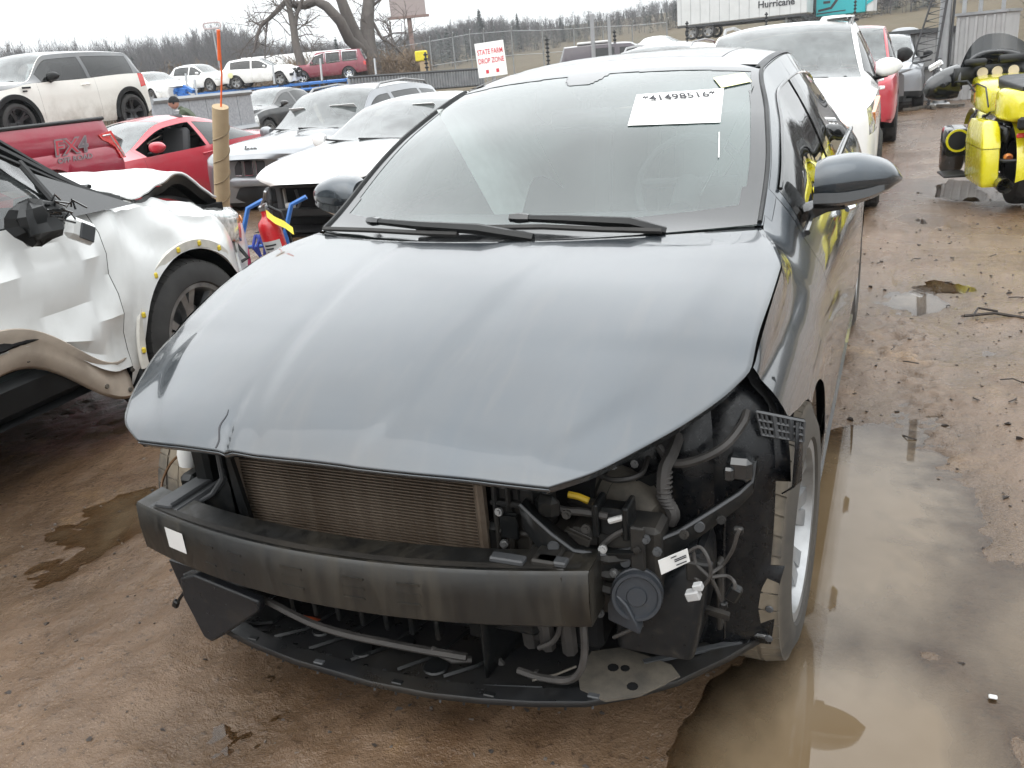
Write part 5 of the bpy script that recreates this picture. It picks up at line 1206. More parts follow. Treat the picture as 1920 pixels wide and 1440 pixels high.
# small hardware left in the lamp opening and along the carrier
rng_ = np.random.default_rng(42)
for px, py, Y in ((1062, 965, -.60), (1098, 992, -.60), (1130, 1030, -.57), (1150, 1075, -.57), (1210, 1012, -.56), (1232, 1035, -.56), (1282, 1003, -.52), (1352, 975, -.45), (1105, 1090, -.58), (1125, 1150, -.57), (935, 960, -.56), (985, 945, -.56), (945, 1020, -.56), (1000, 1030, -.56), (1190, 870, -.36), (1240, 815, -.34), (1330, 770, -.30), (1150, 880, -.38)):
    m = MB(); p = at(px, py, Y=Y); m.lathe([(0, .006), (.005, .006), (.005, .002), (.009, .002), (.0095, -.004)], p, (rng_.normal(0, .2), -1, .2), 8); m.build('bolt', ('steel', 'dusty_metal', 'grey_plastic')[int(rng_.integers(0, 3))], hero)
for px, py, Y, w_, h_, a_ in ((1085, 1010, -.56, .05, .03, 20), (1140, 1120, -.55, .035, .07, 5), (1165, 1040, -.56, .06, .018, -8), (1120, 1075, -.56, .03, .05, 0), (955, 985, -.545, .04, .06, 0), (1030, 1020, -.56, .05, .025, 30), (1215, 900, -.40, .05, .03, -25), (1290, 850, -.33, .04, .025, -35), (1345, 1150, -.46, .05, .02, 10), (900, 1180, -.52, .05, .04, 0), (1010, 1190, -.52, .06, .03, 8)):
    m = MB(); p = at(px, py, Y=Y); m.box(p, (w_, .006, h_), Matrix.Rotation(R(a_), 3, 'Y'), bev=.002); m.box(p + Vector((0, -.004, h_ * .42)), (w_, .014, .004), Matrix.Rotation(R(a_), 3, 'Y')); m.build('bracket', ('dusty_metal', 'black_dusty')[int(rng_.integers(0, 2))], hero)
for k in range(9):                                            # flexible conduit ribs on the big hose
    q_ = [at(1246, 885, Y=-.42), at(1245, 930, Y=-.44), at(1258, 955, Y=-.45)]; c_ = q_[0].lerp(q_[1], k / 5) if k < 5 else q_[1].lerp(q_[2], (k - 5) / 4); m = MB(); m.lathe([(.0145, -.003), (.017, 0), (.0145, .003)], c_, (0, .1, 1), 12); m.build('hose_rib', 'wire', hero)
for Q, r_ in (([(1010, 1085), (1035, 1110), (1050, 1165), (1040, 1200), (1010, 1215)], .006), ([(920, 1185), (930, 1230), (960, 1260), (1010, 1262)], .008), ([(1150, 1195), (1185, 1180), (1205, 1172)], .004), ([(1180, 990), (1150, 1005), (1125, 1030), (1118, 1060)], .006), ([(1030, 935), (1050, 955), (1095, 960), (1140, 968)], .008)):
    m = MB(); m.tube(sm([at(x, y, Y=-.545) for x, y in Q]), r_, 6); m.build('wiring_loom', 'wire', hero)
# ------------------------------------------------------------------ crashed white SUV on the left
M['crash_white'] = paint('crash_white', (.70, .71, .70), 0, .38, .18)
M['primer'] = plain('bare_sill', (.40, .34, .28), .6, var=.18, scale=9)
S = car_shape(Lf=.62, wb=2.55, Lr=.95, hw=.93, H=1.62, belt=1.04, hoodf=.86, hoodr=1.04, cowl=.20, wst=.98, rend=2.9, gend=3.35, tailz=1.05, roof_hw=.60, cowl_hw=.76, r=.355, sill=.24, drop=.08, bow=.22, tail_hw=.72, nose_hw=.60)
S['arch'] = (.055, .07)
def crushed(g, s):
    h = g.copy()
    if s > 0: return h
    x, y, z = g[:, :, 0], g[:, :, 1], g[:, :, 2]
    side = sstep(.55, .8, -x)
    door = sstep(.36, .50, y) * (1 - sstep(1.5, 1.75, y))
    q = fbm(y * 2.1 + 3, z * 2.6 + 1, 4)
    ridge = np.abs(((y * 1.1 + z * 1.9 + .25 * np.sin(y * 4) + .4 * fbm(y * 1.4 + 2, z * 1.4 + 7, 2)) % .55) - .275)
    h[:, :, 0] += side * door * (.02 + .11 * sstep(-.25, .3, q) + .17 * ridge)
    fen = (1 - sstep(.30, .42, y)) * sstep(.5, .8, z)
    q2 = fbm(y * 3.2 + 9, z * 3.5, 2); rid2 = .7 * np.abs(((y * 1.15 - z * 1.5 + .06 * np.sin(y * 7) + .12 * q2) % .5) - .25)
    h[:, :, 0] += side * fen * (.03 * q2 + .15 * rid2 + .02) * sstep(.70, .88, z)
    h[:, :, 2] += side * fen * (.03 * fbm(y * 7, z * 3 + 5, 3) - .02) * sstep(.8, .95, z)
    low = door * (1 - sstep(.30, .62, z)) * side
    h[:, :, 2] += low * (.05 + .33 * sstep(.50, 1.15, y) + .03 * np.sin(y * 9))
    return h
def crcls(yc, j, s, c):
    if c is None: return None
    if c[0] == 'hood': return None
    if s < 0 and c[0] == 'bumper': return None
    if s < 0 and yc < -.50: return None
    if s < 0 and .46 < yc < 1.45 and c[0] == 'body' and j < 2: return None
    return c
crash, out, GG, ys = make_car('suv', 'crashed white SUV with caved in door and crumpled fender at the left edge', 'car', S, (-2.885, 1.06, 0), R(184),
    mats('crash_white', side_window='side_clear', cladding='black_plastic'), 1.0, doors=[(.46, 1.45), (1.5, 2.4)], windows=[(.49, 1.40), (1.52, 2.35), (2.42, 2.85)], classify=crcls, dents=crushed, hood=False,
    skip_nose=True, step=.035, psmooth=28, steer=0, wheel=dict(rr=.235, spokes=6, mat='alloy'), handle=False, hubx=.80, cladding=False)
# hood thrown up and buckled
m = MB(); rows = []
for tq in np.linspace(0, 1, 22):
    y = .16 - .70 * tq; row = []
    for u in np.linspace(-1, 1, 31):
        we = .80 - .10 * tq; b = .20 * (1 - u * u)
        z_ = 1.055 - .10 * tq + .05 * math.sin(tq * 3.0) + .035 * math.sin(tq * 7 + u * 2.5) * (.4 + .6 * abs(u)) + .02 * fbm(tq * 5 + 2, u * 4, 3) + .03 * (1 - u * u)
        row.append((we * u, y - b * .8, float(z_)))
    rows.append(row)
m.grid(rows); hd = m.build('hood', 'crash_white', crash, 40, thick=.012)
m = MB()
m.grid([[Vector(r_[0]) + Vector((.0, 0, -.006)), Vector(r_[0]) + Vector((.02, 0, -.045)), Vector(r_[0]) + Vector((.07, 0, -.06))] for r_ in rows]); m.grid([[Vector(p) + Vector((0, 0, -.006)), Vector(p) + Vector((0, .02, -.05)), Vector(p) + Vector((0, .06, -.06))] for p in rows[-1]]); m.build('hood_underside', 'black_plastic', hd, 40)
m = MB()                                                       # dark bay under the hood and behind the fender
m.box((0, -.15, .62), (1.46, .75, .55)); m.box((0, -.30, .84), (1.45, .5, .12)); m.build('engine_bay', 'shell', crash)
m = MB(); m.grid([[(-.72 + .03 * k, y, .90 + .02 * math.sin(y * 30) - .06 * k) for k in range(4)] for y in np.linspace(-.5, .1, 18)]); m.build('fender_apron', 'grey_plastic', crash, 40)
# inner door bottom, sill
m = MB()
dr = lambda y: (.05 + .33 * sstep(.50, 1.15, y) + .03 * np.sin(y * 9))
rows = []
for y in np.linspace(.475, 1.44, 34):
    zt_ = .345 + float(dr(y)) * .9; ln_ = .13 + .03 * math.sin(y * 6)
    rows.append([(-.885 + .03 * math.sin(y * 5), y, zt_ + .03), (-.86 + .03 * math.sin(y * 5), y, zt_ - .005), (-.868 + .02 * math.sin(y * 5), y, zt_ - ln_ * .5), (-.86, y, zt_ - ln_), (-.845, y, zt_ - ln_ - .012)])
m.grid(rows); inn = m.build('door_lower_skin', 'primer', crash, 50, thick=.006)
for y, dz in ((.46, .035), (.62, .085), (.78, .04), (.95, .095), (.50, .11), (1.15, .05), (1.3, .09)):
    zt_ = .345 + float(dr(y)) * .9; m = MB(); m.lathe([(0, .006), (.009, .006), (.012, 0)], (-.868, y, zt_ - dz), (-1, 0, 0), 8); m.build('clip_hole', 'duct', inn)
m = MB(); m.box((-.78, 1.35, .41), (.12, 1.9, .15), bev=.03); m.build('sill', 'black_plastic', crash)  # exposed sill, its black colour stands in for shade below the door
# wheel arch flange with yellow clips
m = MB(); rows = []; fl = []
for a in np.linspace(-.05, math.pi * .93, 34):
    ca, sa = math.cos(a), math.sin(a); row = []
    for ra, dx in ((.405, -.01), (.41, .003), (.447, .006), (.452, -.006)):
        yy_ = ra * ca; row.append((-(float(S['w'](np.clip(yy_, -.6, 1))) * .985 + dx - .10 * sstep(.30, .47, -yy_) ), yy_, .355 + ra * sa))
    rows.append(row); fl.append(((row[1][0] + row[2][0]) / 2 - .002, .429 * ca, .355 + .429 * sa))
m.grid(rows[::-1]); fg = m.build('arch_flange', plain('flange_paint', (.55, .53, .48), .5), crash, 50)
M['yellow_clip'] = plain('yellow_clip', (.55, .42, .03), .5)
for k in (2, 6, 11, 16, 20, 24, 28):
    p = fl[k]; m = MB(); m.box(p, (.016, .02, .026), bev=.005); m.build('clip', 'yellow_clip', fg)
m = MB(); m.lathe([(.40, 0), (.40, .26), (.30, .30)], (-.90, 0, .355), (1, 0, 0), 30, a0=0, a1=2 * math.pi); m.build('wheel_liner', 'black_plastic', crash, 60)
m = MB(); m.box((-.86, .40, .36), (.06, .05, .26), Matrix.Rotation(R(14), 3, 'X'), bev=.01); m.build('splash_guard', 'black_plastic', crash)
# headlamp, torn bumper corner
m = MB(); rows = []
for tq in np.linspace(0, 1, 10):
    rows.append([(-.79 + .10 * tq ** 1.6 - .012 * math.sin(k / 6 * math.pi) + (.03 if k == 0 else 0), -.26 - .42 * tq, .905 - .06 * tq - (k / 6) * (.03 + .15 * math.sin(min(1, tq * 1.25) * math.pi * .55))) for k in range(7)])
m.grid(rows[::-1]); hl = m.build('headlight', 'lamp_clear', crash, 60, thick=.01)
m = MB(); m.grid([[(p[0] - .004, p[1], p[2]) for p in r_[3:6]] for r_ in rows[3:9]][::-1]); m.build('turn_signal', 'amber', hl, 60)
m = MB(); m.box((-.66, -.66, .80), (.10, .06, .05), bev=.01); m.lathe([(0, .02), (.035, .01), (.04, 0)], (-.665, -.69, .78), (-.5, -1, 0), 12); m.build('lamp_bracket', 'tag_white', crash)
m = MB(); m.lathe([(0, .012), (.022, .008), (.026, 0)], (-.69, -.71, .78), (-.6, -1, .1), 10); m.build('marker_lamp', 'amber', crash)
m = MB(); pts = [(-.74, -.56, .74), (-.70, -.66, .72), (-.66, -.72, .76), (-.62, -.82, .75), (-.60, -.86, .60), (-.66, -.74, .50), (-.74, -.62, .44), (-.80, -.50, .47), (-.77, -.54, .55), (-.72, -.60, .62)]
m.add(pts, [(9, 8, 7, 6, 5), (9, 5, 4, 3, 2), (9, 2, 1, 0)]); m.build('bumper_fragment', 'crash_white', crash, 0, thick=.012)
m = MB()
for k in range(7): a = RNG.random(3); m.tube([(-.70 + .06 * a[0], -.50 - .03 * k, .70 - .3 * a[1]), (-.74 + .05 * a[1], -.56 - .02 * k, .60 - .2 * a[2]), (-.70, -.58, .45 + .2 * a[0])], .012, 5)
m.build('torn_trim', 'black_plastic', crash)
# what is left of the door mirror: black ball of trim and wires, white torn cover below
m = MB(); rr_ = RNG.random((9, 17)); rows = []
for i in range(9):
    th = math.pi * i / 8; rows.append([(-1.005 - .075 * math.sin(th) * math.cos(ph) * (.6 + .7 * rr_[i][k % 16]), .70 + .105 * math.copysign(abs(math.sin(th) * math.sin(ph)) ** .7, math.sin(ph)) * (.75 + .5 * rr_[i][k % 16]), 1.075 + .085 * math.cos(th) * (.8 + .4 * rr_[i][k % 16])) for k, ph in enumerate(np.linspace(0, 2 * math.pi, 17))])
m.grid(rows); mr_ = m.build('broken_mirror', 'black_plastic', crash, 30); mr_.location = (-.05, .24, .10); mr_.scale = (.92, .86, .88)
m = MB()
for k in range(14):
    a = RNG.random(4); p = Vector((-1.06 + .04 * a[0], .52 + .2 * a[1], 1.03 + .12 * a[2])); m.tube([p, p + Vector((-.02, -.05 + .1 * a[3], .03)), p + Vector((-.01, -.10 + .06 * a[0], -.02 + .05 * a[1]))], .005, 5)
m.build('mirror_wire', 'black_gloss', mr_)
m = MB(); m.box((-.99, .46, .995), (.05, .16, .10), Matrix.Rotation(R(28), 3, 'X'), bev=.02); m.build('mirror_cover', 'crash_white', mr_, 30)
m = MB(); m.box((-1.018, .45, .985), (.01, .08, .07), Matrix.Rotation(R(28), 3, 'X'), bev=.003); m.build('mirror_cover_gap', 'grey_plastic', mr_, 30)
m = MB(); yy = np.linspace(.22, 1.0, 16)
def cw_(y, tq, o=0): 
    x0, z0, x1, z1 = float(S['w'](y)) * .955, float(S['zb'](y)), float(S['we'](y)), float(S['ze'](y)); return (-(x0 + (x1 - x0) * tq + o), y, z0 + (z1 - z0) * tq)
for tq, r_ in ((.98, .012), (.82, .016), (.70, .010)): m.tube([cw_(y, tq, .008) for y in yy], r_, 6)
m.tube([cw_(.62, q_, .01) for q_ in (.0, .4, .75)], .014, 6); m.build('window_seal', 'black_plastic', crash)
m = MB(); m.add([cw_(.24, .1, .01), cw_(.62, .0, .01), cw_(.62, .62, .01)], [(0, 1, 2)]); m.build('quarter_panel_trim', 'black_gloss', crash, 0)

# ------------------------------------------------------------------ things between the cars
M['cardboard'] = None
t = NT('cardboard'); w = t.n('ShaderNodeTexWave'); w.inputs['Scale'].default_value = 1.7; w.inputs['Distortion'].default_value = .6; w.bands_direction = 'Z'
t.l(t.vec(1, 1, 1), w.inputs[0]); nn = t.noise(14, 5)
t.set(Base_Color=t.mix(nn, rgb(.30, .22, .13), rgb(.42, .33, .21)), Roughness=.85); M['cardboard'] = t.m
M['orange'] = plain('safety_orange', (.75, .13, .03), .6)
pt_ = far(413, 200, 6.0); nf = Vector((FX, FY, 0)); rb = ray(417, 395); pb_ = CP + rb * ((pt_ - CP).dot(nf) / rb.dot(nf)); dv = (pt_ - pb_).normalized()
post = thing('wrapped_post', 'tan wrapped marker post with thin orange rod on top in front of the red coupe', 'post', pt_ - dv * 1.40)
post.rotation_euler = dv.to_track_quat('Z', 'Y').to_euler()
m = MB(); m.tube([(0, 0, 0), (0, 0, .7), (.0, 0, 1.40)], .056, 20); ps = m.build('post_body', 'cardboard', post, 50)
m = MB()
for k in range(8): m.tube([(.0585 * math.cos(a), .0585 * math.sin(a), .08 + k * .17 + .11 * (a / math.pi)) for a in np.linspace(-math.pi, 0, 12)], .004, 4)
m.build('wrap_seam', plain('wrap_seam', (.20, .15, .09), .8), post)
m = MB(); m.tube([(.005, 0, 1.38), (.015, 0, 1.62), (.0, .0, 1.92)], .006, 6); m.tube([(0, 0, 1.72), (-.002, 0, 1.92)], .011, 6); m.build('marker_rod', 'orange', post)

cart = thing('hand_cart', 'blue tool cart loaded with straps behind the crashed white SUV', 'cart', (-2.60, 2.45, -.12), R(20))
m = MB()
for x in (-.16, .12):
    m.tube([(x, 0, .10), (x, 0, .70), (x + .06, .02, .86), (x + .16, .03, .90)], .016, 6)
for z_ in (.25, .45, .62): m.tube([(-.16, 0, z_), (.12, 0, z_)], .012, 6)
m.box((0, -.08, .10), (.40, .26, .02)); m.build('frame', 'blue_steel', cart)
for s in (-1, 1): add_wheel(cart, s * .22, .04, .09, .09, .05, .05, 5, 'steel')
M['strap_blue'] = plain('strap_blue', (.03, .05, .28), .8); M['strap_pink'] = plain('strap_pink', (.55, .06, .16), .8); M['strap_yellow'] = plain('strap_yellow', (.65, .45, .05), .8)
for k, (mt_, x, y, z_) in enumerate((('strap_blue', -.04, -.05, .60), ('strap_blue', .0, -.06, .46), ('strap_pink', -.15, -.05, .58), ('strap_blue', .06, -.05, .66), ('strap_yellow', -.19, -.06, .47), ('strap_blue', -.06, -.06, .33))):
    m = MB()
    for q_ in range(4):
        a = RNG.random(6) - .5; m.tube([(x + .05 * a[0], y, z_ + .10), (x + .08 * a[1], y - .03, z_ + .03), (x + .06 * a[2], y - .02, z_ - .06), (x + .08 * a[3], y - .01, z_ - .12)], .011, 5)
    m.build('strap', mt_, cart)
fe = thing('fire_extinguisher', 'red fire extinguisher with white label, green sticker and yellow tag', 'extinguisher', (-2.31, 2.22, .24), 0)
fe.rotation_euler = (R(3), R(-7), R(24))
M['ext_red'] = plain('ext_red', (.50, .02, .025), .3, coat=.5)
m = MB(); m.lathe([(0, 0), (.060, 0), (.066, .015), (.066, .43), (.058, .465), (.030, .49), (.022, .505), (.022, .53), (0, .53)], (0, 0, 0), (0, 0, 1), 28); m.build('cylinder', 'ext_red', fe, 40)
m = MB(); m.box((0, 0, .545), (.05, .04, .04), bev=.008); m.tube([(-.01, 0, .56), (.03, -.03, .60), (.06, -.07, .645)], .008, 6); m.tube([(-.01, 0, .55), (.02, -.05, .57), (.05, -.09, .58)], .007, 6); m.build('valve_handle', 'steel', fe)
ax_ = lambda a, z_, r_=.0675: (r_ * math.cos(a), r_ * math.sin(a), z_)
m = MB(); m.grid([[ax_(a, z_) for a in np.linspace(-2.6, -.75, 12)] for z_ in (.36, .21)]); lb_ = m.build('label_sheet', 'tag_white', fe, 180)
for z_, a0, a1 in ((.335, -2.3, -1.2), (.315, -2.3, -1.5), (.295, -2.2, -1.2), (.25, -1.9, -1.6), (.25, -1.4, -1.1), (.25, -2.3, -2.1)):
    m = MB(); m.grid([[ax_(a, q_, .0682) for a in np.linspace(a0, a1, 8)] for q_ in (z_ + .005, z_ - .005)]); m.build('print_line', 'ink', lb_, 180)
m = MB(); m.grid([[ax_(a, z_, .0678) for a in np.linspace(-1.75, -.75, 8)] for z_ in (.14, .02)]); m.build('sticker', plain('sticker_green', (.07, .28, .04), .6), fe, 180)
m = MB(); m.grid([[(.02 + .04 * k, -.045 - .02 * math.sin(k * 2) + q_ * .012, .52 - .045 * k + q_ * .02) for q_ in (-1, 1)] for k in range(4)]); m.build('inspection_tag', plain('tag_yellow', (.75, .62, .06), .6), fe, 60)
m = MB(); m.tube([(.03, .0, .55), (.09, .0, .50), (.10, 0, .35), (.085, 0, .18)], .010, 7); m.build('discharge_hose', 'black_plastic', fe)
m = MB(); m.box((-2.31, 2.25, .04), (.40, .34, .40), Matrix.Rotation(R(24), 3, 'Z'), bev=.02); tag(m.build('tool_box', plain('tool_box', (.06, .06, .07), .5), None, 30), 'dark grey tool box under the fire extinguisher', 'tool box')

sgn = thing('sign', 'white drop zone sign with red lettering and two red squares behind the grey sedan', 'sign', (-4.36, 10.25, -.2), R(18))
sgn.rotation_euler = (0, R(-3), R(18))
m = MB(); m.box((0, 0, 1.76), (.42, .012, .47), bev=.003); pan = m.build('sign_panel', 'white_print', sgn)
m = MB(); m.tube([(0, .03, -.1), (0, .03, 1.55)], .03, 8); m.build('sign_post', 'steel', sgn)
for tx, z_ in (('STATE FARM', 1.865), ('DROP ZONE', 1.745)): lettering('lettering', tx, .083, 'red_ink', pan, frame_mtx((0, -.0075, z_), (1, 0, 0), (0, 0, 1)), bold=.0015, stretch=(.80, 1.2))
for x in (-.075, .075): m = MB(); m.box((x, -.008, 1.60), (.042, .006, .05)); m.build('red_square', 'red_ink', pan, 0)

# yellow touring motorcycle, seen from behind
M['bike_yellow'] = plain('bike_yellow', (.62, .56, .012), .25, coat=1, var=.05)
bk = thing('motorcycle', 'yellow touring motorcycle with black fairing at the right edge of the lot', 'motorcycle', (2.03, 6.95, -.10), R(8), None, 1.04)
def lath_box(m, sec, bev=.0):                                  # loft of rounded rectangles: (y, xc, zc, half x, half z)
    rows = []
    for y, xc, zc, hx, hz in sec:
        rows.append([(xc + hx * math.copysign(abs(math.cos(a)) ** .32, math.cos(a)), y, zc + hz * math.copysign(abs(math.sin(a)) ** .32, math.sin(a))) for a in np.linspace(0, 2 * math.pi, 25)])
    m.grid(rows); m.add(rows[0], [tuple(range(25))]); m.add(rows[-1], [tuple(reversed(range(25)))]); return m
def bike_wheel(y, r, wd):
    a, b = wheel_parts(r, wd, r * .66, 6, 'alloy_dark', False); o = bpy.data.objects.new('wheel', a); COL.objects.link(o); o.parent = bk; o.location = (0, y, r); p = bpy.data.objects.new('rim', b); COL.objects.link(p); p.parent = o
bike_wheel(0, .33, .18); bike_wheel(1.62, .32, .13)
for s in (-1, 1):
    m = MB(); rows = []
    for z_, hx, y0, y1, xo_ in ((.20, .10, -.36, .26, 0), (.24, .115, -.38, .30, 0), (.50, .12, -.33, .33, .0)):
        rows.append([(s * .31 + .60 * hx * math.copysign(abs(math.cos(a)) ** .22, math.cos(a)), (y0 + y1) / 2 + (y1 - y0) / 2 * math.copysign(abs(math.sin(a)) ** .22, math.sin(a)), z_) for a in np.linspace(0, 2 * math.pi, 29)])
    m.grid(rows); m.add(rows[0], [tuple(reversed(range(29)))]); sb = m.build('saddlebag', 'bike_yellow', bk, 50)
    m = MB(); rows = []
    for z_, hx, y0, y1 in ((.506, .126, -.335, .335), (.53, .126, -.33, .335), (.66, .115, -.27, .31), (.705, .09, -.22, .27), (.712, .03, -.1, .15)):
        rows.append([(s * .31 + .60 * hx * math.copysign(abs(math.cos(a)) ** .22, math.cos(a)), (y0 + y1) / 2 + (y1 - y0) / 2 * math.copysign(abs(math.sin(a)) ** .22, math.sin(a)), z_) for a in np.linspace(0, 2 * math.pi, 29)])
    m.grid(rows); m.add(rows[-1], [tuple(range(29))]); m.build('saddlebag_lid', 'bike_yellow', sb, 50)
    m = MB(); m.tube([(s * .215, .6, .26), (s * .22, -.2, .235), (s * .225, -.50, .225)], [.04, .055, .06], 18, cap=False); m.tube([(s * .225, -.50, .225), (s * .225, -.46, .225), (s * .225, -.3, .225)], [.06, .042, .040], 18, cap=False); m.build('exhaust', plain('exhaust_chrome', (.30, .29, .27), .25, metal=1, var=.2), bk, 60)
    m = MB(); m.lathe([(0, .0), (.035, .0), (.036, .03), (.02, .05)], (s * .17, -.25, .42), (0, -1, 0), 14); m.build('turn_signal', 'amber', bk)
m = MB(); rows = []
for a in np.linspace(R(-10), R(150), 20): rows.append([(x, -.395 * math.cos(a) * (1 - .0), .33 + .395 * math.sin(a) - .03 * (abs(x) / .13) ** 2) for x in np.linspace(-.13, .13, 9)])
m.grid(rows); m.build('rear_fender', 'bike_yellow', bk, 60)
m = MB(); m.box((0, -.40, .52), (.16, .04, .07), bev=.012); m.build('tail_light', 'red_lens', bk); m = MB(); m.box((.0, -.37, .60), (.30, .03, .04), bev=.01); m.build('light_bar', 'red_lens', bk)
m = MB()
for s in (-1, 1):
    m.box((s * .20, -.05, .60), (.05, .5, .12), bev=.02); m.box((s * .17, .25, .48), (.08, .10, .30), bev=.02); m.tube([(s * .19, -.10, .30), (s * .19, .05, .55), (s * .17, .1, .66)], .028, 8)
    for k in range(5): m.lathe([(.034, 0), (.034, .012)], (s * .19, -.08 + .026 * k, .33 + .043 * k), (0, .5, .85), 10)
m.build('rear_shock', 'black_plastic', bk, 40)
m = MB(); m.box((0, -.44, .70), (.34, .05, .10), bev=.02); m.box((0, -.45, .58), (.18, .03, .12), bev=.01); m.build('plate_bracket', 'black_plastic', bk)
m = MB(); m.box((0, .62, .40), (.40, .7, .34), bev=.08); m.box((0, .5, .62), (.28, .9, .12), bev=.04)
for s in (-1, 1): m.lathe([(0, .2), (.10, .2), (.11, 0), (.10, -.02)], (s * .08, .66, .40), (s, 0, .5), 16)
m.build('engine', 'black_gloss', bk, 40)
m = MB(); lath_box(m, [(.26, 0, .82, .20, .08), (.31, 0, .83, .245, .12), (.62, 0, .86, .265, .14), (.95, 0, .88, .24, .14), (1.12, 0, .88, .15, .10)]); m.build('fuel_tank', 'bike_yellow', bk, 60)
m = MB(); lath_box(m, [(-.44, 0, .80, .17, .07), (-.40, 0, .82, .225, .115), (-.1, 0, .83, .25, .135), (.18, 0, .83, .24, .12), (.24, 0, .82, .18, .08)]); m.build('seat_cowl', 'bike_yellow', bk, 60)
m = MB(); lath_box(m, [(-.36, 0, .955, .14, .02), (-.1, 0, .975, .19, .04), (.14, 0, .985, .20, .045), (.30, 0, 1.0, .17, .035), (.5, 0, 1.01, .10, .02)]); m.build('seat', 'black_plastic', bk, 60)
m = MB(); rows = []                                            # batwing fairing, hollow towards the rider
for k in np.linspace(-1, 1, 31):
    a = abs(k); x = .43 * math.copysign(a ** .9, k); top = 1.23 - .25 * a ** 2.4; bot = .93 + .02 * a - .06 * (a > .6); yb_ = 1.32 - .36 * a ** 2
    rows.append([(x * 1.02, yb_ - .05, bot), (x, yb_ + .10 * (1 - a), bot + (top - bot) * .3), (x, yb_ + .08 * (1 - a), bot + (top - bot) * .7), (x * .96, yb_ - .02, top)])
m.grid(rows); fr = m.build('fairing', 'black_gloss', bk, 60, thick=.03)
m = MB(); m.grid([[(x, 1.17 - .30 * (abs(x) / .40) ** 2, z_) for x in np.linspace(-.40, .40, 21)] for z_ in (.94, 1.02, 1.10)]); m.box((-.20, 1.08, 1.13), (.20, .06, .07), bev=.02); m.box((.12, 1.12, 1.14), (.24, .06, .08), bev=.02); m.build('dash_panel', 'black_plastic', fr, 60, thick=.02)
M['gauge'] = plain('gauge_cream', (.40, .34, .26), .5)
for x in (-.13, .0, .13):
    m = MB(); m.lathe([(0, .012), (.046, .012), (.050, .016), (.056, .016), (.058, 0)], (x, 1.13 - .30 * (x / .4) ** 2, 1.035), (0, -1, .15), 20); gg = m.build('gauge_ring', 'black_plastic', fr); m = MB(); m.lathe([(0, .0155), (.046, .0155)], (x, 1.13 - .30 * (x / .4) ** 2, 1.035), (0, -1, .15), 20); m.build('gauge_face', 'gauge', gg)
m = MB(); m.grid([[(x * (1 - .2 * q_), 1.30 - .36 * (abs(x) / .4) ** 2 + .1 * q_, 1.21 - .22 * (abs(x) / .40) ** 2.4 + .16 * q_) for x in np.linspace(-.36, .36, 15)] for q_ in (0, .5, 1)]); m.build('windscreen', 'side_dark', bk, 60)
for s in (-1, 1):
    m = MB(); m.tube([(0, 1.2, .98), (s * .25, 1.10, 1.0), (s * .40, .95, .985), (s * .50, .84, .96)], [.016, .016, .017, .02], 8); m.build('handlebar', 'black_plastic', bk)
    m = MB(); rows = []
    for q_ in np.linspace(0, 1, 12):
        rr_ = .14 * (1 - q_ ** 2.2) ** .5 + .012; rows.append([(s * (.34 + .32 * q_), 1.06 - .14 * q_ + rr_ * .9 * math.cos(a), .98 - .05 * q_ + rr_ * math.sin(a)) for a in np.linspace(0, 2 * math.pi, 17)])
    m.grid(rows if s > 0 else [r_[::-1] for r_ in rows]); m.build('fairing_wing', 'black_gloss', fr, 60)
    m = MB(); m.tube([(s * .42, .98, 1.0), (s * .50, 1.05, 1.10)], .008, 6); m.box((s * .54, 1.06, 1.13), (.13, .03, .06), Matrix.Rotation(s * R(30), 3, 'Y'), bev=.015); m.build('mirror', 'chrome', bk)
    m = MB(); lath_box(m, [(.86, s * .335, .42, .10, .11), (.90, s * .335, .43, .115, .125), (1.10, s * .33, .36, .11, .22), (1.2, s * .30, .32, .06, .18)]); pod = m.build('lower_fairing', 'black_gloss', bk, 60)
    m = MB(); m.lathe([(.085, 0), (.085, .012), (.104, .012), (.106, 0)], (s * .335, .855, .455), (0, -1, .12), 26); m.build('speaker_ring', 'bike_yellow', pod); m = MB(); m.lathe([(0, .006), (.085, .004)], (s * .335, .855, .455), (0, -1, .12), 20); m.build('speaker_mesh', 'black_plastic', pod)
    m = MB(); m.box((s * .42, .50, .20), (.22, .34, .02), bev=.008); m.build('floorboard', 'black_plastic', bk)
m = MB(); m.tube([(-.08, -.30, .90), (-.14, -.05, .86), (-.20, .12, .80), (-.26, .2, .72)], .008, 5); m.tube([(-.25, .95, .90), (-.27, .6, .97), (-.26, .3, .95), (-.27, .1, .80)], .007, 5); m.tube([(-.40, .9, .98), (-.36, .55, 1.0), (-.30, .5, .90)], .009, 5); m.box((-.275, .20, .69), (.03, .05, .09), bev=.01); m.build('loose_cable', 'black_plastic', bk)
m = MB()
for s in (-1, 1): m.tube([(s * .30, .0, .70), (s * .20, .30, .66), (s * .12, .7, .6)], .02, 6)
m.tube([(-.32, -.2, .42), (-.2, -.32, .40), (0, -.34, .40), (.2, -.32, .40), (.32, -.2, .42)], .016, 6); m.build('frame_rail', 'black_plastic', bk)
for s in (-1, 1):
    m = MB(); m.tube([(s * .07, 1.25, .95), (s * .08, 1.62, .33)], .025, 8); m.build('fork', 'chrome', bk)
m = MB(); rows = []
for a in np.linspace(R(20), R(150), 14): rows.append([(x, 1.62 - .36 * math.cos(a), .32 + .36 * math.sin(a)) for x in np.linspace(-.08, .08, 5)])
m.grid(rows); m.build('front_fender', 'bike_yellow', bk, 60)

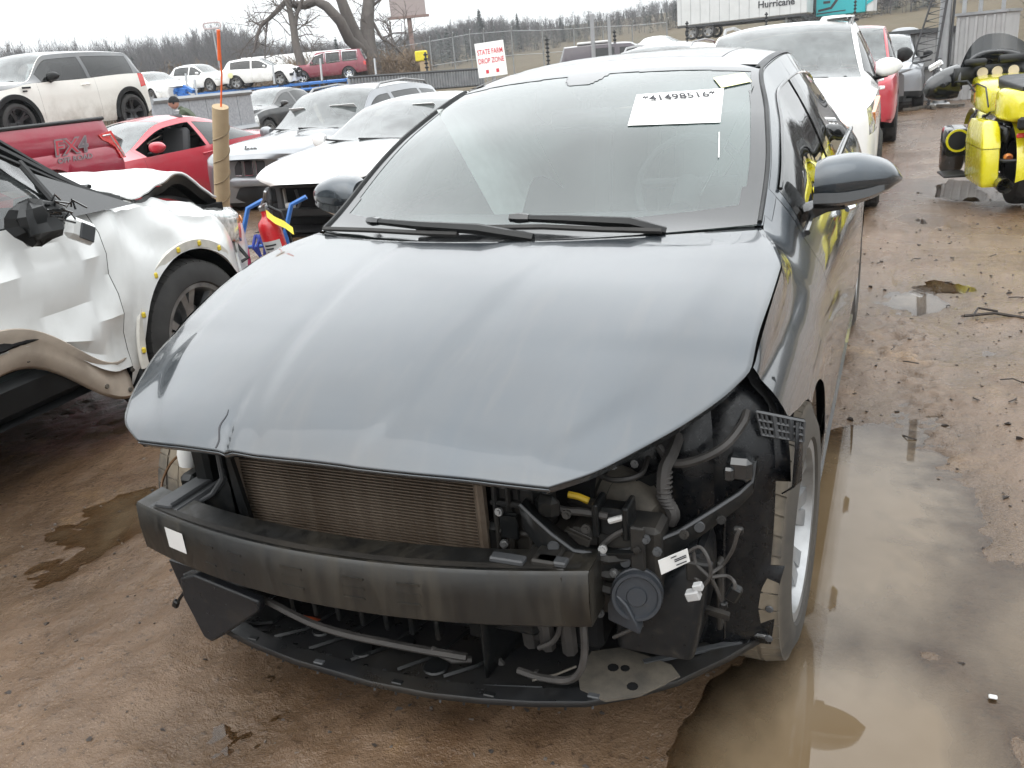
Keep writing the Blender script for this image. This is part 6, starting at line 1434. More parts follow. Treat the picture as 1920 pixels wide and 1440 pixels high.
# ------------------------------------------------------------------ right-hand back: shed, pole, mast
M['shed'] = plain('shed_panel', (.34, .34, .34), .6, var=.12, scale=3)
M['shed_dark'] = plain('shed_trim', (.05, .052, .055), .6)
M['galv'] = plain('galvanised', (.30, .31, .32), .45, metal=.5, var=.12, scale=4)
sh = thing('shed', 'low grey ribbed steel shed behind the light pole', 'shed', (.55, 22.2, -.22), R(-8))
m = MB(); m.box((1.15, .85, .78), (2.1, 1.6, 1.55)); m.build('wall', 'shed', sh)
for k in range(11): m = MB(); m.box((.12 + .2 * k, .035, .78), (.05, .03, 1.5), bev=.008); m.build('wall_rib', 'shed', sh)
m = MB(); m.box((1.15, .80, 1.60), (2.25, 1.8, .09)); m.build('roof', 'shed_dark', sh); m = MB(); m.box((1.15, -.02, .76), (2.1, .03, .07)); m.build('rail', 'shed_dark', sh)
sh = thing('shed', 'taller pale steel container wall right of the light pole', 'shed', (2.02, 21.6, -.22), R(-14))
m = MB(); m.box((.55, .9, .92), (1.0, 1.8, 1.84)); m.build('wall', 'shed', sh)
for k in range(6): m = MB(); m.box((.10 + .18 * k, -.015, .92), (.06, .03, 1.78), bev=.008); m.build('wall_rib', 'shed', sh)
m = MB(); m.box((.55, .9, 1.87), (1.08, 1.9, .06)); m.build('roof', 'galv', sh)
for (x, y), lb_ in zip(((2.35, 24.5), (2.75, 25.0), (3.35, 26.0)), ('thin pale stake touching the left edge of the tall container wall', 'thin pale stake above the middle of the tall container wall', 'thin pale stake at the right end of the tall container wall')):
    m = MB(); z0 = float(terrain(x, y)); m.box((x, y, z0 + 1.1), (.10, .10, 2.9), bev=.02); tag(m.build('stake', 'galv', None), lb_, 'stake', 'pale stakes behind the shed')
lp = thing('light_pole', 'tall plain grey light pole beside the steel shed', 'light pole', (1.78, 20.0, -.22))
m = MB(); m.tube([(0, 0, 0), (0, 0, 4), (0, 0, 9)], [.125, .11, .09], 16); m.build('pole', 'galv', lp, 60); m = MB(); m.box((0, 0, .04), (.45, .45, .10), bev=.02); m.build('base', 'shed', lp)
m = MB(); m.tube([(.14, -.05, .1), (.14, -.05, 1.4), (.16, -.05, 2.6)], .03, 6); m.build('conduit', 'shed_dark', lp)
ms = thing('lattice_mast', 'black leaning lattice mast between the steel shed and the light pole', 'mast', (1.42, 19.6, -.2))
m = MB(); A0, A1, B0, B1 = Vector((-.22, 0, 1.05)), Vector((.34, 0, 3.2)), Vector((.14, .05, .0)), Vector((.46, .05, 3.2))
m.tube([A0, A1], .022, 6); m.tube([B0, B1], .03, 6)
for k in range(15):
    a, b = A0.lerp(A1, k / 15), B0.lerp(B1, .33 + .67 * (k + .5) / 15); c_ = A0.lerp(A1, (k + 1) / 15); m.tube([a, b, c_], .012, 4)
m.tube([A0, (-.22, 0, .95), (.14, .05, 1.0)], .025, 6)
for k in range(16): m.box((.14 + .01 * k, .03, .10 + .06 * k), (.09, .06, .022))
m.build('lattice', 'shed_dark', ms)
m = MB()
for k in range(6): a = RNG.random(3); m.box((1.2 + .9 * a[0], 19.2 + .5 * a[1], -.16), (.3 + .3 * a[2], .08, .05), Matrix.Rotation(a[0] * 3, 3, 'Z'))
tag(m.build('timber_offcuts', 'duct', None), 'pile of muddy timber offcuts at the foot of the light pole', 'timber')
# ------------------------------------------------------------------ far background
def gz(x, y): return float(ground_z(np.array([x]), np.array([y]))[0])
# box trailer on the upper road
M['trailer_white'] = plain('trailer_white', (.55, .56, .56), .5, var=.05, scale=1.5)
a, b = far(1270, 50, 62), far(1512, 30, 58); ang = math.atan2(b.y - a.y, b.x - a.x); L_ = (b - a).length
zb_ = a.z - .05
tr = thing('box_trailer', 'long white box trailer on the upper road beyond the yard', 'trailer', (a.x, a.y, zb_), ang)
m = MB(); m.box((L_ / 2, 1.3, 1.42), (L_, 2.6, 2.75), bev=.05); m.build('box', 'trailer_white', tr)
for k in range(13): m = MB(); m.box((.3 + k * L_ / 13, -.006, 1.42), (.02, .012, 2.7)); m.build('panel_seam', 'galv', tr, 0)
m = MB(); m.box((L_ / 2, .1, -.02), (L_, .1, .14)); m.box((L_ / 2, 1.3, -.15), (L_ * .9, 1.4, .14)); m.build('chassis', 'shed_dark', tr)
lettering('lettering', 'Hurricane', .60, 'ink', tr, frame_mtx((L_ - 2.0, -.02, .86), (1, 0, 0), (0, 0, 1)), bold=.01, ext=.01)
for x in (1.0, 2.2): add_wheel(tr, x, .25, -.45, .48, .3, mat='steel').rotation_euler = (0, 0, -math.pi / 2)
for x in (1.0, 2.2): add_wheel(tr, x, 2.3, -.45, .48, .3, mat='steel').rotation_euler = (0, 0, math.pi / 2)
m = MB(); m.box((L_ - 1.4, .5, -.5), (.12, .12, .9)); m.build('landing_leg', 'galv', tr)
M['teal'] = plain('teal_paint', (.02, .36, .40), .45)
a = far(1528, 34, 60); tk = thing('box_truck', 'teal and white box truck behind the white SUV', 'truck', (a.x, a.y, a.z), ang)
m = MB(); m.box((1.65, 1.2, 1.6), (3.2, 2.4, 3.1), bev=.05); m.build('box', 'teal', tk)
m = MB(); m.prism([(.2, .5), (1.0, .62), (1.35, 1.1), (1.5, 2.2), (1.62, 2.2), (1.5, 1.0), (1.1, .48), (.2, .36)], -.02, .0, lambda u, v, w: (u, w, v)); m.prism([(.1, .20), (2.0, .28), (2.0, .34), (.1, .28)], -.02, 0, lambda u, v, w: (u, w, v)); m.build('graphic', 'ink', tk, 0)
m = MB(); m.box((.75, -.012, .93), (.45, .02, .16)); m.build('logo_block', 'ink', tk, 0)
m = MB(); m.box((3.5, 1.2, .75), (.5, 2.2, 1.5), bev=.1); m.build('cab', 'trailer_white', tk)
m = MB(); m.prism([(3.3, .5), (3.75, .75), (3.75, .95), (3.3, .75)], -.0, .08, lambda u, v, w: (u, w + .06, v)); m.build('cab_stripe', 'teal', tk, 0)
for x in (.6,): add_wheel(tk, x, .2, -.35, .45, .28, mat='steel').rotation_euler = (0, 0, -math.pi / 2)
# small things on the upper road
S = car_shape(hw=.9, H=1.45)
p = far(1712, 24, 70); small('sedan', 'grey car driving on the hillside road', S, (p.x + 1.3, p.y + .5, gz(p.x, p.y) - .1), ang + R(90), 'silver_paint', scale=1.0)
p = far(1285, 62, 55); small('sedan', 'white car parked under the white box trailer', S, (p.x, p.y, p.z - 1.45), ang + R(90), 'white_paint')
# plum coloured SUV and the exhaust stacks before it
S = car_shape(Lf=1.0, wb=2.9, Lr=1.1, hw=.98, H=2.02, belt=1.22, hoodf=1.1, hoodr=1.3, cowl=.5, wst=1.2, rend=4.0 - .35, gend=4.0 - .12, tailz=1.25, roof_hw=.78, cowl_hw=.86, r=.40, sill=.36, drop=.02, tail_hw=.9)
M['plum'] = paint('plum_paint', (.030, .018, .028), .1, .3, .1)
p = far(1052, 100, 33); small('suv', 'dark plum SUV with flat roof pod beyond the grey sedan roof', S, (p.x + 4.0 * .93 - .2, p.y + 1.5, -.05), R(108), 'plum', windows=[(.7, 1.6), (1.8, 2.6)], doors=[(.55, 1.7), (1.74, 2.7)])
pc = bpy.context.scene.objects['suv.006'] if 'suv.006' in bpy.context.scene.objects else None
m = MB(); m.box((p.x + 1.1, p.y + .55, 2.02), (1.2, .5, .10), Matrix.Rotation(R(18), 3, 'Z'), bev=.03); tag(m.build('roof_box', 'tag_white', None), 'pale flat cargo pod on the roof of the dark plum SUV', 'roof pod')
for px, y0, D in ((1109, 25, 22), (1141, 30, 25)):
    p = far(px, y0, D); g_ = gz(p.x, p.y); sp_ = thing('marker_board', 'thin white upright board seen edge on before the plum SUV' if px < 1120 else 'thin white upright board seen edge on right of the plum SUV', 'marker', (p.x, p.y, g_))
    m = MB(); m.box((0, 0, (p.z - g_) / 2), (.11 if px < 1120 else .10, .05, p.z - g_), bev=.02); m.build('board', 'galv', sp_); m = MB(); m.box((0, 0, .05), (.3, .3, .1)); m.build('foot', 'shed_dark', sp_)
S = car_shape(Lf=.95, wb=2.75, Lr=1.0, hw=.93, H=1.78, belt=1.08, hoodf=.9, hoodr=1.1, cowl=.5, wst=1.35, rend=3.1, gend=3.5, tailz=1.1, roof_hw=.62, r=.37, sill=.3, tail_hw=.75)
make_car('suv', 'white SUV of which only the roof rises behind the grey sedan roof', 'car', S, (-2.95, 12.2, -.2), R(-4), mats('white_paint'), 1.0, doors=[(.6, 1.6), (1.64, 2.6)], windows=[(.66, 1.58), (1.68, 2.6)], rails=(1.4, 3.0), mirrors=dict(x=.88, y=.82, z=1.16), step=.1)
# black insulator posts of the security fence
for k, (px, py, D) in enumerate(((797, 98, 30), (1025, 70, 31), (1152, 56, 33), (1288, 40, 34), (1437, 23, 36), (1604, 0, 38))):
    p = far(px, py, D); g_ = gz(p.x, p.y); ps = thing('fence_post', 'black insulator fence post ' + ('just right of the yellow call box', 'between the drop zone sign and the plum SUV', 'beside the right white marker board', 'in front of the left end of the box trailer', 'in front of the lettering of the box trailer', 'in front of the teal truck')[k], 'fence post', (p.x, p.y, g_), 0, 'black insulator posts along the yard boundary')
    h = p.z - g_; m = MB(); m.tube([(0, 0, 0), (0, 0, h)], .035, 6); m.build('post', 'shed_dark', ps)
    for q_ in range(9): m = MB(); m.box((0, 0, h - .08 - .14 * q_), (.14, .10, .06), bev=.02); m.build('insulator', 'black_plastic', ps)
# low picket rail
a, b = far(655, 157, 27), far(905, 139, 30); rl = thing('barrier_rail', 'low pale picket barrier along the grass edge', 'barrier', (a.x, a.y, 0))
d_ = (b - a); m = MB(); m.tube([(0, 0, a.z + .18), (d_.x, d_.y, b.z + .18)], .045, 6); m.tube([(0, 0, a.z - .35), (d_.x, d_.y, b.z - .35)], .045, 6); m.build('rail', 'shed_dark', rl)
for k in range(48):
    t_ = k / 47; m = MB(); m.box((d_.x * t_, d_.y * t_, a.z + (b.z - a.z) * t_ - .1), (.08, .05, .5)); m.build('picket', 'galv', rl, 0)
# yellow call box
p = far(790, 105, 32); yb2 = thing('call_box', 'yellow box on a tan post at the grass edge', 'box', (p.x, p.y, gz(p.x, p.y)))
h = p.z - gz(p.x, p.y); m = MB(); m.box((0, 0, h), (.42, .25, .36), bev=.03); m.build('box', plain('box_yellow', (.65, .55, .03), .5), yb2); m = MB(); m.box((.1, 0, h / 2 - .1), (.30, .2, h - .2)); m.build('post', 'cardboard', yb2)
# chain link fence on the slope
M['chain'] = None
t = NT('chain_link'); t.t.nodes.remove(t.b)
tr_ = t.n('ShaderNodeBsdfTransparent'); df = t.n('ShaderNodeBsdfDiffuse'); df.inputs[0].default_value = rgb(.22, .23, .23); mx = t.n('ShaderNodeMixShader'); mx.inputs[0].default_value = .16
t.l(tr_.outputs[0], mx.inputs[1]); t.l(df.outputs[0], mx.inputs[2]); t.l(mx.outputs[0], t.out.inputs[0]); M['chain'] = t.m
fpts = []
for px, pt, pb in ((640, 108, 150), (720, 92, 130), (805, 78, 104), (848, 70, 102), (880, 64, 100), (906, 62, 95), (958, 58, 90), (1016, 57, 88), (1075, 54, 84), (1130, 50, 80), (1185, 48, 78), (1250, 42, 72)):
    p = far(px, pt, 92); fpts.append((p.x, p.y, gz(p.x, p.y) - .1, p.z))
fc = thing('chain_link_fence', 'tall chain link fence on the brown grass slope', 'fence', (0, 0, 0))
for x, y, z0, z1 in fpts: m = MB(); m.tube([(x, y, z0), (x, y, z1), (x + .25, y - .3, z1 + .45)], .07, 5); m.build('post', 'galv', fc)
m = MB(); m.grid([[(x, y, z0) for x, y, z0, z1 in fpts], [(x, y, z1) for x, y, z0, z1 in fpts]]); m.build('wire_mesh', 'chain', fc, 0)
for f_ in (1, .5): m = MB(); m.tube([(x, y, z0 + (z1 - z0) * f_) for x, y, z0, z1 in fpts], .03, 4); m.build('rail', 'galv', fc)
# transporter decks
m0 = far(300, 172, 44); m1 = far(705, 152, 55)
tp = thing('car_transporter', 'blue steel car transporter deck carrying the four wrecks', 'transporter', (0, 0, 0))
def deck(pa, pb, z_, mat, nm, half=1.15, th=.10):
    pa, pb = Vector(pa), Vector(pb); d2 = (pb - pa); d2.z = 0; n2 = Vector((-d2.y, d2.x, 0)).normalized(); m = MB()
    for s in (-1, 1):
        q_ = [pa + n2 * (s * half - .2), pb + n2 * (s * half - .2), pb + n2 * (s * half + .2), pa + n2 * (s * half + .2)]
        m.add([(p.x, p.y, p.z) for p in q_] + [(p.x, p.y, p.z - th) for p in q_], [(0, 1, 2, 3), (4, 7, 6, 5), (0, 4, 5, 1), (1, 5, 6, 2), (2, 6, 7, 3), (3, 7, 4, 0)])
    for k in range(7):
        c_ = pa.lerp(pb, k / 6); m.tube([c_ - n2 * (half + .2), c_ + n2 * (half + .2)], .05, 4); m.tube([c_ - n2 * half, (c_ - n2 * half) + Vector((0, 0, -z_))], .06, 4)
    m.tube([pa - n2 * (half + .1) + Vector((0, 0, -.35)), pb - n2 * (half + .1) + Vector((0, 0, -.35))], .09, 5)
    o = m.build(nm, mat, tp, 0); return o
deck((-38.6, 42.3, 1.60), (-32.5, 42.9, 1.60), 1.5, 'blue_steel', 'deck', 1.0)
deck((-35.5, 42.7, 1.60), (-28.3, 43.6, 1.60), 1.5, 'blue_steel', 'deck', 1.0)
deck((-37.3, 48.9, 1.59), (-31.3, 52.6, 1.59), 1.5, 'blue_steel', 'deck', 1.0)
deck((-29.6, 29.4, 1.22), (-25.6, 31.0, 1.22), 1.2, 'deck_grey', 'deck', .9)
for px, pt, pb in ((348, 138, 175), (365, 150, 178), (511, 120, 158), (600, 110, 152), (702, 110, 150)):
    a, b = far(px, pt, 38), far(px + 4, pb, 38); m = MB(); m.tube([b, a], .045, 5); m.build('stanchion', 'galv', tp)
m = MB()
for k in range(12): a = RNG.random(3); p = far(300 + 55 * a[0], 165 + 18 * a[1], 38); m.box(p, (.5 * a[2] + .2, .2, .16), Matrix.Rotation(a[0] - .5, 3, 'Y'))
m.build('ramp_gear', 'blue_steel', tp)
# grey side-board trailer behind the hatchback
a, b = far(285, 193, 18), far(470, 175, 21); sbt = thing('sideboard_trailer', 'pale grey trailer side boards between cream hatchback and black sedan', 'trailer', (0, 0, 0))
for k in range(6):
    p, q_ = a.lerp(b, k / 6), a.lerp(b, (k + .975) / 6); m = MB(); n2 = Vector((-(b - a).y, (b - a).x, 0)).normalized() * .05
    m.add([p, q_, q_ - Vector((0, 0, .72)), p - Vector((0, 0, .72)), p + n2, q_ + n2, q_ + n2 - Vector((0, 0, .72)), p + n2 - Vector((0, 0, .72))], [(3, 2, 1, 0), (4, 5, 6, 7), (0, 1, 5, 4), (2, 3, 7, 6), (1, 2, 6, 5), (0, 4, 7, 3)]); m.build('side_board', 'deck_grey', sbt, 0)
m = MB(); m.tube([a + Vector((0, 0, .03)), b + Vector((0, 0, .03))], .06, 6); m.tube([a - Vector((0, 0, .78)), b - Vector((0, 0, .78))], .09, 6); m.build('rail', 'galv', sbt)
for k in (1, 5): p = a.lerp(b, k / 6); add_wheel(sbt, p.x, p.y, .2, .4, .26, mat='steel')
# person bending behind the red coupe
M['skin'] = plain('skin', (.45, .22, .16), .5); M['jacket'] = plain('jacket_green', (.06, .075, .045), .85); M['cap'] = plain('knit_cap', (.015, .016, .018), .9); M['trousers'] = plain('trousers', (.05, .055, .07), .85)
pp = far(364, 200, 17.0); per = thing('person', 'person in black knit cap and green jacket bending behind the red coupe', 'person', (pp.x, pp.y, -.2), R(-60))
def skin(name, verts, edges, radii, mat, parent, sub=2):
    me = bpy.data.meshes.new(name); me.from_pydata(verts, edges, []); o = bpy.data.objects.new(name, me); COL.objects.link(o); o.parent = parent
    o.modifiers.new('skin', 'SKIN'); me.materials.append(M[mat])
    for i, r_ in enumerate(radii): me.skin_vertices[0].data[i].radius = (r_, r_); 
    me.skin_vertices[0].data[0].use_root = True
    sm = o.modifiers.new('sub', 'SUBSURF'); sm.levels = sm.render_levels = sub; return o
V = [(0, 0, .92), (0, -.05, 1.10), (0, -.16, 1.28), (0, -.24, 1.40), (0, -.30, 1.46), (.18, -.20, 1.36), (.26, -.28, 1.12), (.20, -.48, 1.02), (.19, -.56, 1.0), (-.18, -.20, 1.36), (-.26, -.28, 1.12), (-.20, -.48, 1.02), (-.19, -.56, 1.0), (.10, .0, .86), (.12, -.05, .48), (.12, .02, .08), (.12, -.10, .04), (-.10, .0, .86), (-.12, -.02, .48), (-.12, .05, .08), (-.12, -.08, .04)]
E_ = [(0, 1), (1, 2), (2, 3), (3, 4), (2, 5), (5, 6), (6, 7), (7, 8), (2, 9), (9, 10), (10, 11), (11, 12), (0, 13), (13, 14), (14, 15), (15, 16), (0, 17), (17, 18), (18, 19), (19, 20)]
Rr = [.15, .15, .16, .07, .06, .075, .055, .042, .035, .075, .055, .042, .035, .10, .07, .05, .045, .10, .07, .05, .045]
skin('body', V, E_, Rr, 'jacket', per)
m = MB(); rows = []
for i in range(13):
    th = math.pi * i / 12; rows.append([(.075 * math.sin(th) * math.cos(ph), -.37 + .095 * math.sin(th) * math.sin(ph) - (.022 * math.exp(-((ph - 4.71) / .28) ** 2) * math.exp(-((th - 1.75) / .35) ** 2)), 1.545 - .0 + .118 * math.cos(th)) for ph in np.linspace(0, 2 * math.pi, 25)])
m.grid(rows); hd_ = m.build('head', 'skin', per, 180)
m = MB(); rows = []
for i in range(8):
    th = math.pi * .52 * i / 7; rows.append([(.085 * math.sin(th) * math.cos(ph), -.362 + .105 * math.sin(th) * math.sin(ph), 1.56 + .118 * math.cos(th)) for ph in np.linspace(0, 2 * math.pi, 21)])
m.grid(rows); m.build('knit_cap', 'cap', hd_, 180)
m = MB()
for s in (-1, 1): m.lathe([(0, .004), (.012, .0)], (s * .03, -.458, 1.555), (0, -1, 0), 8); m.lathe([(0, .01), (.02, 0)], (s * .076, -.36, 1.54), (s, 0, 0), 8)
m.build('face_feature', 'cap', hd_)
m = MB(); rows = [[(.10 * math.cos(a) * k, -.27 + .10 * math.sin(a) * k, 1.40 + .03 * (1 - k) * 2) for a in np.linspace(0, 2 * math.pi, 17)] for k in (1.1, .8)]; m.grid(rows); m.build('collar', 'tag_white', per, 60)

# ------------------------------------------------------------------ trees and woodland
t = NT('bark'); nn = t.noise(5, 5, .65, t.vec(1, 1, .25)); t.set(Base_Color=t.mix(nn, rgb(.045, .038, .034), rgb(.13, .112, .10)), Roughness=.9); M['bark'] = t.m
M['twig'] = plain('twig', (.085, .070, .062), .9, var=.3)
M['wood_grey'] = plain('woodland_twigs', (.062, .056, .055), .95, var=.35, scale=.6)
M['conifer'] = plain('conifer_green', (.032, .042, .036), .95, var=.5, scale=1.5)
M['brush'] = plain('dry_brush', (.155, .110, .070), .95, var=.35, scale=2)
def limb(m, pts, r0, r1, n=7):
    k = len(pts); m.tube(pts, [r0 + (r1 - r0) * i / (k - 1) for i in range(k)], n)
def twigs(m, p, d, ln, r, depth, rng, droop=0.):
    """recursive bare branching"""
    d = d.normalized(); n = 3; pts = [p]
    for i in range(n):
        d = (d + Vector(rng.normal(0, .16, 3)) + Vector((0, 0, .05 - droop))).normalized(); pts.append(pts[-1] + d * ln / n)
    limb(m, pts, r, r * .55, 5 if r > .05 else 3)
    if depth == 0: return
    for k in range(int(rng.integers(3, 6))):
        t_ = rng.uniform(.35, 1.0); i = min(n - 1, int(t_ * n)); q = pts[i].lerp(pts[i + 1], t_ * n - i)
        s = Vector(rng.normal(0, 1, 3)); s = (s - d * s.dot(d)).normalized()
        twigs(m, q, d * .75 + s * rng.uniform(.5, 1.0), ln * rng.uniform(.5, .72), r * .5, depth - 1, rng, droop)
def bare_tree(label, x, y, h, seed, group=None, rt=None, depth=3, name='bare_tree'):
    rng = np.random.default_rng(seed); z0 = gz(x, y); tr = thing(name, label, 'tree', (x, y, z0 - .2), 0, group); rt = rt or h * .022
    m = MB(); pts = [Vector((rng.normal(0, .03) * h * k / 6, rng.normal(0, .03) * h * k / 6, h * .75 * k / 6)) for k in range(7)]; limb(m, pts, rt, rt * .35, 8); m.build('trunk', 'bark', tr, 60)
    m = MB()
    for k in range(11):
        t_ = .25 + .75 * k / 11; i = min(5, int(t_ * 6)); q = pts[i].lerp(pts[i + 1], t_ * 6 - i); a = rng.uniform(0, 6.28)
        twigs(m, q, Vector((math.cos(a) * .8, math.sin(a) * .8, .75)), h * rng.uniform(.22, .36) * (1.15 - .5 * t_), rt * .4, depth - 1, rng)
    m.build('crown', 'twig', tr, 60); return tr
# the old tree with sweeping limbs behind the wine coloured SUV
D0 = 62; base = far(697, 118, D0); bt = thing('bare_tree', 'big old bare tree with sweeping limbs behind the dark red SUV', 'tree', (0, 0, 0))
def P2(l, dd=0): return [far(x, y, D0 + dd) for x, y in l]
g0 = Vector((base.x, base.y, gz(base.x, base.y) - .3)); m = MB()
limb(m, [g0, base, far(690, 85, D0), far(688, 45, D0), far(692, 0, D0), far(700, -60, D0)], .75, .35, 10); limb(m, [far(692, 100, D0), far(672, 80, D0 - .5), far(655, 40, D0 - 1), far(640, 0, D0 - 1.5), far(615, -60, D0 - 2)], .60, .28, 9)
limb(m, [far(680, 96, D0 - .4), far(655, 75, D0 - 1.5), far(638, 40, D0 - 2.5), far(612, 12, D0 - 3), far(592, 2, D0 - 3), far(572, 10, D0 - 3), far(552, 9, D0 - 3.2), far(536, 3, D0 - 3.4)], .42, .22, 8)
bt_trunk = m.build('trunk', 'bark', bt, 60); rng = np.random.default_rng(5); m = MB()
for l, r_ in (([(536, 3), (518, 22), (508, 32), (490, 48), (484, 62), (480, 78), (476, 98)], .20), ([(592, 2), (585, -30), (590, -60)], .18), ([(557, 10), (556, 28), (548, 55)], .10), ([(502, 38), (499, 62), (496, 110)], .08), ([(698, 40), (716, 72), (742, 88), (765, 112)], .13), ([(716, 72), (738, 62), (760, 60)], .06), ([(700, 10), (722, -8), (745, -20)], .12)):
    limb(m, P2(l, -3 if l[0][0] < 600 else 0), r_, r_ * .4, 6)
    for x, y in l[1:]:
        for q_ in range(2): twigs(m, far(x, y, D0 - (3 if x < 600 else 0)), Vector(rng.normal(0, 1, 3)) + Vector((0, 0, .2)), rng.uniform(1.2, 2.6), .045, 2, rng, .05)
m.build('crown', 'twig', bt, 60)
D1 = 58; tt = thing('bare_tree', 'slim forked bare tree left of the big old tree', 'tree', (0, 0, 0)); m = MB(); b1 = far(563, 112, D1)
limb(m, [Vector((b1.x, b1.y, gz(b1.x, b1.y) - .3)), b1, far(555, 85, D1), far(551, 55, D1), far(545, 25, D1), far(538, -5, D1), far(530, -50, D1)], .34, .13, 8); limb(m, [far(552, 60, D1), far(556, 28, D1), far(562, 12, D1), far(575, -20, D1)], .16, .08, 6); m.build('trunk', 'bark', tt, 60); m = MB()
for k in range(16): x, y = 552 + rng.normal(0, 4), 70 - 8 * k; twigs(m, far(551 - .12 * (60 - y), y, D1), Vector(rng.normal(0, 1, 3)) + Vector((0, 0, .5)), rng.uniform(1.2, 2.4), .05, 2, rng)
m.build('crown', 'twig', tt, 60)
LAB = ['pale feathery bare tree at the far left edge', 'second bare tree from the far left edge', 'thin bare tree above the cream hatchback', 'small bare tree left of the slim forked tree', 'bare tree standing in the brown brush right of the big tree']
for k, (px, py, D, h) in enumerate(((-10, 190, 85, 9.5), (58, 190, 100, 7.5), (470, 150, 90, 7.5), (590, 140, 110, 8.5), (740, 125, 75, 8.5))):
    p = far(px, py, D); bare_tree(LAB[k], p.x, p.y, h, 20 + k, None, h * .018, 4 if k in (0, 1) else 3)
# woodland: twig and conifer templates repeated over the ridge, one mass
def templ(kind, seed):
    rng = np.random.default_rng(seed); m = MB()
    if kind == 0:
        for b in range(30):
            z_ = rng.uniform(.25, .95); a = rng.uniform(0, 6.28); l_ = rng.uniform(.12, .30) * (1.2 - z_ * .6); p = Vector((0, 0, z_)); e = p + Vector((math.cos(a) * l_, math.sin(a) * l_, rng.uniform(.08, .25)))
            w_ = .004; m.add([p + Vector((w_, 0, 0)), p - Vector((w_, 0, 0)), e], [(0, 1, 2)])
            for q in range(6):
                s = p.lerp(e, rng.uniform(.3, 1)); f = s + Vector(rng.normal(0, .055, 3)) + Vector((0, 0, .05)); m.add([s + Vector((.005, 0, 0)), s - Vector((.005, 0, 0)), f], [(0, 1, 2)])
        m.add([(-.014, 0, -.1), (.014, 0, -.1), (0, .014, -.1), (0, 0, .98)], [(0, 1, 3), (1, 2, 3), (2, 0, 3)])
    else:
        for b in range(150):
            z_ = rng.uniform(.05, 1) ** .8; a = rng.uniform(0, 6.28); l_ = .20 * (1.03 - z_) * rng.uniform(.5, 1.15) + .01; p = Vector((math.cos(a) * l_ * .25, math.sin(a) * l_ * .25, z_)); e = Vector((math.cos(a) * l_, math.sin(a) * l_, z_ - rng.uniform(-.01, .05)))
            s = Vector((-math.sin(a), math.cos(a), 0)) * rng.uniform(.02, .04); m.add([p, e + s, e - s + Vector((0, 0, .015))], [(0, 1, 2)])
        m.add([(-.012, 0, -.1), (.012, 0, -.1), (0, 0, .98)], [(0, 1, 2)])
    V = np.array(m.v); F = np.array([f for f in m.f]); return V, F
TT = {k: [templ(k, s) for s in range(5)] for k in (0, 1)}
def wood(name, spots, kind, mat):
    """spots: (x, y, z, height, width factor)"""
    VV, FF, o = [], [], 0; rng = np.random.default_rng(3)
    for x, y, z_, h, wf in spots:
        V, F = TT[kind][int(rng.integers(0, 5))]; a = rng.uniform(0, 6.28); c, s = math.cos(a), math.sin(a)
        W_ = np.stack([x + (V[:, 0] * c - V[:, 1] * s) * h * wf, y + (V[:, 0] * s + V[:, 1] * c) * h * wf, z_ + V[:, 2] * h], 1); VV.append(W_); FF.append(F + o); o += len(V)
    me = bpy.data.meshes.new(name); V = np.concatenate(VV); F = np.concatenate(FF)
    me.vertices.add(len(V)); me.vertices.foreach_set('co', V.astype(np.float32).ravel()); me.loops.add(F.size); me.loops.foreach_set('vertex_index', F.astype(np.int32).ravel())
    me.polygons.add(len(F)); me.polygons.foreach_set('loop_start', (np.arange(len(F)) * 3).astype(np.int32)); me.polygons.foreach_set('loop_total', np.full(len(F), 3, np.int32)); me.update(calc_edges=True)
    o_ = link(name, me, mat, None, 0); return o_
rng = np.random.default_rng(8)
ridge = tab((-500, 96), (0, 96), (220, 90), (330, 80), (420, 62), (520, 84), (640, 82), (760, 64), (900, 36), (1000, 34), (1100, 26), (1200, 8), (1300, -8), (1500, -35), (1750, -48), (1950, -90), (2400, -190), (4200, -500))
sp0, sp1 = [], []
for k in range(7200):
    px = rng.uniform(-350, 1500) if k >= 4100 else rng.uniform(1450, 2000) if k >= 3300 else rng.uniform(-350, 2250) if k < 2600 else rng.uniform(1950, 4200); lay = rng.uniform(0, 1); D = 150 + 160 * lay if px < 1480 else (105 + 80 * lay if k < 2600 or 3300 <= k else 45 + 45 * lay)
    p = far(px, float(ridge(px)) + 14 * (1 - lay) + rng.normal(3, 4.5), D); z0 = gz(p.x, p.y) - .3; h = p.z - z0
    if h < 2.5: continue
    h = min(h, 16)
    (sp1 if rng.random() < (.10 if px < 700 else .30) else sp0).append((p.x, p.y, z0, h * rng.uniform(.8, 1.08), min(1.3, max(.5, 8 / h)) * rng.uniform(.8, 1.2)))
w0 = wood('woodland', sp0, 0, 'wood_grey'); w0['kind'] = 'stuff'; w0['label'] = 'grey leafless woodland along the far ridge'
w1 = wood('conifer_woodland', sp1, 1, 'conifer'); w1['kind'] = 'stuff'; w1['label'] = 'dark evergreens scattered through the far ridge woodland'
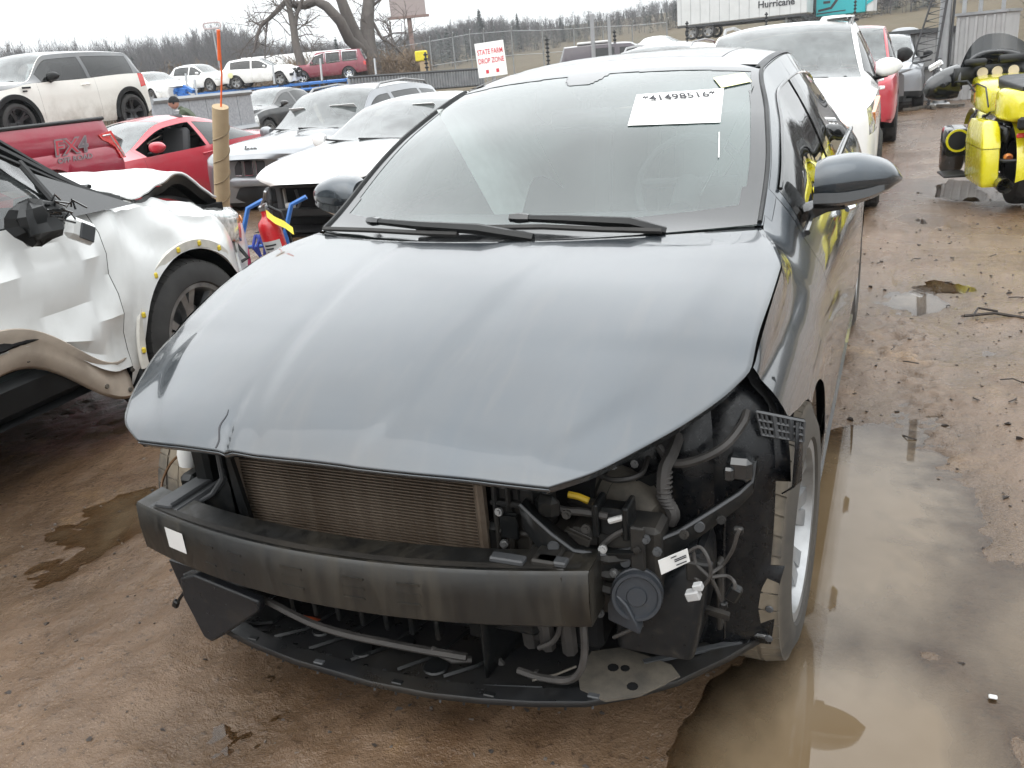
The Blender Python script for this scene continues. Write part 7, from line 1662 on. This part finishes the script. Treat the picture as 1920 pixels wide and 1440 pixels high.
for lb_, px, top, D, wf in (('tall rounded dark tree highest on the ridge left of the drop zone sign', 897, 17, 170, 1.2), ('dark narrow cedar on the ridge right of the drop zone sign', 968, 24, 165, .9), ('broad dusky pine on the ridge left of the plum SUV', 1050, 33, 170, 1.2), ('small dark spruce between the big tree and the dark red SUV', 628, 70, 120, .9), ('grey green fir above the left hand trailer cars', 205, 90, 130, 1.1), ('pointed fir on the ridge above the white SUV', 1290, 4, 165, .9)):
    p = far(px, top, D); z0 = gz(p.x, p.y) - .3; h = p.z - z0; tr = thing('ridge_tree', lb_, 'tree', (p.x, p.y, z0)); V, F = TT[1][hash(px) % 5 if False else int(px) % 5]
    F2 = [f for f in F.tolist()]
    for nm, sel, mat in (('crown', F2[:-1], 'conifer'), ('trunk', F2[-1:], 'bark')):
        m = MB()
        for rot in range(3 if nm == 'crown' else 1):
            c, s = math.cos(rot * 2.1), math.sin(rot * 2.1); m.add([((v[0] * c - v[1] * s) * h * wf, (v[0] * s + v[1] * c) * h * wf, v[2] * h * (1 - .06 * rot)) for v in V], sel)
        m.build(nm, mat, tr, 0)
br_ = []
for k in range(520):
    px = rng.uniform(560, 800); D = rng.uniform(58, 70); p = far(px, 150 - .10 * (px - 560), D); z0 = gz(p.x, p.y) - .2; br_.append((p.x, p.y, z0, rng.uniform(1.2, 3.4), 1.5))
for k in range(900):
    px = rng.uniform(-100, 560); D = rng.uniform(70, 95); p = far(px, 150, D); z0 = gz(p.x, p.y) - .2; br_.append((p.x, p.y, z0, rng.uniform(1.5, 4.0), 1.6))
w2 = wood('undergrowth', br_, 0, 'brush'); w2['kind'] = 'stuff'; w2['label'] = 'brown dry brush at the foot of the bare trees'
# far billboard frame and ring sign, pale glasshouse roof
p = far(765, 20, 110); bb = thing('billboard', 'distant billboard frame behind the big bare tree', 'billboard', (p.x, p.y, gz(p.x, p.y)), R(25)); h = p.z - gz(p.x, p.y)
m = MB(); m.box((0, 0, h + .6), (4.5, .3, 2.4)); m.build('panel', plain('panel_grey', (.30, .25, .24), .8), bb); m = MB(); m.tube([(0, .3, 0), (0, .3, h)], .3, 8); m.box((0, 0, h - .75), (5.2, .7, .3)); m.build('support', plain('support_rust', (.20, .13, .11), .8), bb)
p = far(397, 48, 140); rg = thing('ring_sign', 'far oval ring sign on a thin pole above the wrapped post', 'sign', (p.x, p.y, gz(p.x, p.y)), R(23)); h = p.z - gz(p.x, p.y)
m = MB(); m.tube([(1.4 * math.copysign(abs(math.cos(a)) ** .5, math.cos(a)), 0, h + .45 * math.copysign(abs(math.sin(a)) ** .5, math.sin(a))) for a in np.linspace(0, 2 * math.pi, 29)], .13, 5); m.build('ring', plain('ring_pale', (.45, .36, .36), .7), rg); m = MB(); m.tube([(0, 0, 0), (0, 0, h - .4)], .12, 6); m.build('pole', 'galv', rg)
p = far(560, 104, 85); gh = thing('glasshouse', 'pale curved greenhouse roof behind the dark red SUV', 'greenhouse', (p.x, p.y, gz(p.x, p.y)), R(30)); h = max(1.5, p.z - gz(p.x, p.y))
m = MB(); m.grid([[(x, 2.2 * math.cos(a), h * .5 + h * .55 * math.sin(a)) for a in np.linspace(0, math.pi, 13)] for x in np.linspace(-5.5, 5.5, 12)]); m.build('roof', 'tag_white', gh, 60); m = MB(); m.box((0, 0, h * .25), (11, 4.3, h * .5)); m.build('wall', 'tag_white', gh)
p = far(770, 160, 0.1)
# ------------------------------------------------------------------ litter on the mud
def scatter(n, x0, x1, y0, y1, s0, s1, mat, name, seed, kind):
    rng = np.random.default_rng(seed); m = MB()
    for k in range(n):
        x, y = rng.uniform(x0, x1), rng.uniform(y0, y1); z_ = gz(x, y); s = rng.uniform(s0, s1)
        if kind == 0:
            P = rng.normal(0, 1, (7, 3)); P /= np.linalg.norm(P, axis=1)[:, None]; P *= np.array([1, .8, .55]) * s * rng.uniform(.7, 1.1, (7, 1)); bm = bmesh.new(); vs_ = [bm.verts.new(q) for q in P]; bmesh.ops.convex_hull(bm, input=vs_); bm.verts.index_update()
            m.add([(v.co.x + x, v.co.y + y, v.co.z + z_ + s * .15) for v in bm.verts], [[v.index for v in f.verts] for f in bm.faces]); bm.free()
        else:
            a = rng.uniform(0, 6.28); l_ = s * 4; m.tube([(x, y, z_ + .006), (x + l_ * .5 * math.cos(a), y + l_ * .5 * math.sin(a), z_ + .012), (x + l_ * math.cos(a + .4), y + l_ * math.sin(a + .4), z_ + .006)], .003, 4)
    o = m.build(name, mat, None, 30); o['kind'] = 'stuff'; return o
M['stone'] = plain('stone', (.085, .07, .058), .8, var=.5, scale=30); M['clod'] = plain('mud_clod', (.028, .021, .017), .75, var=.4, scale=30)
scatter(1500, -1.9, 2.3, -1.25, 3.0, .0022, .009, 'stone', 'gravel', 1, 0); scatter(900, -1.8, 2.4, -1.2, 5.0, .003, .013, 'clod', 'mud_clods', 2, 0); scatter(220, .9, 3.2, .2, 9, .006, .022, 'clod', 'mud_clods', 4, 0); scatter(40, .9, 2.6, -.6, 6, .006, .022, 'clod', 'twig_litter', 3, 1)
p = at(1862, 1305, Z=.0); m = MB(); m.box((p.x, p.y, gz(p.x, p.y) + .012), (.018, .012, .006), bev=.002); tag(m.build('pebble', 'tag_white', None), 'small white chip on the mud at the edge of the big puddle', 'pebble')
p = at(1815, 603, Z=.0); m = MB(); m.tube([(p.x - .02, p.y, p.z + .03), (p.x + .12, p.y + .05, p.z + .035), (p.x + .30, p.y + .0, p.z + .02)], .008, 5); m.tube([(p.x + .02, p.y, p.z + .03), (p.x + .05, p.y + .12, p.z + .04), (p.x + .14, p.y + .1, p.z + .03)], .006, 5); tag(m.build('twig', 'clod', None), 'dark forked twig lying on the mud right of the puddles', 'twig')
# ------------------------------------------------------------------ damp winter air
m = MB(); m.box((0, 250, 30), (1300, 1000, 64)); hz = m.build('haze', None, None, 0); hz['kind'] = 'stuff'; hz['label'] = 'thin damp haze over the yard and hills'
hm = bpy.data.materials.new('haze'); hm.use_nodes = True; hm.node_tree.nodes.remove(hm.node_tree.nodes['Principled BSDF'])
pv = hm.node_tree.nodes.new('ShaderNodeVolumePrincipled'); pv.inputs['Density'].default_value = .0006; pv.inputs['Color'].default_value = (.93, .96, 1, 1)
hm.node_tree.links.new(pv.outputs[0], hm.node_tree.nodes['Material Output'].inputs['Volume']); hz.data.materials.append(hm)
